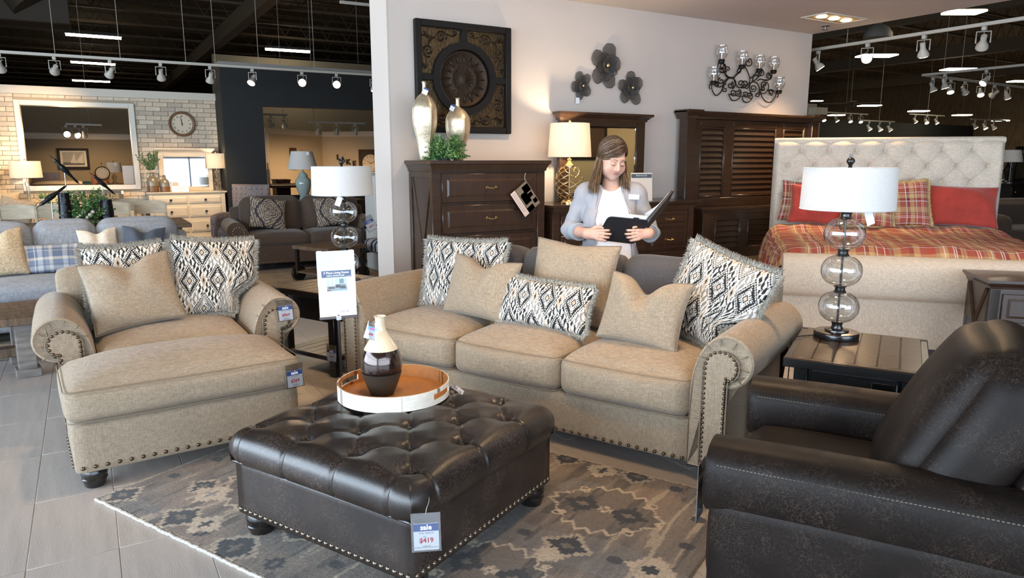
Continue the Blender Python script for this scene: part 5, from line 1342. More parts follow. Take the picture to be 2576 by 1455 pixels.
# ------------------------------------------------------------------ signed-distance modelling for the person
def s_ell(P, c, r):
    q = (P - np.float32(c)) / np.float32(r); k0 = np.sqrt((q * q).sum(-1)); k1 = np.sqrt(((q / np.float32(r)) ** 2).sum(-1)) + 1e-9
    return k0 * (k0 - 1) / k1
def s_cap(P, a, b, ra, rb):
    a = np.float32(a); b = np.float32(b); d = b - a; t_ = np.clip(((P - a) @ d) / (d @ d), 0, 1)
    return np.sqrt(((P - a - t_[..., None] * d) ** 2).sum(-1)) - (ra + (rb - ra) * t_)
def smin(a, b, k):
    h = np.clip(.5 + .5 * (b - a) / k, 0, 1); return b + (a - b) * h - k * h * (1 - h)
def smax(a, b, k): return -smin(-a, -b, k)
def sun(ds, k):
    o_ = ds[0]
    for d in ds[1:]: o_ = smin(o_, d, k)
    return o_
def surface_net(fn, lo, hi, h):
    ax = [np.arange(lo[i], hi[i] + h, h, dtype=np.float32) for i in range(3)]
    P = np.stack(np.meshgrid(*ax, indexing='ij'), -1); D = fn(P).astype(np.float32); n = D.shape
    S = D < 0
    m = tuple(k - 1 for k in n); cnt = np.zeros(m, np.float32); acc = np.zeros(m + (3,), np.float32)
    cor = [(i, j, k) for i in (0, 1) for j in (0, 1) for k in (0, 1)]
    sl = lambda c_: tuple(slice(c_[i], c_[i] + m[i]) for i in range(3))
    for a_ in range(8):
        for b_ in range(a_ + 1, 8):
            ca, cb = cor[a_], cor[b_]
            if sum(abs(ca[i] - cb[i]) for i in range(3)) != 1: continue
            da, db = D[sl(ca)], D[sl(cb)]; x = (da < 0) != (db < 0)
            t_ = np.where(x, da / np.where(x, da - db, 1), 0)
            for i in range(3): acc[..., i] += np.where(x, ca[i] + (cb[i] - ca[i]) * t_, 0)
            cnt += x
    act = cnt > 0; idx = -np.ones(m, np.int64); idx[act] = np.arange(act.sum())
    cell = np.argwhere(act).astype(np.float32); V = (cell + acc[act] / cnt[act][:, None]) * h + np.float32([a_[0] for a_ in ax])
    F = []
    for k in range(3):
        i, j = (k + 1) % 3, (k + 2) % 3
        A = [slice(None)] * 3; B = [slice(None)] * 3; A[k] = slice(0, n[k] - 1); B[k] = slice(1, n[k])
        e = S[tuple(A)] != S[tuple(B)]; q = np.argwhere(e); q = q[(q[:, i] > 0) & (q[:, j] > 0) & (q[:, i] < n[i] - 1) & (q[:, j] < n[j] - 1)]
        def at_(di, dj):
            w = q.copy(); w[:, i] -= di; w[:, j] -= dj; return idx[w[:, 0], w[:, 1], w[:, 2]]
        f = np.stack([at_(1, 1), at_(0, 1), at_(0, 0), at_(1, 0)], 1); fl_ = S[tuple(A)][tuple(q.T)]
        F.append(np.where(fl_[:, None], f, f[:, ::-1]))
    return V, np.concatenate(F)
# ------------------------------------------------------------------ person reading a portfolio behind the sofa
wp = Vector((2.982, 3.734, 0))
WM = thing('person', 'woman with long brown hair in grey blazer reading an open black portfolio', 'person', wp, -math.atan2(wp.x, wp.y) + R(2))
HC = Vector((.004, -.035, 1.502)); HM = Matrix.Translation(HC) @ Matrix.Rotation(R(26), 4, 'Z') @ Matrix.Rotation(R(21), 4, 'X') @ Matrix.Rotation(R(3), 4, 'Y') @ Matrix.Scale(1.05, 4)
HI = np.array(HM.inverted(), np.float32)
def head_local(P): return P @ HI[:3, :3].T + HI[:3, 3]
def d_head(P):
    q = head_local(P); q[..., 0:1] = q[..., 0:1]
    qs = q.copy(); qs[..., 0] = np.abs(qs[..., 0])
    d = sun([s_ell(q, (0, .015, .042), (.073, .090, .082)), s_ell(q, (0, -.022, -.028), (.0685, .066, .080)), s_ell(q, (0, -.020, -.058), (.0630, .056, .047))], .03)
    d = smin(d, s_ell(q, (0, -.062, -.094), (.024, .017, .017)), .026)
    d = smin(d, s_ell(qs, (.040, -.056, -.036), (.028, .025, .030)), .02)
    d = smin(d, s_ell(q, (0, -.072, .026), (.050, .015, .014)), .02)
    d = smax(d, -s_ell(qs, (.0315, -.096, .004), (.020, .017, .012)), .012)
    d = smin(d, s_ell(qs, (.0315, -.0775, .000), (.0165, .0125, .0115)), .004)
    d = smin(d, s_cap(q, (0, -.084, .014), (0, -.1045, -.029), .0065, .0105), .010)
    d = smin(d, s_ell(qs, (.0105, -.094, -.033), (.0085, .0105, .0075)), .005)
    d = smin(d, s_ell(q, (0, -.0830, -.0550), (.0215, .0078, .0042)), .004)
    d = smin(d, s_ell(q, (0, -.0815, -.0635), (.0180, .0080, .0055)), .004)
    d = smax(d, -s_cap(q, (-.021, -.0905, -.0592), (.021, -.0905, -.0592), .0014, .0014), .002)
    d = smin(d, s_ell(qs, (.0735, .006, -.008), (.008, .017, .027)), .006)
    d = smin(d, sun([s_cap(P, (0, .012, 1.43), (0, .022, 1.30), .053, .060), s_ell(P, (0, .018, 1.265), (.12, .058, .050))], .025), .022)
    return d
def hand_parts(w, f, up, side):
    """w wrist, f finger direction, up towards the index-finger edge, palm normal = f x up * side; returns (capsules for fingers, palm)"""
    w = np.array(w); f = np.array(f) / np.linalg.norm(f); up = np.array(up) - f * np.dot(up, f); up /= np.linalg.norm(up); nrm = np.cross(f, up) * side
    fing = []; tips = []
    for i, (o_, L_) in enumerate(((.028, .070), (.0095, .078), (-.009, .072), (-.027, .058))):
        k0 = w + f * (.085 - .004 * abs(i - 1)) + up * o_; d_ = f + up * (.10 - .07 * i); ang = R(10); p = k0; cur = [p]
        for s_, c_ in zip((.45, .31, .24), (8, 16, 14)):
            ang += R(c_) * 0 + R(c_); v = d_ * math.cos(ang) + nrm * math.sin(ang); v /= np.linalg.norm(v); p = p + v * L_ * s_; cur.append(p)
        fing.append(cur); tips.append((cur[-1], v, -(-nrm * math.cos(ang) + d_ * math.sin(ang)) * -1))
    th = [w + f * .02 + up * .022, w + f * .048 + up * .046 + nrm * .014, w + f * .078 + up * .050 + nrm * .022, w + f * .098 + up * .046 + nrm * .022]
    return fing, th, (w, f, up, nrm), tips
def d_hand(P, H, elbow, r_el=.046, r_wr=.029):
    fing, th, (w, f, up, nrm), _ = H
    a = w + f * .075
    palm = sun([s_cap(P, w + up * .010, w + f * .078 + up * .026, .018, .0125), s_cap(P, w - up * .010, w + f * .076 - up * .022, .018, .0115), s_cap(P, w, w + f * .078, .019, .0125)], .014)
    d = smin(palm, s_cap(P, elbow, w, r_el, r_wr), .03)
    for c_ in fing:
        fd = sun([s_cap(P, c_[k], c_[k + 1], .0094 - .0008 * k, .0088 - .0009 * k) for k in range(3)], .004); d = smin(d, fd, .0055)
    td = sun([s_cap(P, th[k], th[k + 1], .0135 - .002 * k, .0115 - .002 * k) for k in range(3)], .005); return smin(d, td, .008)
EL_R, EL_L = (-.262, .030, 1.035), (.268, .020, 1.020)
WR_R, WR_L = (-.150, -.225, 1.035), (.235, -.245, 1.045)
HR = hand_parts(WR_R, (.83, -.50, -.03), (.0, .10, 1.0), -1)     # right hand: fingers lie across the front of the cover
HL = hand_parts(WR_L, (-.80, -.50, -.08), (0, .05, 1.0), 1)       # left hand under the open side
V1, F1 = surface_net(d_head, (-.19, -.20, 1.21), (.19, .16, 1.66), .0030)
V2, F2 = surface_net(lambda P: d_hand(P, HR, EL_R), (-.34, -.40, .93), (.07, .10, 1.13), .0031)
V3, F3 = surface_net(lambda P: d_hand(P, HL, EL_L), (.03, -.40, .92), (.34, .09, 1.14), .0031)
# torso under the clothes and legs
def d_torso(P):
    return sun([s_ell(P, (0, .005, 1.15), (.165, .115, .16)), s_ell(P, (-.075, -.075, 1.115), (.078, .070, .072)), s_ell(P, (.075, -.075, 1.115), (.078, .070, .072)), s_ell(P, (0, -.012, .96), (.158, .128, .15)), s_ell(P, (0, .01, .80), (.185, .140, .15)),
                s_cap(P, (-.165, .015, 1.275), (.165, .015, 1.275), .058, .058)], .05)
def d_legs(P): return sun([s_cap(P, (-.085, .01, .78), (-.09, .0, .44), .092, .058), s_cap(P, (-.09, 0, .44), (-.095, .03, .09), .056, .038), s_cap(P, (.085, .01, .78), (.09, .0, .44), .092, .058), s_cap(P, (.09, 0, .44), (.095, .03, .09), .056, .038), s_ell(P, (0, .01, .82), (.178, .135, .12))], .03)
V4, F4 = surface_net(lambda P: d_torso(P) + .02, (-.26, -.20, .62), (.26, .20, 1.36), .012)
ql = head_local(V1.astype(np.float32)); qa = ql.copy(); qa[:, 0] = np.abs(qa[:, 0])
skin = np.array([.60, .365, .275]); col = np.tile(skin, (len(V1), 1))
lipd = np.minimum(s_ell(ql, (0, -.0845, -.0550), (.0215, .0085, .0040)), s_ell(ql, (0, -.0830, -.0635), (.0180, .0090, .0050)))
def mixc(m, c_): col[:] = col * (1 - m[:, None]) + np.array(c_) * m[:, None]
mixc(np.clip(1 - lipd / .0018, 0, 1) * (ql[:, 1] < -.078) * .8, (.42, .13, .135))
mixc(np.clip(1 - s_ell(qa, (.040, -.075, -.036), (.018, .02, .014)) / .012, 0, 1) * .25, (.62, .27, .21))
mixc(np.clip(1 - s_ell(ql, (0, -.112, -.028), (.008, .006, .006)) / .006, 0, 1) * .3, (.66, .30, .24))
VV = [V1, V2, V3, V4]; FF = [F1, F2, F3, F4]; off = np.cumsum([0] + [len(v) for v in VV])
m_skin = M('skin', rough=.50, attr=True, var=[(14, .04, (1, 1, 1))], sss=.12)
hand_c = np.tile(np.array([.60, .35, .265]), (len(V2) + len(V3) + len(V4), 1))
nparr('body', np.concatenate(VV), np.concatenate([f + o_ for f, o_ in zip(FF, off)]), m_skin, WM, col=np.concatenate([col, hand_c]))
# eyes cast down: lash lines, brows
m_lash = M('lash', (.015, .010, .008), .6); m_brow = M('brow', (.10, .055, .03), .8)
def hp(x, y, z): return HM @ Vector((x, y, z))
for sx in (-1, 1):
    G().tube([hp(sx * (.0315 + .0165 * u_), -.0885 + .0085 * u_ * u_ + .0005, -.0050 - .0035 * (1 - u_ * u_) + .002 * u_) for u_ in np.linspace(-1, 1, 11)], [.0006 + .0011 * (1 - u_ * u_) for u_ in np.linspace(-1, 1, 11)], 5).build('eyelashes', m_lash, WM)
    G().tube([hp(sx * (.0315 + .0150 * u_), -.0902 + .0085 * u_ * u_, .0075 + .0025 * (1 - u_ * u_)) for u_ in np.linspace(-.9, .9, 9)], .0006, 4).build('eyelid_crease_shade', M('lid_crease_shade', (.50, .30, .23), .7), WM)  # thin line darker than the skin, painting the shade of the lid fold
    G().tube([hp(sx * (.012 + .040 * u_), -.0880 + .014 * u_ ** 2, .0235 + .0075 * math.sin(u_ * 2.4)) for u_ in np.linspace(0, 1, 9)], [.0018 * (1 - .75 * u_) + .0003 for u_ in np.linspace(0, 1, 9)], 5).build('eyebrow', m_brow, WM)
G().ball(tuple(hp(-.077, -.004, -.038)), .0035, 8, 6).build('earring', M('silver', (.8, .8, .82), .2, metal=1), WM)
m_polish = M('nail_polish', (.035, .018, .030), .2, coat=.6)
for H in (HR, HL):
    fing, th, (w, f, up, nrm), tips = H
    for c_ in fing:
        v = c_[3] - c_[2]; v = v / np.linalg.norm(v); n2 = -(nrm - v * np.dot(nrm, v)); n2 /= np.linalg.norm(n2)
        q = Vector(c_[3] + n2 * .0042 - v * .001); rm = Matrix((Vector(v), Vector(np.cross(n2, v)), Vector(n2))).transposed().to_4x4(); rm.translation = q
        g = G(); g.X = rm; g.ball((0, 0, 0), 1, 8, 6, (.0068, .0050, .0030)); g.build('fingernail', m_polish, WM)
# hair
m_hair = M('hair', rough=.42, attr=True, spec=.4)
rgh = random.Random(11)
def cap_fn(P):
    q = head_local(P); d = s_ell(q, (0, .020, .046), (.079, .096, .086)); d = smax(d, -(.75 * q[..., 1] + .66 * q[..., 2] + .010 - .30 * q[..., 0]), .008)
    back = sun([s_cap(P, tuple(hp(0, .06, .03)), (0.0, .075, 1.36), .075, .055), s_cap(P, tuple(hp(-.055, .03, .02)), (-.075, .03, 1.37), .036, .034), s_cap(P, tuple(hp(.055, .03, .02)), (.075, .03, 1.37), .036, .034)], .03)
    return smin(d, back, .02)
Vh, Fh = surface_net(cap_fn, (-.16, -.17, 1.28), (.16, .19, 1.66), .005)
nparr('hair_mass', Vh, Fh, m_hair, WM, col=np.tile(np.array([.045, .024, .014]), (len(Vh), 1)))
EC, ER = Vector((0, .018, .045)), Vector((.080, .097, .089))
def on_ell(d, s_): return EC + Vector((d.x * ER.x, d.y * ER.y, d.z * ER.z)) * s_
hv, hf, hc = [], [], []
for i in range(1000):
    side = -1 if rgh.random() < .6 else 1
    f = rgh.random() ** 1.15
    p0 = Vector((.034 + rgh.uniform(-.004, .004), -.062 + .13 * f, 0)); d0 = Vector((p0.x / ER.x, (p0.y - EC.y) / ER.y, 0)); d0.z = math.sqrt(max(.05, 1 - d0.x ** 2 - d0.y ** 2)); d0.normalize()
    az = R((80 if side < 0 else 84) + (180 - 80) * f); el = R(-16 + rgh.uniform(-6, 6)) - (R(10) * (1 - f) if side < 0 else 0)
    d1 = Vector((side * math.sin(az) * math.cos(el), -math.cos(az) * math.cos(el), math.sin(el))); s_ = rgh.uniform(1.015, 1.085)
    om = math.acos(max(-1, min(1, d0.dot(d1)))); P = []
    for t_ in np.linspace(0, 1, 9):
        d = (d0 * math.sin((1 - t_) * om) + d1 * math.sin(t_ * om)) / max(math.sin(om), 1e-4)
        P.append(HM @ on_ell(d, s_))
    zend = rgh.gauss(1.300, .016) if f < .75 else rgh.uniform(1.29, 1.36); e = P[-1]; flare = side * ((.040 if side < 0 else .028) + rgh.uniform(-.022, .030)); fwd = -.075 * (1 - f) + rgh.uniform(-.012, .012)
    for t_ in np.linspace(.15, 1, 8):
        P.append(Vector((e.x + flare * t_ ** 1.3, e.y + fwd * t_, e.z + (zend - e.z) * t_)) + Vector((.007 * math.sin(t_ * 4 + i * 1.7) - side * .020 * max(0, t_ - .7), .006 * math.cos(t_ * 4 + i * 2), 0)))
    n_ = len(P); r0 = rgh.uniform(.0017, .0034); g = G(); g.tube(P, [r0 * (.75 + .5 * math.sin(PI * k / (n_ - 1))) * (1 if k < n_ - 3 else .55 if k < n_ - 1 else .12) for k in range(n_)], 5)
    b_ = len(hv); hv += g.v; hf += [tuple(a + b_ for a in q) for q in g.f]
    hl = rgh.random(); root = Vector((.052, .024, .011)); tipc = Vector((.115, .062, .030)) if hl < .45 else Vector((.19, .115, .055)) if hl < .8 else Vector((.33, .22, .12))
    if side < 0 and hl > .80 and f < .5: root = Vector((.22, .15, .09))
    for k in range(n_):
        c_ = root.lerp(tipc, max(0, (k / (n_ - 1) - .25) / .75) ** 1.1) * rgh.uniform(.9, 1.1)
        hc += [tuple(c_)] * 5
me = bpy.data.meshes.new('hair_strands'); me.from_pydata(hv, [], hf); me.shade_smooth(); me.materials.append(m_hair)
a_ = me.color_attributes.new('pat', 'FLOAT_COLOR', 'POINT'); a_.data.foreach_set('color', np.concatenate([np.array(hc, np.float32), np.ones((len(hc), 1), np.float32)], 1).ravel())
stuff(link('hair_strands', me, WM))
# clothes
fold = lambda P, a, b, c_, ph: np.sin(P[..., 0] * a + P[..., 1] * b + P[..., 2] * c_ + ph)
def d_blouse(P):
    d = d_torso(P) - .004 - .0022 * fold(P, 95, 0, 9, 0) * np.clip((1.30 - P[..., 2]) / .2, 0, 1) - .002 * fold(P, 40, 20, 30, 1)
    d = smin(d, s_ell(P, (0, -.02, .80), (.175, .14, .20)), .05)
    neck = s_cap(P, (0, -.20, 1.372), (0, .15, 1.372), .074, .074); d = smax(d, -neck, .006); return np.maximum(d, .70 - P[..., 2])
Vb, Fb = surface_net(d_blouse, (-.28, -.22, .69), (.28, .22, 1.37), .0058)
nparr('blouse', Vb, Fb, M('white_cotton', (.80, .79, .82), .8, var=[(60, .03, (1, 1, 1))], bump=(80, .001)), WM)
def d_sleeve(P, sh, el, wr, sd):
    wr = np.array(wr); el_ = np.array(el); cu = el_ + (wr - el_) * .55
    d = sun([s_cap(P, sh, el, .060, .057), s_cap(P, el, tuple(cu), .057, .054)], .03)
    d = d - .0026 * fold(P, 12, 60, 75, sd) - .0018 * fold(P, -60, 20, 60, sd * 2)
    pl = ((P - np.float32(cu)) @ np.float32((wr - el_) / np.linalg.norm(wr - el_)))
    return np.maximum(d, pl)
SH_R, SH_L = (-.175, .015, 1.262), (.175, .015, 1.262)
def d_jacket(P):
    d = smin(d_torso(P) - .016, s_cap(P, (-.15, .02, 1.285), (.15, .02, 1.285), .060, .060), .03); d = smin(d, s_cap(P, (-.05, .03, 1.33), (.05, .03, 1.33), .045, .045), .06); d = smin(d, s_ell(P, (0, .012, .80), (.205, .165, .20)), .05)
    d = d - .003 * fold(P, 25, 18, 12, .7)
    d = smin(d, smin(d_sleeve(P, SH_R, EL_R, WR_R, 1), d_sleeve(P, SH_L, EL_L, WR_L, 2), .01), .022)
    xc = np.where(P[..., 2] > 1.18, .012 + (P[..., 2] - 1.18) * -.06, .016 + (1.18 - P[..., 2]) * .03); w = np.where(P[..., 2] > 1.12, .115 - (P[..., 2] - 1.12) * .30, .115)
    op = np.maximum(np.abs(P[..., 0] - xc) - w, P[..., 1] + .005); d = smax(d, -op, .008)
    neck = s_cap(P, (0, -.30, 1.36), (0, .2, 1.345), .085, .070); d = smax(d, -neck, .006)
    return np.maximum(d, .74 - P[..., 2])
Vj, Fj = surface_net(d_jacket, (-.36, -.25, .73), (.36, .24, 1.36), .0058)
m_blz = M('grey_blazer', (.33, .33, .355), .85, var=[(250, .10, (1, 1, 1)), (4, .05, (1, 1, 1))], bump=(260, .0005))
nparr('blazer', Vj, Fj, m_blz, WM)
def front_of(fn, x, z, y0=-.30):
    y = np.linspace(y0, .10, 400, dtype=np.float32); P = np.stack([np.full_like(y, x), y, np.full_like(y, z)], -1); d = fn(P); k = np.argmax(d < 0)
    return float(y[k]) if d[k] < 0 else 0.0
def lapel(poly_l, poly_r, name, mat, lift=.006):
    rows = []
    for (xl, z1), (xr, z2) in zip(poly_l, poly_r):
        row = []
        for t_ in np.linspace(0, 1, 5):
            x = xl + (xr - xl) * t_; z = z1 + (z2 - z1) * t_; row.append((x, min(front_of(d_jacket, x, z), front_of(d_blouse, x, z) - .004) - lift, z))
        rows.append(row)
    v = [p for r_ in rows for p in r_]; n_ = len(rows); g = G(); g.raw(v + [(x, y + .004, z) for x, y, z in v], [(i * 5 + k, i * 5 + k + 1, (i + 1) * 5 + k + 1, (i + 1) * 5 + k) for i in range(n_ - 1) for k in range(4)] + [tuple(5 * n_ + a for a in (i * 5 + k, (i + 1) * 5 + k, (i + 1) * 5 + k + 1, i * 5 + k + 1)) for i in range(n_ - 1) for k in range(4)]
          + [(i * 5 + e, (i + 1) * 5 + e, 5 * n_ + (i + 1) * 5 + e, 5 * n_ + i * 5 + e) for i in range(n_ - 1) for e in (0, 4)])
    return g.build(name, mat, WM, smooth=60)
m_lap = M('blazer_lapel', (.36, .36, .385), .85, var=[(250, .10, (1, 1, 1))])
lapel([(-.070, 1.315), (-.085, 1.27), (-.098, 1.21), (-.100, 1.14), (-.098, 1.04), (-.094, .96)], [(-.120, 1.305), (-.165, 1.255), (-.155, 1.20), (-.135, 1.12), (-.115, 1.04), (-.10, .96)], 'lapel', m_blz)
lapel([(.072, 1.315), (.092, 1.27), (.108, 1.21), (.118, 1.14), (.130, 1.04), (.138, .96)], [(.115, 1.305), (.165, 1.255), (.165, 1.20), (.152, 1.12), (.148, 1.04), (.144, .96)], 'lapel', m_blz)
for el, wr in ((EL_R, WR_R), (EL_L, WR_L)):   # turned-back cuffs
    e_, w_ = Vector(el), Vector(wr); d = (w_ - e_).normalized(); c0 = e_ + (w_ - e_) * .36; c1 = e_ + (w_ - e_) * .56
    q = d.to_track_quat('Z', 'Y'); L_ = (c1 - c0).length
    o_ = G().lathe([(.0595, 0), (.0585, L_ * .5), (.0580, L_), (.052, L_), (.052, 0)], 28, close=True).build('cuff', M('cuff_lining', (.36, .42, .48), .8), WM, c0); o_.rotation_euler = q.to_euler()
Vt, Ft = surface_net(d_legs, (-.26, -.2, .05), (.26, .2, .96), .012)
nparr('trousers', Vt, Ft, M('dark_trousers', (.02, .02, .024), .8), WM)
for x in (-.095, .095): G().at((x, -.05, .04), (0, 0, 0)).ball((0, 0, 0), 1, 14, 8, (.043, .12, .040)).build('shoe', m_blackm, WM)
# name badge
bx, bz = .148, 1.262; by = front_of(d_jacket, bx, bz) - .012
bd = G().box(-.036, .036, -.002, .002, -.0165, .0165, .0015).build('name_badge', M('badge_white', (.90, .92, .93), .3), WM, (bx, by, bz), (R(-8), R(3), R(12)))
text('LINDY', .012, m_ink, bd, (0, -.0026, -.004)); text('⌂', .010, m_red, bd, (-.025, -.0026, .008)); text('HOME', .006, m_ink, bd, (.022, -.0026, .009))
# open portfolio: cover facing out, pad of paper inside, open half raised
PF = thing('portfolio', 'open black portfolio with papers held in both hands by the woman', 'portfolio', wp, WM.rotation_euler.z)
m_blkl = M('black_leatherette', (.008, .008, .010), .42, bump=(300, .0006))
def slab(name, c4, th, mat, parent, rc=.02):
    """thin slab on four corners (TL, TR, BR, BL) with rounded corners, thickness along the normal away from the viewer"""
    c4 = [Vector(c_) for c_ in c4]; n_ = (c4[1] - c4[0]).cross(c4[3] - c4[0]).normalized()
    if n_.y < 0: n_ = -n_
    pts = []
    for i in range(4):
        p, a, b_ = c4[i], (c4[i - 1] - c4[i]).normalized(), (c4[(i + 1) % 4] - c4[i]).normalized()
        for t_ in np.linspace(0, 1, 5):
            w0, w1 = (1 - t_) ** 2, t_ ** 2; pts.append(p + a * rc * w0 + b_ * rc * w1)
    g = G(); g.loft([[tuple(p) for p in pts], [tuple(p + n_ * th) for p in pts]]); return g.build(name, mat, parent, smooth=30)
TLc, TRc, BRc, BLc = (-.022, -.285, 1.150), (.232, -.295, 1.128), (.150, -.235, .972), (-.098, -.225, .998)
slab('cover', [TLc, TRc, BRc, BLc], .010, m_blkl, PF, .028)
slab('writing_pad', [(-.022, -.272, 1.176), (.222, -.282, 1.152), (.145, -.222, .99), (-.085, -.212, 1.012)], .008, M('white_paper', (.88, .90, .92), .6), PF, .004)
slab('open_cover', [TRc, (.385, -.275, 1.325), (.345, -.190, 1.205), BRc], .014, m_blkl, PF, .026)
for k in range(4):
    o_ = .006 * k; slab('loose_paper', [(.226 - o_, -.272 + o_, 1.150 + o_), (.352 - o_ * 1.5, -.258 + o_, 1.300 - k * .018), (.315 - o_, -.18, 1.19), (.17, -.21, 1.01)], .0015, M('white_paper', (.88, .90, .92), .6), PF, .004)
slab('pen_clip', [(.135, -.296, 1.146), (.170, -.298, 1.143), (.166, -.295, 1.132), (.131, -.293, 1.135)], .006, m_blkl, PF, .002)
# ------------------------------------------------------------------ blue-grey sofa beyond the armchair
m_blu = M('blue_grey_linen', (.23, .255, .29), .88, var=[(90, .16, (1, 1, .25)), (90, .14, (.2, .2, 1.2))], sheen=.1)
def soft(parent, name, x0, x1, y0, y1, z0, z1, mat, r=.06, crown=(0, .02, .03), seed=0, rot=None, n=14, noise=.004):
    V, F = rbox((x1 - x0) / 2, (y1 - y0) / 2, (z1 - z0) / 2, min(r, (x1 - x0) * .45, (y1 - y0) * .45, (z1 - z0) * .45), n, crown, noise=noise, seed=seed)
    o_ = nparr(name, V, F, mat, parent, loc=((x0 + x1) / 2, (y0 + y1) / 2, (z0 + z1) / 2), weld=True)
    if rot: o_.rotation_euler = rot
    return o_
GS = thing('grey_sofa', 'blue grey linen sofa behind the armchair with plaid lumbar pillow', 'sofa', (-.42, 6.95, 0))
soft(GS, 'base', -1.25, 1.25, .0, .92, .10, .34, m_blu, .03, (0, .005, 0))
soft(GS, 'back_frame', -1.25, 1.25, .72, .92, .10, .82, m_blu, .05)
for i, (a, b_) in enumerate(((-1.15, -.42), (-.42, .35), (.35, 1.12))): soft(GS, 'seat_cushion', a, b_, -.03, .62, .335, .50, m_blu, .05, (.004, .02, .035), i)
for i, (a, b_) in enumerate(((-.80, -.02), (-.01, .47), (.48, 1.15))): soft(GS, 'back_cushion', a, b_, .52, .76, .47, .955, m_blu, .09, (.01, .04, .02), i + 4, (R(-8), 0, 0))
soft(GS, 'arm', 1.12, 1.33, -.02, .92, .10, .66, m_blu, .08, (.01, .01, .02)); soft(GS, 'arm', -1.36, -1.15, -.02, .92, .10, .66, m_blu, .08, (.01, .01, .02))
for x in (-1.2, 1.2):
    for y in (.08, .84): G().box(x - .03, x + .03, y - .03, y + .03, 0, .10, .004).build('foot', m_foot, GS)
BLU = [((.10, .14, .22), .045), ((.42, .46, .50), .035), ((.18, .23, .32), .05), ((.50, .50, .48), .025), ((.10, .13, .20), .03)]
BLL = [(.02, .002, (.6, .6, .58)), (.09, .002, (.05, .06, .08)), (.14, .0016, (.55, .48, .25))]
pb = at(137, 686, Y=7.25)
pillow('blue and white plaid lumbar pillow on the grey sofa', .46, .26, .13, (pb.x, 7.26, .535), (R(-22), 0, 0), m_plaid, n=90, seed=31, pat=lambda U, V: plaid(U * .25 + 2, V * .13 + 2, BLU, BLL, 1.1))
pb = at(2, 692, Y=7.2)
pillow('tan textured chopped pillow on the grey sofa', .42, .42, .15, (pb.x, 7.22, .53), (R(-20), R(-4), R(4)), M('tan_texture', (.45, .37, .25), .9, var=[(70, .3, (1, 1, 1))], bump=(70, .003)), n=40, chop=.06, seed=32)
pb = at(345, 612, Y=7.4); pillow('navy velvet pillow behind the fringed pillow on the grey sofa', .36, .38, .13, (pb.x + .03, 7.315, .53), (R(-16), R(6), 0), M('navy_velvet', (.035, .05, .075), .7, sheen=.4), n=40, chop=.05, seed=33)
pb = at(268, 612, Y=7.4); pillow('cream slubbed pillow on the grey sofa', .32, .38, .13, (pb.x - .05, 7.32, .53), (R(-18), R(-3), 0), M('cream_slub', (.55, .50, .42), .9, var=[(30, .2, (1, 1, 6))]), n=40, chop=.04, seed=34)
# reclaimed wood coffee table and striped rug at the far left
m_rust = M('reclaimed_wood', (.13, .085, .052), .6, var=[(5, .35, (8, 1, 1)), (30, .2, (6, 1, 1))], bump=(25, .002, (6, 1, 1)))
m_rusg = M('weathered_leg', (.20, .18, .165), .6, var=[(6, .3, (1, 1, 6))])
a = at(108, 752, z=.44); CT = thing('coffee_table', 'reclaimed wood trestle coffee table before the grey sofa', 'coffee table', (a.x, a.y, 0), R(8))
for i in range(5): G().box(-1.3, 0, -.70 + i * .14 + .001, -.56 + i * .14 - .001, .385, .44, .003).build('plank', m_rust, CT)
for y in (-.58, -.12): G().box(-.24, -.13, y - .055, y + .055, .05, .385, .004).build('leg', m_rusg, CT); G().box(-.26, -.11, y - .07, y + .07, 0, .06, .004).build('foot_block', m_rusg, CT)
G().box(-1.2, -.13, -.38, -.30, .10, .17, .004).build('stretcher', m_rust, CT); G().box(-.23, -.14, -.58, -.12, .10, .17, .004).build('stretcher', m_rust, CT)
a = at(128, 893, z=0); SR_ = thing('striped_rug', 'flat woven striped jute rug under the coffee table', 'rug', (a.x, a.y + .05, 0), R(12))
cols = [(.30, .26, .20), (.20, .17, .13), (.36, .32, .25), (.14, .125, .11), (.27, .24, .19)]
for k in range(26):
    y = .05 * k; G().box(-2.2, 0.0 - .012 * (k % 3), y, y + .048, .001, .008, .002).build('stripe', M('jute_%d' % (k * 7 % 5), cols[k * 7 % 5], .95, var=[(50, .25, (1, 1, 1))]), SR_)

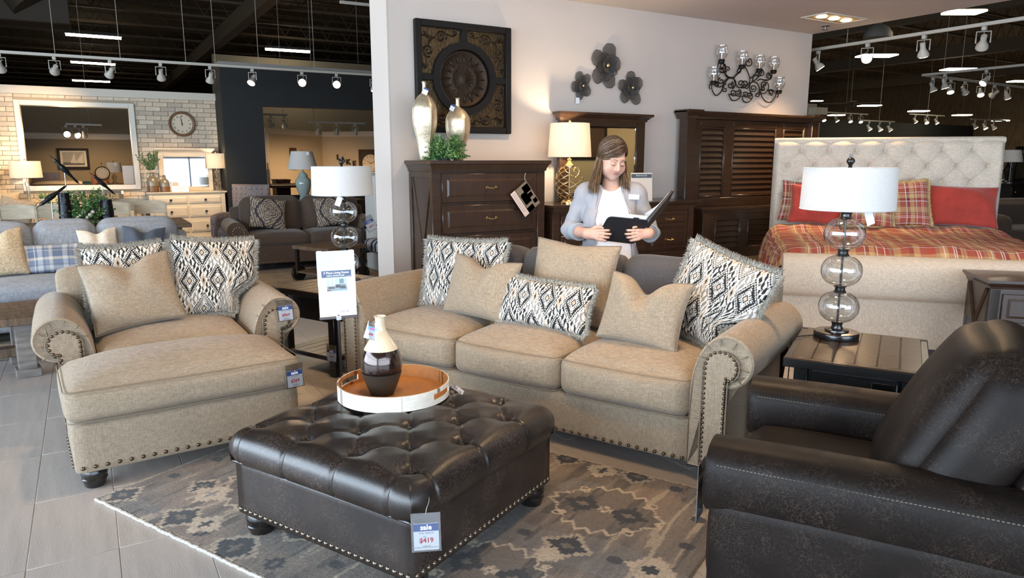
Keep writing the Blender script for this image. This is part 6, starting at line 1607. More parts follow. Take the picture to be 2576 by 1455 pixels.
# ------------------------------------------------------------------ console with birds, black vases and fern bowl
m_met = M('blackened_metal', (.020, .021, .024), .28, metal=.6, var=[(12, .3, (1, 1, 1))], bump=(25, .006))
CN = thing('dining_table', 'long dark wood dining table behind the grey sofa', 'table', (.10, 9.25, 0))
G().box(-1.55, .95, -.10, .95, .715, .76, .005).build('tabletop', m_rust, CN)
for x in (-1.4, .8):
    for y in (.02, .85): G().box(x - .05, x + .05, y - .05, y + .05, 0, .715, .006).build('leg', m_rust, CN)
def bird(label, px, py, prod, base_y, sc, ang, Yd):
    h = at(px, py, Y=Yd); b_ = at(prod, base_y, z=.76); o_ = thing('bird_sculpture', label, 'sculpture', (at(prod, 520, Y=Yd).x, Yd, .76))
    G().tube([(0, 0, 0), (.004, 0, h.z - .76)], .005, 6).build('rod', M('steel_rod', (.4, .4, .4), .35, metal=.9), o_); G().ball((0, 0, .024), 1, 12, 6, (.055, .042, .027)).build('base', M('stone_base', (.16, .16, .15), .8), o_)
    L_ = .235 * sc; ca, sa = math.cos(R(ang)), math.sin(R(ang)); P = []; r_ = []
    for t_, rr in ((-.42, .004), (-.36, .016), (-.28, .030), (-.18, .027), (-.05, .042), (.08, .040), (.20, .026), (.34, .016), (.48, .018), (.58, .004)):
        P.append(((t_ * ca) * L_ * 1.6, .0, h.z - .76 + t_ * sa * L_ * 1.6)); r_.append(rr * sc * .72)
    G().tube(P, r_, 8).build('bird_body', m_met, o_)
    G().tube([P[0], (P[0][0] - .05 * ca * sc, 0, P[0][2] - .05 * sa * sc - .004)], [.006 * sc, .001], 6).build('beak', m_met, o_)
    for k in (-1, 0, 1):
        q_ = P[6]; G().tube([q_, (q_[0] + .11 * sc * ca, .012 * k, q_[2] + .11 * sc * sa - .012 * k)], [.016 * sc, .004], 5).build('tail_feather', m_met, o_)
    return o_
bird('large blackened metal bird on a tall rod diving past the sailing picture', 178, 425, 171, 545, 1.0, -52, 9.68)
bird('blackened metal bird on a rod above the right black vase', 266, 460, 262, 545, .85, -48, 9.70)
bird('low blackened metal bird on a short rod beside the taller black vase', 118, 497, 130, 545, .95, 38, 9.22)
for lb, px, t_, r_ in (('taller hammered black cylinder vase on the dining table', 159, 486, .088), ('shorter hammered black cylinder vase on the dining table', 266, 502, .096)):
    h = at(px, t_, Y=9.40); o_ = thing('black_vase', lb, 'vase', (h.x, 9.40, .76)); H_ = h.z - .76
    G().lathe([(r_ * .5, 0), (r_ * .8, .005)] + [(r_ * (.80 - .17 * k / 12) + .002 * math.sin(k * 2.3), H_ * k / 12) for k in range(1, 13)] + [(r_ * .55, H_), (r_ * .5, H_ * .5), (0, H_ * .4)], 26).build('body', m_met, o_)
h = at(217, 548, Y=9.45); o_ = thing('galvanised_bowl', 'embossed grey metal bowl with fern and white blossom on the dining table', 'bowl', (h.x, 9.45, .76))
G().lathe([(.128, 0), (.150, .005), (.161, .075), (.167, .08), (.161, .082), (.150, .02), (0, .015)], 32).build('bowl', M('galvanised', (.20, .20, .20), .4, metal=.7, var=[(40, .3, (1, 1, 1))]), o_)
for k in range(14): G().ball((.157 * math.cos(k * PI / 7), .157 * math.sin(k * PI / 7), .04), .010, 6, 4).build('boss', MATS['galvanised'], o_)
sprig_plant(o_, 130, .36, .42, 4, .018, .7, per=24); 
for k in range(6): G().ball((-.08 + .03 * k, -.12 + .02 * (k % 2), .10 + .03 * (k % 3)), .022, 8, 6).build('blossom', M('white_blossom', (.75, .70, .62), .8), o_)
# pale slat-back dining chairs
m_pal = M('pale_wood', (.55, .46, .33), .5, var=[(8, .15, (1, 1, 5))])
def dining_chair():
    o_ = thing('dining_chair', 'cream folding style dining chair at the dark dining table', 'chair', (0, 0, 0), 0)
    for x in (-.20, .17): G().box(x, x + .03, .36, .39, 0, .92, .004).build('back_post', m_pal, o_); G().box(x, x + .03, .0, .03, 0, .44, .004).build('leg', m_pal, o_)
    G().box(-.21, .21, -.01, .40, .43, .46, .006).build('seat', m_pal, o_)
    cr_ = [[(x, .36 + .03 * (1 - (x / .2) ** 2), z) for x in np.linspace(-.20, .20, 9)] + [(x, .385 + .03 * (1 - (x / .2) ** 2), z) for x in np.linspace(.20, -.20, 9)] for z in (.78, .93)]
    cr_[1] = [(x, y, z + .03 * (1 - (x / .2) ** 2)) for x, y, z in cr_[1]]
    G().loft(cr_).build('top_rail', m_pal, o_, smooth=30)
    G().box(-.17, .17, .37, .385, .58, .66, .004).build('back_slat', m_pal, o_)
    return o_
ch = dining_chair(); spots = [(42, 522, 10.62, 0), (133, 520, 10.62, 2), (-82, 534, 10.62, -2), (283, 520, 10.70, 4), (378, 520, 10.85, -10), (325, 505, 11.55, 8)]
for i, (px, py, Yd, an) in enumerate(spots):
    h = at(px, py, Y=Yd); o_ = ch if i == 0 else dup(ch)
    o_['label'] = ['cream dining chair across the table behind the low metal bird', 'cream dining chair across the table behind the taller black vase', 'cream dining chair at the end of the table near the cream bed', 'cream dining chair facing the room behind the shorter black vase', 'cream dining chair turned at the table corner beside the cream dresser', 'cream dining chair standing back under the farmhouse sign'][i]
    a = R(an); c0 = Vector((h.x, Yd, 0)) - Vector((-math.sin(a) * .38, math.cos(a) * .38, 0)); o_.location = c0; o_.rotation_euler = (0, 0, a)

# ------------------------------------------------------------------ white dresser group against the brick wall
m_crm = M('cream_paint', (.62, .55, .43), .45, var=[(5, .06, (1, 1, 4))]); m_bk = M('black_knob', (.015, .013, .012), .35)
WD = thing('white_dresser', 'cream painted double dresser under the wall clock', 'dresser', (1.40, 12.42, 0))
G().box(-.545, .545, 0, .48, .07, .955, .004).build('body', m_crm, WD); cornice(1.10, 1.17, .49, .52, .945, 1.0, 'top', m_crm, WD, 0, .49)
for x in (-.555, .505): G().box(x, x + .05, -.012, .04, 0, .95, .003).build('corner_post', m_crm, WD)
for cx in (-.495, .012):
    for (z0, z1) in ((.815, .93), (.60, .775), (.36, .55), (.12, .31)):
        d_ = panel_drawer(WD, cx, cx + .483, z0, z1, 0, m_crm, .012, False)
        G().at((0, 0, 0), (R(90), 0, 0)).lathe([(.006, 0), (.007, .012), (.018, .018), (.019, .026), (.008, .033), (0, .034)], 12).build('knob', m_bk, d_, (cx + .24, -.018, (z0 + z1) / 2))
WMI = thing('white_mirror', 'cream framed mirror on the cream dresser reflecting the windows', 'mirror', (1.445, 12.80, 1.0))
frame_g(-.395, .395, .0, .62, .075, -.03, .02).build('frame', m_crm, WMI); cornice(.80, .89, .06, .11, .60, .68, 'crown', m_crm, WMI, 0, .03)
G().box(-.325, .325, -.010, .0, .07, .55).build('mirror_glass', M('mirror_clear', (.92, .95, .95), .015, metal=1), WMI, (0, -.016, 0), (R(-1.5), 0, R(-4.5)), smooth=0)
def simple_lamp(name, label, loc, shade, base, lit, col=None, power=6):
    """shade = (r bottom, r top, z0, z1); base = lathe profile and material"""
    o_ = thing(name, label, 'lamp', loc)
    r0, r1, z0, z1 = shade
    G().lathe([(r0, z0), (r1, z1), (r1 - .003, z1), (r0 - .003, z0)], 36, close=True).build('shade', m_shl if lit else m_shw, o_, smooth=60)
    G().lathe(base[0], 20).build('base', base[1], o_)
    G().tube([(0, 0, base[0][-1][1] - .01), (0, 0, z1 + .01)], .004, 6).build('rod', m_brass, o_)
    G().ball((0, 0, z1 + .018), .012, 8, 6).build('finial', m_brass, o_)
    G().box(-.022, .022, -.0006, .0006, -.05, 0).build('hang_tag', m_card, o_, (.03, -r0 * .97, z1 - .01))
    if lit: G().ball((0, 0, 0), .025, 10, 6).build('bulb', MATS['warm_bulb'], o_, (0, 0, (z0 + z1) / 2)); lamp_light(o_, (z0 + z1) / 2 + .02, power)
    return o_
m_cgl = glass('lamp_glass', (.92, .90, .85), .18)
stack = [(.075, 0), (.075, .03), (.03, .04), (.045, .09), (.02, .14), (.045, .19), (.02, .24), (.045, .29), (.015, .33)]
h = at(549, 482, Y=12.6); simple_lamp('glass_lamp', 'lit lamp with stacked glass base on the cream dresser', (h.x, 12.60, 1.0), (.150, .150, .36, .60), (stack, m_cgl), True, power=4)
NT = thing('side_cabinet', 'cream side cabinet by the brick wall under the lit lamp', 'cabinet', (-.62, 12.5, 0)); G().box(-.3, .3, 0, .42, .05, .82, .005).build('body', m_crm, NT); G().box(-.32, .32, -.02, .44, .82, .85, .005).build('top', m_crm, NT)
for z in (.12, .48): panel_drawer(NT, -.27, .27, z, z + .30, 0, m_crm, .012)
h = at(76, 525, Y=12.72); simple_lamp('glass_lamp', 'lit lamp with slim glass base beside the brick wall opening', (h.x, 12.72, .85), (.205, .195, .39, .63), ([(.07, 0), (.07, .02), (.02, .03), (.03, .12), (.02, .25), (.035, .30), (.012, .36)], m_cgl), True, power=6)
m_jug = M('stoneware', (.20, .175, .12), .3, coat=.4, var=[(6, .2, (1, 1, 1))]); m_jug2 = M('stoneware_brown', (.17, .09, .04), .3, coat=.4)
for lb, px, s_ in (('taller stoneware jug with leafy sprigs on the cream dresser', 386, 1.0), ('shorter stoneware jug on the cream dresser', 416, .84)):
    h = at(px, 482, Y=12.52); o_ = thing('stoneware_jug', lb, 'jug', (h.x, 12.52, 1.0))
    G().lathe([(.07 * s_, 0), (.085 * s_, .01), (.088 * s_, .10 * s_)], 24).build('lower_glaze', m_jug2, o_); G().lathe([(.088 * s_, .10 * s_), (.088 * s_, .16 * s_), (.07 * s_, .215 * s_), (.032 * s_, .25 * s_), (.028 * s_, .29 * s_), (.036 * s_, .31 * s_), (.026 * s_, .31 * s_)], 24).build('upper_glaze', m_jug, o_)
    for sg in ((-1, 1) if s_ > .9 else (-1,)): G().tube([(sg * .030 * s_, 0, .285 * s_), (sg * .065 * s_, 0, .295 * s_), (sg * .085 * s_, 0, .25 * s_), (sg * .078 * s_, 0, .20 * s_)], .008, 6).build('handle', m_jug, o_)
    if s_ > .9:
        e_ = bpy.data.objects.new('sprigs', None)
        g_ = G(); rg_ = random.Random(8)
        for k in range(26):
            a = rg_.uniform(0, 2 * PI); t0 = Vector((math.cos(a) * rg_.uniform(.05, .22), math.sin(a) * .1, rg_.uniform(.16, .34)))
            for j in range(9):
                q_ = Vector((0, 0, .30)) + t0 * ((j + 2) / 11); dd = (t0.normalized() + Vector((rg_.uniform(-1, 1), rg_.uniform(-1, 1), rg_.uniform(-.4, .8)))).normalized() * .055; sd = dd.cross(Vector((0, 1, .3))).normalized() * .010
                g_.raw([q_, q_ + dd * .5 + sd, q_ + dd, q_ + dd * .5 - sd], [(0, 1, 2, 3)])
        stuff(g_.build('leaves', M('olive_leaf', (.075, .13, .05), .5, var=[(15, .3, (1, 1, 1))]), o_, smooth=0)); bpy.data.objects.remove(e_)
h = at(454, 484, Y=12.45); o_ = thing('info_card', 'small white information card standing on the cream dresser', 'sign card', (h.x, 12.45, 1.0), R(-6)); G().box(-.125, .125, -.003, .003, 0, .165).build('card', m_card, o_, (0, 0, 0), (R(-8), 0, 0)); G().box(-.11, -.02, -.005, -.002, .09, .15).build('photo', M('card_photo', (.45, .38, .30), .5), o_, (0, 0, 0), (R(-8), 0, 0))
for i in range(4): G().box(-.10, .10, -.005, -.003, .02 + .017 * i, .026 + .017 * i).build('printed_line', m_pi, o_, (0, 0, 0), (R(-8), 0, 0))
# wall clock
h = at(458, 312, Y=12.95); CK = thing('wall_clock', 'round wooden wall clock with roman numerals on the brick wall', 'clock', (h.x, 12.985, h.z))
CR = .200; G().at((0, 0, 0), (R(90), 0, 0)).lathe([(CR, 0), (CR, .035), (CR - .012, .045), (CR - .035, .040), (CR - .042, .020), (CR - .042, 0)], 48, close=True).build('rim', M('brown_rim', (.16, .085, .04), .5, var=[(9, .2, (1, 1, 1))]), CK)
G().at((0, 0, 0), (R(90), 0, 0)).lathe([(0, .018), (CR - .04, .018), (CR - .04, .010), (0, .01)], 48).build('dial', M('cream_dial', (.66, .56, .42), .6), CK, smooth=0)
for k, s_ in enumerate(('XII', 'I', 'II', 'III', 'IV', 'V', 'VI', 'VII', 'VIII', 'IX', 'X', 'XI')):
    a = R(90 - 30 * k); text(s_, .040, m_bk, CK, (.122 * math.cos(a), -.0195, .122 * math.sin(a)), (R(90), R(-30 * k) * -1 * -1 if False else R(30 * k), 0), name='numeral', sx=.8, bold=.0006)
for a, L_, w in ((-9, .115, .006), (-3, .075, .009)): G().box(-w / 2, w / 2, -.024, -.021, -.03, L_, .0005).build('hand', m_bk, CK, (0, 0, 0), (0, R(a), 0))
G().at((0, -.026, 0), (R(90), 0, 0)).lathe([(.012, 0), (.010, .004), (0, .005)], 12).build('hub', m_bk, CK)
# FARMHOUSE board
h = at(272, 496, Y=12.9); o_ = thing('farmhouse_sign', 'grey plank sign reading FARMHOUSE leaning at the brick wall', 'sign', (h.x - .13, 12.86, .86)); G().box(-.34, .34, -.015, .015, 0, .155, .004).build('board', M('grey_plank', (.10, .095, .085), .7, var=[(8, .3, (6, 1, 1))]), o_); text('FARMHOUSE', .105, M('olive_gold', (.34, .28, .13), .6), o_, (0, -.018, .078), bold=.002, sx=.95)
G().box(-.015, .015, -.019, -.016, .10, .15).build('price_sticker', m_card, o_, (.33, 0, .01))
SB = thing('sideboard', 'low pale sideboard along the brick wall below the opening', 'sideboard', (.22, 12.55, 0)); G().box(-.45, .50, 0, .38, .04, .84, .005).build('body', m_pal, SB); G().box(-.47, .52, -.02, .40, .84, .86, .004).build('top', m_pal, SB)
for x in (-.43, .04): G().box(x, x + .44, -.012, .004, .08, .80, .004).build('door', m_pal, SB)
h = at(96, 520, Y=11.9); o_ = thing('small_fern', 'small potted fern in front of the lit bedside lamp', 'fern', (h.x + .06, 12.53, .85)); sprig_plant(o_, 40, .12, .17, 6, .012, .7, per=16); G().lathe([(.045, 0), (.06, .09), (.05, .09), (.04, .02), (0, .02)], 16).build('pot', M('white_pot', (.6, .57, .5), .4), o_)
# cream bed end with pillows at the far left
HBW = thing('cream_headboard', 'cream panelled headboard with flared crown against the brick wall', 'headboard', (-1.17, 12.70, 0)); G().box(-.6, .10, 0, .08, 0, 1.32, .004).build('panel', m_crm, HBW); cornice(.74, .84, .10, .16, 1.30, 1.40, 'crown', m_crm, HBW, -.25, .10)
for x in (-.55, -.2): G().box(x, x + .28, -.012, .002, .75, 1.22, .004).build('raised_panel', m_crm, HBW)
soft(HBW, 'mattress', -1.4, .08, -1.6, -.02, .2, .62, M('beige_quilt', (.45, .38, .27), .9, var=[(20, .2, (1, 1, 1))]), .08)
h = at(18, 520, Y=12.3); pillow('beige sham pillow on the cream bed', .60, .42, .16, (h.x - .16, 12.33, .66), (R(-18), R(4), 0), M('beige_sham', (.48, .38, .25), .9, var=[(40, .2, (1, 1, 1))]), n=30, seed=41); pillow('grey beige slumped pillow on the cream bed', .45, .36, .16, (h.x + .06, 12.03, .64), (R(-24), R(14), R(-10)), M('stone_sham', (.36, .31, .24), .9, var=[(40, .2, (1, 1, 1))]), n=30, seed=42)

# ------------------------------------------------------------------ seen through the brick-wall opening
p0, p1 = at(142, 373, Y=16.95), at(227, 425, Y=16.95); o_ = thing('sailing_picture', 'black framed black and white sailing picture in the back room', 'picture', ((p0.x + p1.x) / 2, 16.94, (p0.z + p1.z) / 2)); w, h_ = (p1.x - p0.x) / 2, (p0.z - p1.z) / 2
frame_g(-w, w, -h_, h_, .045, -.03, .03).build('frame', m_esp, o_); G().box(-w + .04, w - .04, 0, .02, -h_ + .04, h_ - .04).build('mat', M('picture_mat', (.62, .58, .50), .6), o_, smooth=0)
G().box(-w + .085, w - .085, -.004, 0, -h_ + .075, h_ - .075).build('photo_sky', M('sail_sky', (.33, .31, .27), .6), o_, smooth=0); G().box(-w + .085, w - .085, -.006, -.004, -h_ + .075, -h_ + .13).build('photo_sea', M('sail_sea', (.10, .095, .085), .6), o_, smooth=0)
for (x0, x1, x2) in ((-.10, .04, -.06), (.05, .17, .02)): G().raw([(x2, -.008, -h_ + .12), (x1, -.008, -h_ + .11), (x0 + .12, -.008, h_ - .085)], [(0, 1, 2)]).build('sail', M('sail_white', (.55, .52, .46), .6), o_, smooth=0)
def boxthing(name, label, cat, px0, px1, py0, py1, Yd, dep, mat, z0=None, parts=None):
    a, b_ = at(px0, py0, Y=Yd), at(px1, py1, Y=Yd); zb = b_.z if z0 is None else z0
    o_ = thing(name, label, cat, ((a.x + b_.x) / 2, Yd, zb)); w = (b_.x - a.x) / 2; H_ = a.z - zb
    G().box(-w, w, 0, dep, 0, H_, .008).build('body', mat, o_); G().box(-w - .01, w + .01, -.012, dep + .01, H_ - .03, H_, .004).build('top_edge', mat, o_)
    G().box(-w * .85, w * .85, -.012, .002, H_ * .12, H_ * .82, .004).build('front_panel', mat, o_)
    return o_
BT = thing('back_table', 'dark wood table in the back room behind the brick opening', 'table', (.35, 15.2, 0)); G().box(-1.5, .95, -.1, .7, 1.0, 1.05, .004).build('tabletop', m_rust, BT)
for x in (-1.4, .85):
    for y in (-.03, .6): G().box(x - .04, x + .04, y - .04, y + .04, 0, 1.0).build('leg', m_rust, BT)
boxthing('orange_box', 'orange stained wooden box on the table in the back room', 'box', 229, 275, 437, 463, 15.2, .25, M('orange_wood', (.60, .19, .04), .5, var=[(6, .2, (1, 1, 1))]), 1.05); boxthing('teal_box', 'small teal box on the table in the back room', 'box', 208, 229, 457, 465, 15.15, .15, M('teal_card', (.04, .14, .12), .5), 1.05)
h = at(258, 436, Y=15.0); o_ = thing('wire_clock', 'round cream clock with black wire frame in the back room', 'clock', (h.x, 15.12, 1.05)); zc = h.z - 1.05
G().tube([(.115 * math.cos(a), 0, zc + .115 * math.sin(a)) for a in np.linspace(0, 2 * PI, 32, endpoint=False)], .008, 6, closed=True).build('wire_frame', m_bk, o_); G().at((0, 0, zc), (R(90), 0, 0)).lathe([(0, .01), (.102, .01), (.102, -.01), (0, -.01)], 32).build('dial', MATS['cream_dial'], o_); G().tube([(0, 0, zc + .15), (0, 0, zc + .19)], .006, 6).build('finial', m_bk, o_); G().tube([(-.12, 0, 0), (-.05, 0, zc - .14)], .006, 6).build('leg', m_bk, o_); G().tube([(.12, 0, 0), (.05, 0, zc - .14)], .006, 6).build('leg', m_bk, o_)
for k in range(12): G().box(-.004, .004, -.014, -.011, .075, .09).build('numeral_bar', m_bk, o_, (0, 0, zc), (0, R(30 * k), 0))
h = at(290, 463, Y=15.3); simple_lamp('table_lamp', 'unlit beige shade lamp on the table in the back room', (h.x, 15.35, 1.05), (.13, .12, .22, .40), ([(.05, 0), (.05, .02), (.03, .06), (.045, .13), (.015, .2)], m_cgl), False)
p0, p1 = at(307, 417, Y=14.6), at(338, 463, Y=14.6); o_ = thing('white_easel_board', 'white presentation board behind the corner of the opening', 'board', ((p0.x + p1.x) / 2, 14.6, 0)); G().box(-(p1.x - p0.x) / 2, (p1.x - p0.x) / 2, -.01, .01, p1.z - .05, p0.z).build('board', m_card, o_)
for x in (-.1, .1): G().tube([(x, .02, 0), (x * .6, .02, p0.z)], .012, 6).build('easel_leg', m_bk, o_)
BB = thing('dark_headboard', 'dark wood bed with pale bedding below the sailing picture', 'bed', (at(124, 440, Y=16.5).x, 16.3, 0)); G().box(-.28, .16, .3, .36, 0, at(120, 435, Y=16.5).z, .004).build('headboard', m_wal2, BB); soft(BB, 'bedding', -.30, .62, -.32, .28, .3, at(160, 462, Y=16).z + .02, M('striped_bedding', (.40, .34, .26), .9, var=[(18, .3, (6, 1, 1))]), .08)

# ------------------------------------------------------------------ brown loveseat group
m_brn = M('brown_chenille', (.075, .052, .038), .85, var=[(60, .22, (1, 1, 1))], sheen=.25)
m_nailb = M('brass_nail', (.55, .42, .25), .25, metal=1)
LV = thing('brown_loveseat', 'brown chenille loveseat with brass nailheads by the charcoal wall', 'loveseat', (2.63, 9.90, 0), R(-4))
soft(LV, 'base', -.80, .80, 0, .9, .10, .36, m_brn, .02, (0, .004, 0)); soft(LV, 'back_frame', -.95, .95, .75, .93, .10, .84, m_brn, .06)
for s_ in (-1, 1):
    soft(LV, 'seat_cushion', min(0, s_ * .79), max(0, s_ * .79), -.03, .66, .345, .50, m_brn, .05, (.004, .02, .04), s_ + 2); soft(LV, 'back_cushion', min(s_ * .01, s_ * .83), max(s_ * .01, s_ * .83), .50, .80, .46, .97, m_brn, .10, (.01, .05, .025), s_ + 6, (R(-9), 0, 0))
    pr = [(s_ * x + s_ * .79, .085 + (z - .085) * .93) for x, z in arm_profile()]
    rings = [[(x, y, z) for x, z in pr] for y in (-.02, -.03, .0, .88)]; rings[0] = [(s_ * .93 + (x - s_ * .93) * .85, -.03, .5 + (z - .5) * .95) for x, z in pr]
    ar = G().loft(rings).build('arm', m_brn, LV, smooth=50)
    kp = smooth_path([(x, .085 + (z - .085) * .93) for x, z in keyhole()], 3); nmb = G().lathe([(.009, 0), (.006, .005), (0, .006)], 8).mesh('nailhead', m_nailb)
    for p in spaced([(s_ * .79 + s_ * x, -.036, z) for x, z in kp], .034): link('nailhead', nmb, ar, p, (R(90), 0, 0))
for x in np.arange(-.76, .78, .032): link('nailhead', nmb, LV, (x, -.002, .125), (R(90), 0, 0))
for x in (-.85, .85):
    for y in (.06, .84): bun_foot(LV, x, y, .10, .05)
def paisley(U, V):
    x, z = U * .23, V * .23; r1 = np.hypot(x * 1.5, z - .03); a = np.arctan2(z - .03, x * 1.5)
    w = .8 * np.sin(r1 * 150 + 3 * np.sin(a * 4)) + np.sin(x * 95 + 6 * np.sin(z * 34)) * np.sin(z * 85 + 5 * np.cos(x * 40))
    og = np.abs(np.abs(x) - .11 * (1 + .55 * np.cos(z * 13))) < .012
    c_ = np.where((w > .15)[:, None], np.array([.42, .35, .26]), np.array([.075, .075, .085])); c_ = np.where((np.abs(w) < .18)[:, None], np.array([.20, .17, .13]), c_); c_[og] = (.03, .03, .04); return c_
def lv(x, y, z): c_, s_ = math.cos(R(-4)), math.sin(R(-4)); return (2.63 + c_ * x - s_ * y, 9.90 + s_ * x + c_ * y, z)
pillow('paisley pillow leaning in the left corner of the brown loveseat', .50, .46, .16, lv(-.52, .245, .555), (R(-24), R(10), R(4)), m_pat, n=110, seed=51, pat=paisley); pillow('paisley pillow on the brown loveseat behind the glass lamp', .46, .44, .16, lv(.40, .29, .555), (R(-20), R(-4), R(-6)), m_pat, n=110, seed=52, pat=paisley)
def medal_fab(U, V):
    x, z = (U * .6) % .16 - .08, (V * .6) % .18 - .09; r_ = np.hypot(x, z); c_ = np.tile(np.array([.36, .28, .20]), (len(x), 1)); c_[(np.sin(r_ * 210) > .2)] = (.20, .13, .12); c_[(np.sin(r_ * 210 + x * 60) < -.6)] = (.12, .15, .24); c_[r_ < .012] = (.10, .05, .05); return c_
PC = thing('patterned_chair', 'medallion print wing chair behind the brown loveseat arm', 'armchair', (1.95, 11.45, 0), R(-35))
V, F, U, Vv, x_, z_ = pillow_arrays(.62, .62, .20, 70, .0); c_ = medal_fab(U, Vv); nparr('backrest', V, F, m_pat, PC, col=np.concatenate([c_, c_]), loc=(0, .55, .50), weld=True)
soft(PC, 'seat', -.32, .32, -.05, .60, .26, .48, M('medallion_seat', (.22, .20, .22), .9, var=[(30, .4, (1, 1, 1))]), .06)
for s_ in (-1, 1): soft(PC, 'arm', s_ * .36 - .06, s_ * .36 + .06, -.05, .60, .26, .66, MATS['medallion_seat'], .06)
for x in (-.3, .3):
    for y in (0, .55): G().box(x - .025, x + .025, y - .025, y + .025, 0, .27).build('leg', m_foot, PC)
a, b_, c2 = at(755, 610, z=.46), at(825, 627, z=.46), at(925, 614, z=.46)
WT = thing('wheeled_table', 'wood topped black metal coffee table on large wheels before the loveseat', 'coffee table', (b_.x, b_.y, 0), math.atan2(c2.y - b_.y, c2.x - b_.x)); Lx = .62; Ly = .66
for i in range(6): G().box(.0, Lx, i * Ly / 6 + .001, (i + 1) * Ly / 6 - .001, .415, .46, .003).build('plank', m_rust, WT)
for x in (.02, Lx - .06):
    for y in (.02, Ly - .06): G().box(x, x + .04, y, y + .04, .10, .415).build('leg', m_blackm, WT)
frame_g(.02, Lx - .02, .12, .16, .02, .02, .05).build('lower_frame', m_blackm, WT); G().box(.02, Lx - .02, .02, Ly - .02, .12, .14).build('shelf', m_rust, WT)
for x in (.10, Lx - .10):
    for y in (-.02, Ly + .02): G().at((x, y, .10), (R(90), 0, 0)).lathe([(.0, -.018), (.10, -.018), (.105, 0), (.10, .018), (0, .018)], 24).build('wheel', m_blackm, WT)
# striped bobbin chair
m_blkt = M('bobbin_black', (.010, .010, .011), .25, coat=.4)
def stripes(U, V, w): c_ = np.tile(np.array([.62, .60, .58]), (len(U), 1)); c_[((U * w / .034) % 1) < .68] = (.012, .020, .038); return c_
h = at(921, 690, z=0); BC = thing('striped_chair', 'black bobbin frame chair with navy and white stripes', 'chair', (3.14, 8.72, 0), R(-88))
V, F, U, Vv, x_, z_ = pillow_arrays(.56, .60, .14, 60, .0); c_ = stripes(U, Vv, .28); o_ = nparr('backrest', V, F, m_pat, BC, col=np.concatenate([c_, c_]), loc=(0, .52, .46), weld=True); o_.rotation_euler = (R(-10), 0, 0)
V, F = rbox(.30, .29, .075, .04, 40, (0, .01, .03)); c_ = stripes(V[:, 0] / .30, V[:, 1], .30); nparr('seat', V, F, m_pat, BC, col=c_, loc=(0, .25, .40), weld=True)
def bobbin(p, q, n_): 
    p, q = Vector(p), Vector(q); P = [p.lerp(q, k / (n_ * 4)) for k in range(n_ * 4 + 1)]; return G().tube(P, [.013 + .010 * abs(math.sin(k * PI / 4)) for k in range(len(P))], 8)
for x in (-.32, .32):
    bobbin((x, .60, 0), (x, .72, 1.02), 22).build('back_post', m_blkt, BC); G().tube([(x, -.03, 0), (x, -.03, .62)], .022, 8).build('front_post', m_blkt, BC); bobbin((x, -.03, .62), (x, .66, .66), 14).build('arm_rail', m_blkt, BC); G().tube([(x, -.03, .30), (x, .62, .30)], .016, 8).build('side_rail', m_blkt, BC)
for z in (.30, .99): bobbin((-.32, .60 + z * .11, z), (.32, .60 + z * .11, z), 12).build('cross_rail', m_blkt, BC)
h = at(908, 552, Y=8.6); sale_tag('white diamond turned price tag hanging on the striped chair', (h.x - .02, 8.36, h.z + .05), (0, R(-28), R(-20)), .13, .19, '$499', '', ('',), head='sale', cord=[(.03, .03, .01), (.10, .06, .01), (.22, .08, .0)])
LR = thing('beige_rug', 'mottled beige area rug before the brown loveseat', 'rug', (1.55, 7.35, 0), R(-4)); G().box(0, 1.72, 0, 2.35, .001, .010, .003).build('pile', M('beige_pile', (.36, .29, .21), .95, var=[(5, .25, (1, 1, 1)), (60, .2, (1, 1, 1))]), LR); G().tube([(0, 0, .005), (1.72, 0, .005)], .006, 6).build('bound_edge', m_bind, LR)
# teal ginger-jar lamp on a table behind the loveseat
SD = thing('sofa_table', 'dark console table behind the brown loveseat', 'table', (3.05, 11.35, 0)); G().box(-.4, .9, 0, .4, .82, .86, .004).build('tabletop', m_wal, SD)
for x in (-.37, .83):
    for y in (.02, .34): G().box(x, x + .04, y, y + .04, 0, .82).build('leg', m_wal, SD)
h = at(765, 500, Y=11.55); tl = simple_lamp('ginger_jar_lamp', 'teal ceramic ginger jar lamp with white tapered shade', (h.x, 11.55, .86), (.235, .165, .49, .77), ([(.07, 0), (.075, .03), (.06, .06), (.10, .16), (.125, .26), (.115, .33), (.07, .37), (.08, .385), (.06, .42), (.02, .45), (.012, .48)], M('teal_glaze', (.34, .42, .40), .15, coat=.6, var=[(5, .15, (1, 1, 1))])), False)
# ------------------------------------------------------------------ seen through the charcoal-wall opening
def on_ab(px, py, a, b_):
    """point where the sight line through a pixel meets the upright plane over a-b"""
    d = _f * FPX + _r * (px - 1288) - _u * (py - 727.5); a = np.array([*a, 0.]); b_ = np.array([*b_, 0.]); n_ = np.array([-(b_ - a)[1], (b_ - a)[0], 0]); t_ = ((a - np.array([0, 0, CAM_H])) @ n_) / (d @ n_); return Vector(np.array([0, 0, CAM_H]) + d * t_)
ang = math.atan2(A2[1] - A1[1], A2[0] - A1[0])
nrm2 = Vector((math.sin(ang), -math.cos(ang), 0))
for s_, px, py in (('L', 853, 396), ('A', 864, 402), ('K', 878, 408), ('E', 893, 412)):
    q_ = on_ab(px, py, A1, A2) + nrm2 * .04; lt = text(s_, .175, m_bk, None, q_, (R(90), 0, ang), name='wall_letter', ext=.02, bold=.004); tag(lt, 'dark wooden wall letter %s of a place word on the putty wall' % s_, 'letter', 'wall letters')
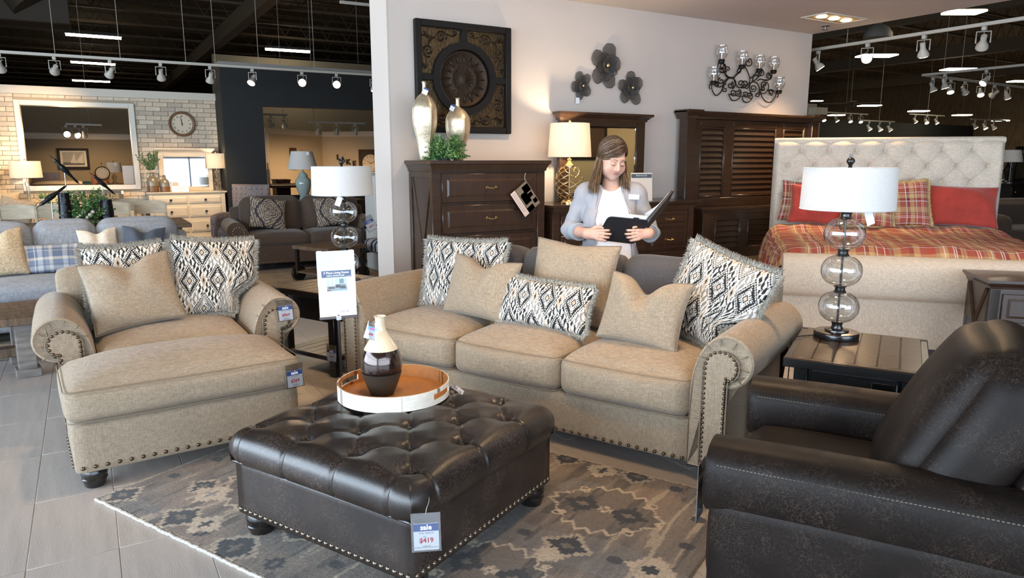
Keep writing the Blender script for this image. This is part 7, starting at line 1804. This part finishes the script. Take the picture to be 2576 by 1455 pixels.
q_ = on_ab(934, 408, A1, A2) + nrm2 * .03; o_ = thing('framed_clock', 'wood framed square clock with cream dial on the putty wall', 'clock', q_, ang); frame_g(-.30, .30, -.30, .30, .06, -.03, .03).build('frame', m_wal2, o_); G().box(-.25, .25, 0, .02, -.25, .25).build('backing', MATS['dark_print'], o_); G().at((0, 0, -.03), (R(90), 0, 0)).lathe([(0, .012), (.21, .012), (.21, 0), (0, 0)], 32).build('dial', MATS['cream_dial'], o_)
for k in range(12): G().box(-.006, .006, -.017, -.012, .15, .185).build('numeral_bar', m_bk, o_, (0, 0, -.03), (0, R(30 * k), 0))
for a, L_ in ((70, .14), (-60, .10)): G().box(-.005, .005, -.019, -.016, -.02, L_).build('hand', m_bk, o_, (0, 0, -.03), (0, R(a), 0))
q_ = on_ab(735, 397, A0, A1); a1_ = math.atan2(A1[1] - A0[1], A1[0] - A0[0]); o_ = thing('dark_picture', 'narrow dark canvas on the putty wall behind the teal lamp', 'picture', q_ + Vector((math.sin(a1_), -math.cos(a1_), 0)) * .03, a1_); G().box(-.12, .12, -.02, .02, -.25, .22, .004).build('canvas', M('dark_canvas', (.05, .025, .015), .6), o_); G().box(-.09, .09, -.025, -.02, -.2, .18).build('painted_field', M('dark_field', (.09, .05, .03), .6), o_)
boxthing('writing_desk', 'reddish wood desk with hutch in the room behind the charcoal wall', 'desk', 695, 733, 452, 500, 14.6, .4, m_wal2, 0); TBL = thing('pub_table', 'dark red wood pub table in the room behind the charcoal wall', 'table', (at(700, 470, Y=13.6).x, 13.6, 0)); G().box(-.5, .5, -.3, .3, at(700, 466, Y=13.6).z - .04, at(700, 466, Y=13.6).z).build('tabletop', m_wal2, TBL)
for x in (-.42, .42): G().box(x - .04, x + .04, -.04, .04, 0, at(700, 466, Y=13.6).z - .04).build('leg', m_wal2, TBL)
o_ = dup(TBL, (at(715, 470, Y=14.2).x, 14.45, 0), R(4), 'dark red wood side table behind the pub table'); h = at(676, 463, Y=13.5); o_ = thing('cream_candle', 'tall cream candle standing on the pub table', 'candle', (h.x, 13.5, at(700, 466, Y=13.6).z)); G().lathe([(.03, 0), (.028, .28), (.012, .30), (.01, .40), (0, .41)], 14).build('candle', M('cream_wax', (.75, .62, .42), .5), o_); G().lathe([(.05, 0), (.05, .015), (.032, .02)], 14).build('holder', m_blackm, o_)
WC = thing('white_cabinet', 'white cabinet with crown moulding at the end of the main wall', 'cabinet', (at(943, 500, Y=9.2).x + .15, 9.2, 0)); zt = at(940, 432, Y=9.2).z; G().box(-.15, .6, 0, .4, 0, zt - .05, .004).build('body', M('white_lacquer', (.55, .55, .53), .4), WC); cornice(.80, .88, .42, .46, zt - .06, zt, 'crown', MATS['white_lacquer'], WC, .225, .42); G().box(-.12, .25, -.014, .002, .08, zt - .12, .004).build('door', MATS['white_lacquer'], WC); G().box(.27, .57, -.014, .002, .08, zt - .12, .004).build('door', MATS['white_lacquer'], WC)
# ------------------------------------------------------------------ track lights, tubes and panels
m_trk = M('track_white', (.46, .42, .36), .45); m_lit = M('lamp_face', (1, .86, .62), emit=22, ecol=(1, .80, .52)); m_face = M('lamp_face_soft', (1, .86, .62), emit=4, ecol=(1, .82, .58)); m_hang = M('hanger_wire', (.30, .26, .21), .5)
WARM = (1.0, .66, .36)
def track(label, pts, hang=(), name='light_track', top=5.56):
    o_ = thing(name, label, 'light track', pts[0]); b0 = Vector(pts[0])
    for a, b_ in zip(pts[:-1], pts[1:]):
        a, b_ = Vector(a) - b0, Vector(b_) - b0; d = (b_ - a); q = d.to_track_quat('X', 'Z'); g = G(); g.X = Matrix.Translation(a) @ q.to_matrix().to_4x4(); g.box(0, d.length, -.018, .018, -.018, .018, .003); g.build('rail', m_trk, o_)
    for (x, y, z) in hang: G().tube([(x - b0.x, y - b0.y, z - b0.z), (x - b0.x, y - b0.y, top - b0.z)], .0045, 5).build('hanger', m_hang, o_)
    return o_
hd_cache = {}
def track_head(label, p, aim, lit=1, spot=0, cone=50, sc=1.0, grp=None, col=None, off=''):
    """p = point on the rail underside; aim = world direction of the beam"""
    o_ = thing('track_head', label, 'track light', p, 0, grp); o_.scale = (sc, sc, sc)
    aim = Vector(aim).normalized(); yaw = math.atan2(aim.y, aim.x)
    G().box(-.02, .02, -.02, .02, -.04, 0, .003).build('mount', m_trk, o_)
    yk = G().tube([(-.062, 0, -.16), (-.062, 0, -.05), (.062, 0, -.05), (.062, 0, -.16)], .0065, 6).build('yoke', m_trk, o_); yk.rotation_euler = (0, 0, yaw + PI / 2)
    c = Vector((0, 0, -.155)); q = aim.to_track_quat('Z', 'Y')
    hd = G().lathe([(0, -.085), (.026, -.083), (.028, -.02), (.032, -.005), (.055, .035), (.058, .065), (.053, .066)], 18).build('housing', m_trk, o_, c); hd.rotation_euler = q.to_euler()
    fc = G().lathe([(0, .0705), (.050, .0690), (.052, .0665), (0, .0662)], 18).build('lamp_face' + off, m_lit if lit > 1 else m_face, o_, c); fc.rotation_euler = q.to_euler()
    G().tube([(.0, .0, -.04), (.03, .01, -.08), (-.02, .02, -.11), c - aim * .08], .003, 5).build('flex', m_trk, o_)
    if spot:
        l = bpy.data.lights.new('track_spot' + off, 'SPOT'); l.energy = spot; l.color = col or WARM; l.spot_size = R(cone); l.spot_blend = .8; l.shadow_soft_size = .05
        s_ = bpy.data.objects.new('track_spot' + off, l); COL.objects.link(s_); s_.parent = o_; s_.location = c + aim * .075; s_.rotation_euler = aim.to_track_quat('-Z', 'Y').to_euler()
    return o_
TY, TZ = 11.0, 2.80
xs_ = [at(px, 150, Y=TY).x for px in (140, 303, 467, 541, 650, 790, 940)]
track('long white light track across the brick and charcoal walls', [(-2.4, TY, TZ), (4.3, TY, TZ)], [(x, TY, TZ) for x in xs_])
cams = Vector((0, 0, 1.5))
for i, (px, aim, lit, sp_) in enumerate([(0, (.1, 1, -.9), 1, 130), (137, (-.15, 1, -.42), 1, 190), (276, (-.35, .8, -.7), 1, 130), (403, (.1, .9, -.9), 1, 110), (527, (-.1, .8, -1.0), 1, 110), (633, (-.5, -.5, -.8), 2, 40), (758, (-.27, -.95, -.14), 2, 25), (845, (-.31, -.95, -.13), 2, 25), (938, (.05, -.25, -1), 1, 40)]):
    x = at(px, 160, Y=TY).x; lb = ['end head of the long track aimed at the cream bed', 'track head washing the brick wall above the picture opening', 'track head turned aside above the left of the brick opening', 'track head over the brick wall near the wall clock', 'track head at the seam of brick and charcoal walls', 'track head tilted sideways on the charcoal wall', 'glaring track head facing the room over the doorway edge', 'glaring track head facing the room over the teal lamp', 'downward track head next to the main wall end'][i]
    track_head(lb, (x, TY, TZ - .018), aim, lit, sp_, 60)
a, b_ = at(855, 5, Y=9.5), at(950, 14, Y=9.5); track('short white track high beside the main wall end', [a, (b_.x + .3, 9.5, b_.z)], [(a.x + .05, 9.5, a.z)])
# back-room tracks
a, b_ = at(165, 312, Y=15.4), at(256, 315, Y=15.4); track('short light track seen inside the brick-wall opening', [a, b_], [(at(224, 315, Y=15.4).x, 15.4, a.z)]); track_head('lit head at the end of the back room track', (a.x + .0, 15.4, a.z - .018), (.1, -1, -.2), 2, 60, 120); track_head('second lit head in the back room cluster', (a.x + .14, 15.4, a.z - .018), (.5, -.8, -.5), 2, 40, 100); track_head('single head on the free end of the back room track', (at(209, 318, Y=15.4).x, 15.4, a.z - .018), (.1, .8, -.8), 1, 70, 110)
a, b_ = at(663, 288, Y=14.5), at(723, 297, Y=14.5); track('short light track behind the charcoal doorway', [a, (b_.x, 14.5, a.z)], [(at(712, 290, Y=14.5).x, 14.5, a.z)])
for px, lb in ((681, 'lit head on the doorway track nearer its wall end'), (714, 'lit head at the free end of the doorway track')): track_head(lb, (at(px, 294, Y=14.5).x, 14.5, a.z - .018), (.3, .5, -.7), 2, 70, 110)
a, b_ = at(777, 307, Y=14.8), at(918, 313, Y=14.8); track('long light track in front of the putty corner wall', [a, (b_.x, 14.8, a.z)], [(a.x + .1, 14.8, a.z), (b_.x - .1, 14.8, a.z)])
for px, lb in ((800, 'head of the putty wall track over the teal lamp'), (846, 'middle head of the putty wall track'), (893, 'head of the putty wall track over the clock')): track_head(lb, (at(px, 310, Y=14.8).x, 14.8, a.z - .018), (.1, .9, -.9), 1, 70, 100)
# tracks right of the main wall
track('white light track running beside the soffit edge', [(7.86, 6.1, 2.83), (7.86, 1.5, 2.83)], [(7.86, 5.5, 2.83), (7.86, 3.6, 2.83)])
for px, py, aim, lit, sp_, lb in ((2060, 112, (.5, -.4, -.9), 2, 30, 'angled head of the soffit track next to the main wall'), (2185, 92, (-.75, -.5, -.28), 2, 40, 'glaring head of the soffit track facing the room'), (2328, 66, (.45, .1, -1), 2, 40, 'tilted head in the middle of the soffit track'), (2480, 40, (.55, .35, -.6), 1, 30, 'head of the soffit track turned away towards the aisle')):
    q_ = at(px, py, X=7.86); track_head(lb, (7.86, q_.y, 2.81), aim, lit, sp_, 60)
c0 = at(2321, 189, z=2.85); track('cornered white light track over the right hand aisle', [(c0.x, c0.y - 3.2, 2.85), (c0.x, c0.y, 2.85), (c0.x + 6, c0.y + .25, 2.85)], [(c0.x, c0.y - .6, 2.85), (c0.x + .6, c0.y, 2.85), (c0.x, c0.y - 2, 2.85)])
for k, (px, aim, lit, sp_) in enumerate([(2350, (.3, -.3, -1), 1, 20), (2399, (-.4, -.4, -.9), 1, 0), (2438, (.5, -.2, -.7), 1, 20), (2483, (-.5, -.4, -.8), 1, 0), (2521, (.1, .9, -.6), 1, 20), (2557, (.4, -.2, -1), 2, 20)]):
    q_ = at(px, 205 + (px - 2350) * .12, z=2.85); q2 = None
    d = (px - 2321) / (2576 - 2321)
    o_ = _f * FPX + _r * (px - 1288) - _u * (200 - 727.5); t_ = c0.y / o_[1]; x = o_[0] * t_
    track_head('%s head on the cornered aisle track' % ('first', 'second', 'third', 'fourth', 'fifth', 'sixth')[k], (x, c0.y + (x - c0.x) * .042, 2.83), aim, lit, sp_, 70)
for px, lb in ((2379, 'bright head on the near leg of the cornered track'), (2482, 'tilted head on the near leg of the cornered track')):
    o_ = _f * FPX + _r * (px - 1288) - _u * (180 - 727.5); t_ = c0.x / o_[0]; track_head(lb, (c0.x, o_[1] * t_, 2.83), (.2, -.2, -1) if px < 2400 else (-.7, .2, -.7), 2 if px < 2400 else 1, 20, 70)
for (x0, y0, x1, y1, Yd, hs, nm) in ((2069, 281, 2183, 289, 15, (2073, 2105, 2140, 2166), 'next to the beige pilaster'), (2171, 302, 2250, 308, 13, (2187, 2214, 2239), 'before the black fascia'), (2288, 286, 2376, 293, 14, (2303, 2332, 2357), 'in the middle of the far aisle'), (2443, 298, 2530, 306, 12, (2454, 2479, 2501), 'over the far lamps')):
    a, b_ = at(x0, y0, Y=Yd), at(x1, y1, Y=Yd); zt = (a.z + b_.z) / 2; track('distant short light track ' + nm, [(a.x, Yd, zt), (b_.x, Yd, zt)], [((a.x + b_.x) / 2, Yd, zt)])
    for k, px in enumerate(hs):
        q_ = at(px, (y0 + y1) / 2, Y=Yd); track_head(('near end', 'middle', 'far end', 'last')[k] + ' head of the distant track ' + nm, (q_.x, Yd, zt - .018), (random.uniform(-.4, .4), -.5, -.8), 2 if k == 1 else 1, 8, 80, 1.2)
# fluorescent tubes under the left roof, box lights under the right roof
m_tube = M('tube_light', (1, .9, .72), emit=26, ecol=(1, .88, .66)); m_hous = M('fixture_housing', (.06, .05, .04), .6)
for lb, (x0, y0, x1, y1) in (('long ceiling tube highest over the brick wall', (165, 89, 305, 99)), ('ceiling tube over the charcoal wall', (668, 126, 780, 133)), ('ceiling tube just above the long track', (178, 158, 290, 165)), ('farthest ceiling tube above the brick wall cap', (182, 204, 277, 208))):
    a, b_ = at(x0, y0, z=4.45), at(x1, y1, z=4.45); o_ = thing('tube_light', lb, 'ceiling light', a, math.atan2(b_.y - a.y, b_.x - a.x)); L_ = (b_ - a).length
    G().box(0, L_, -.06, .06, 0, .05, .004).build('tube', m_tube, o_); G().box(-.02, L_ + .02, -.08, .08, .05, .12, .004).build('housing', m_hous, o_)
    for x in (.1, L_ - .1): G().tube([(x, 0, .1), (x, 0, 1.1)], .006, 5).build('hanger', m_hous, o_)
for k, (px, py, wpx, nm) in enumerate([(2425, 33, 85, 'largest box light right of the soffit'), (2205, 142, 84, 'box light beyond the glaring track head'), (2410, 176, 70, 'box light crossing the cornered track'), (2566, 206, 50, 'box light over the aisle bend'), (2055, 255, 26, 'box light above the beige pilaster'), (2187, 267, 49, 'box light over the pilaster track'), (2311, 281, 43, 'box light over the middle distant track'), (2420, 291, 39, 'box light over the far aisle'), (2517, 305, 34, 'lowest box light over the far lamps'), (2104, 291, 36, 'faint box light behind the pilaster track')]):
    q_ = at(px, py, z=4.3 if k else 4.0)
    for zz in (3.7, 3.2, 2.9, 2.6):
        if q_.x < 32 and q_.y < 40: break
        q_ = at(px, py, z=zz)
    w = wpx * (q_.x * math.sin(_y) + q_.y * math.cos(_y)) / 1819; dpt = w * .55
    o_ = thing('box_light', nm, 'ceiling light', q_, -_y); G().box(-w / 2, w / 2, -dpt / 2, dpt / 2, 0, .03, .004).build('diffuser', m_tube, o_); G().box(-w / 2 - .01, w / 2 + .01, -dpt / 2 - .01, dpt / 2 + .01, .03, .07, .01).build('housing', m_hous, o_)
    G().tube([(0, 0, .06), (0, 0, 5.56 - q_.z)], .006, 5).build('hanger', m_hous, o_)
# recessed multi-lamp fixtures in the soffit; the first is in view
def recessed(label, x, y, power, aim=(0, 0, -1), cone=95, off=''):
    o_ = thing('recessed_light', label, 'ceiling light', (x, y, 2.958)); frame_g(-.33, .33, -.16, .16, .025, -.008, .012).build('trim', m_trim, o_, (0, 0, 0), (R(90), 0, 0)); G().box(-.31, .31, -.14, .14, -.003, .002).build('pan', M('gold_pan', (.55, .40, .20), .4), o_)
    for k in (-1, 0, 1): G().lathe([(.052, -.014), (.045, -.017), (0, -.019), ], 20).build('lamp_face' + off, m_lit, o_, (k * .20, 0, .004))
    l = bpy.data.lights.new('recessed_spot' + off, 'SPOT'); l.energy = power; l.color = WARM; l.spot_size = R(cone); l.spot_blend = .7; l.shadow_soft_size = .15
    s_ = bpy.data.objects.new('recessed_spot' + off, l); COL.objects.link(s_); s_.parent = o_; s_.location = (0, 0, -.04); s_.rotation_euler = Vector(aim).to_track_quat('-Z', 'Y').to_euler(); return o_
recessed('three lamp recessed light in the soffit above the bed', 6.90, 5.0, 230, (.0, .05, -1)); recessed('three lamp recessed light in the soffit above the walnut chest', 3.2, 4.5, 100, (0, .25, -1), off='_offscreen'); recessed('three lamp recessed light in the soffit above the sofa', 3.0, 2.6, 120, (0, 0, -1), off='_offscreen'); recessed('three lamp recessed light in the soffit above the end table and lamp', 5.0, 2.6, 60, (0, 0, -1), off='_offscreen')
o_ = thing('sprinkler', 'small sprinkler head in the soffit below the recessed light', 'sprinkler', (7.20, 5.32, 2.96)); G().lathe([(.045, 0), (.04, -.012), (.012, -.014), (.01, -.04), (.03, -.042), (.03, -.046), (0, -.046)], 16).build('deflector', m_knob, o_); G().lathe([(.05, .001), (.05, -.004), (.02, -.005)], 16).build('escutcheon', m_trk, o_)
# overhead track over the open floor in front
OT = track('white overhead light track above the leather ottoman', [(.95, .6, 3.25), (.95, 5.2, 3.25)], [(.95, 1, 3.25), (.95, 4.8, 3.25)])
for y, aim, p_, lb in ((1.2, (.25, .75, -1), 45, 'overhead head aimed at the leather ottoman'), (2.3, (.45, .55, -1), 100, 'overhead head aimed at the sofa seat'), (3.3, (-.25, .35, -1), 100, 'overhead head aimed at the armchair'), (4.3, (-.2, .4, -1), 45, 'overhead head aimed at the armchair back'), (1.7, (1.1, .2, -1.2), 40, 'overhead head aimed at the recliner')): track_head(lb, (.95, y, 3.23), aim, 2, p_, 75, off='_offscreen')
OT2 = track('white overhead light track beyond the grey sofa', [(-1.6, 5.8, 3.4), (2.0, 5.8, 3.4)], [(-1.4, 5.8, 3.4), (1.8, 5.8, 3.4)])
for x, aim, p_, lb in ((-.9, (.1, .9, -1.5), 110, 'overhead head aimed at the grey sofa seat'), (.1, (.1, 1.2, -1.3), 80, 'overhead head aimed at the dining table'), (1.6, (.35, 1.6, -1.2), 120, 'overhead head aimed at the brown loveseat')): track_head(lb, (x, 5.8, 3.38), aim, 2, p_, 70, off='_offscreen')
# duct and ceiling fan
o_ = thing('air_duct', 'large brown round air duct under the roof at the far left', 'duct', (at(45, 40, Y=16).x, 16, 3.9)); md = M('duct_paint', (.055, .040, .026), .7); G().tube([(-.6, .2, 1.6), (-.1, .05, .9), (.25, -.05, .35)], .36, 20).build('round_duct', md, o_); G().box(-.9, .8, .0, .7, .05, .9, .02).build('plenum', md, o_)
o_ = thing('ceiling_fan', 'dark four blade ceiling fan hanging in the far right aisle', 'ceiling fan', (at(2140, 262, Y=14).x, 14, at(2140, 262, Y=14).z)); G().lathe([(0, -.10), (.12, -.08), (.14, 0), (.08, .08), (.03, .12)], 18).build('motor', md, o_); G().tube([(0, 0, .1), (0, 0, 5.56 - o_.location.z)], .02, 6).build('downrod', md, o_)
for k in range(4): g = G(); g.at((0, 0, .02), (R(8), 0, R(40 + 90 * k))).box(.12, .85, -.09, .09, -.006, .006, .003); g.build('blade', md, o_)
o_ = thing('dome_pendant', 'grey dome fixture behind the soffit track', 'ceiling light', at(2208, 96, z=3.6)); G().lathe([(.24, 0), (.23, .08), (.16, .18), (.05, .24), (.05, .40)], 24).build('dome', M('dome_grey', (.20, .18, .155), .6), o_); G().tube([(0, 0, .4), (0, 0, 1.96)], .01, 5).build('stem', m_hous, o_)

# ------------------------------------------------------------------ far right of the shop
p_ = at(2036, 260, Y=8.4); q_ = at(2046, 260, Y=8.4); r_ = at(2070, 272, Y=8.4)
struct(G().box(p_.x, r_.x - .1, 8.45, 8.9, 0, p_.z).build('wall_pilaster', M('beige_block', (.34, .28, .19), .8)))
struct(G().box(q_.x, r_.x - .12, 8.35, 8.45, 0, r_.z - .12).box(q_.x - .05, r_.x, 8.3, 8.5, r_.z - .12, r_.z).build('trim_8', M('light_beige', (.46, .39, .28), .7)))
a, b_ = at(2062, 300, Y=17), at(2492, 300, Y=17); c_ = at(2062, 345, Y=17)
struct(G().box(a.x, b_.x, 17, 17.3, c_.z - .2, a.z).box(a.x, a.x + .5, 17, 17.3, 0, c_.z).build('wall_fascia', m_dark))
struct(G().box(8.2, 34, 24, 24.2, 0, 3.0).build('wall_far', m_deck)); struct(G().box(b_.x, 34, 16.9, 17.1, 0, at(2550, 338, Y=17).z).build('wall_far_right', M('olive_paint', (.20, .17, .11), .8)))
h = at(2562, 492, Y=7.2); FD = thing('dark_dresser', 'black dresser with brass knob far behind the bed', 'dresser', (h.x, 7.2, 0)); zt = at(2545, 462, Y=7.2).z; G().box(-.35, 1.3, 0, .70, .05, zt - .03, .004).build('body', m_blk, FD); G().box(-.38, 1.33, -.02, .71, zt - .03, zt, .004).build('top', m_blk, FD)
for x in (-.32, .40):
    for z in (.12, .42, .72):
        if z + .25 < zt: d_ = G().box(x, x + .66, -.014, .004, z, z + .25, .004).build('drawer', m_blk, FD); G().ball((x + .12, -.03, z + .14), .016, 10, 6).build('knob', m_brass, d_)
h = at(2560, 460, Y=7.2); simple_lamp('urn_lamp', 'beige shade lamp with black post on the dark dresser', (h.x, 7.36, zt), (.20, .15, .42, .66), ([(.10, 0), (.10, .02), (.02, .03), (.02, .40)], m_blackm), False)
h = at(2530, 460, Y=7.74); simple_lamp('urn_lamp', 'smaller white shade lamp with black urn base at the back of the dark dresser', (h.x, 7.74, zt), (.14, .11, .42, .64), ([(.09, 0), (.09, .03), (.03, .06), (.08, .20), (.09, .28), (.03, .36), (.015, .42)], m_blackm), False)
h = at(2572, 470, Y=7.5); MR2 = thing('dark_mirror', 'dark framed mirror standing on the dark dresser', 'mirror', (h.x + .55, 7.80, zt)); frame_g(-.35, .35, 0, .75, .07, -.02, .02).build('frame', m_blk, MR2); G().box(-.29, .29, -.005, .005, .06, .70).build('mirror_glass', m_mir, MR2)
h = at(2515, 512, Y=6.2); zt = h.z + .01; PT = thing('pale_table', 'dark table with pale wood top behind the bed', 'table', (h.x, 6.1, 0)); G().box(0, 1.6, 0, .5, zt - .04, zt, .004).build('tabletop', m_pal, PT); G().box(.02, 1.58, .02, .48, zt - .16, zt - .04).build('apron', m_blk, PT)
for x in (.04, 1.5):
    for y in (.04, .4): G().box(x, x + .06, y, y + .06, 0, zt - .1).build('leg', m_blk, PT)
h = at(2530, 560, Y=5.6); TS = thing('tufted_sofa', 'dark brown tufted sofa behind the bed headboard', 'sofa', (h.x + .5, 5.2, 0), R(-20)); soft(TS, 'base', -.7, 1.0, 0, .8, .08, .44, m_brn, .05); soft(TS, 'backrest', -.7, 1.0, .62, .9, .30, .86, m_brn, .10, (0, .05, .02)); soft(TS, 'arm', -.85, -.65, 0, .85, .08, .64, m_brn, .09)
for x in (-.6, .9): G().box(x - .03, x + .03, .1, .16, 0, .08).build('foot', m_foot, TS)
for x in (-.5, -.15, .2, .55):
    for z in (.58, .72): G().ball((x, .60, z), .016, 8, 5).build('button', m_foot, TS)

# opposite wall that the dresser mirror looks at
struct(G().box(9.0, 16.5, -4.56, -4.5, 0, 3.4).build('wall_olive', M('olive_tan_paint', (.42, .36, .23), .8)))
o_ = thing('front_picture', 'dark framed picture on the olive wall facing the dresser mirror', 'picture', (11.7, -4.47, 1.95)); frame_g(-.7, .7, -.45, .45, .06, -.02, .03).build('frame', m_esp, o_); G().box(-.65, .65, -.02, .0, -.4, .4).build('canvas', M('dark_canvas', (.05, .025, .015), .6), o_)
track('white light track along the olive wall', [(9.6, -2.4, 3.0), (15, -2.4, 3.0)], [(10, -2.4, 3.0), (14.5, -2.4, 3.0)])
for x, lb in ((10.6, 'olive wall track head nearest the bed'), (12.4, 'olive wall track head over the dark picture'), (14.2, 'olive wall track head farthest from the bed')): track_head(lb, (x, -2.4, 2.982), (0, -1, -.55), 1, 130, 90, off='_offscreen')
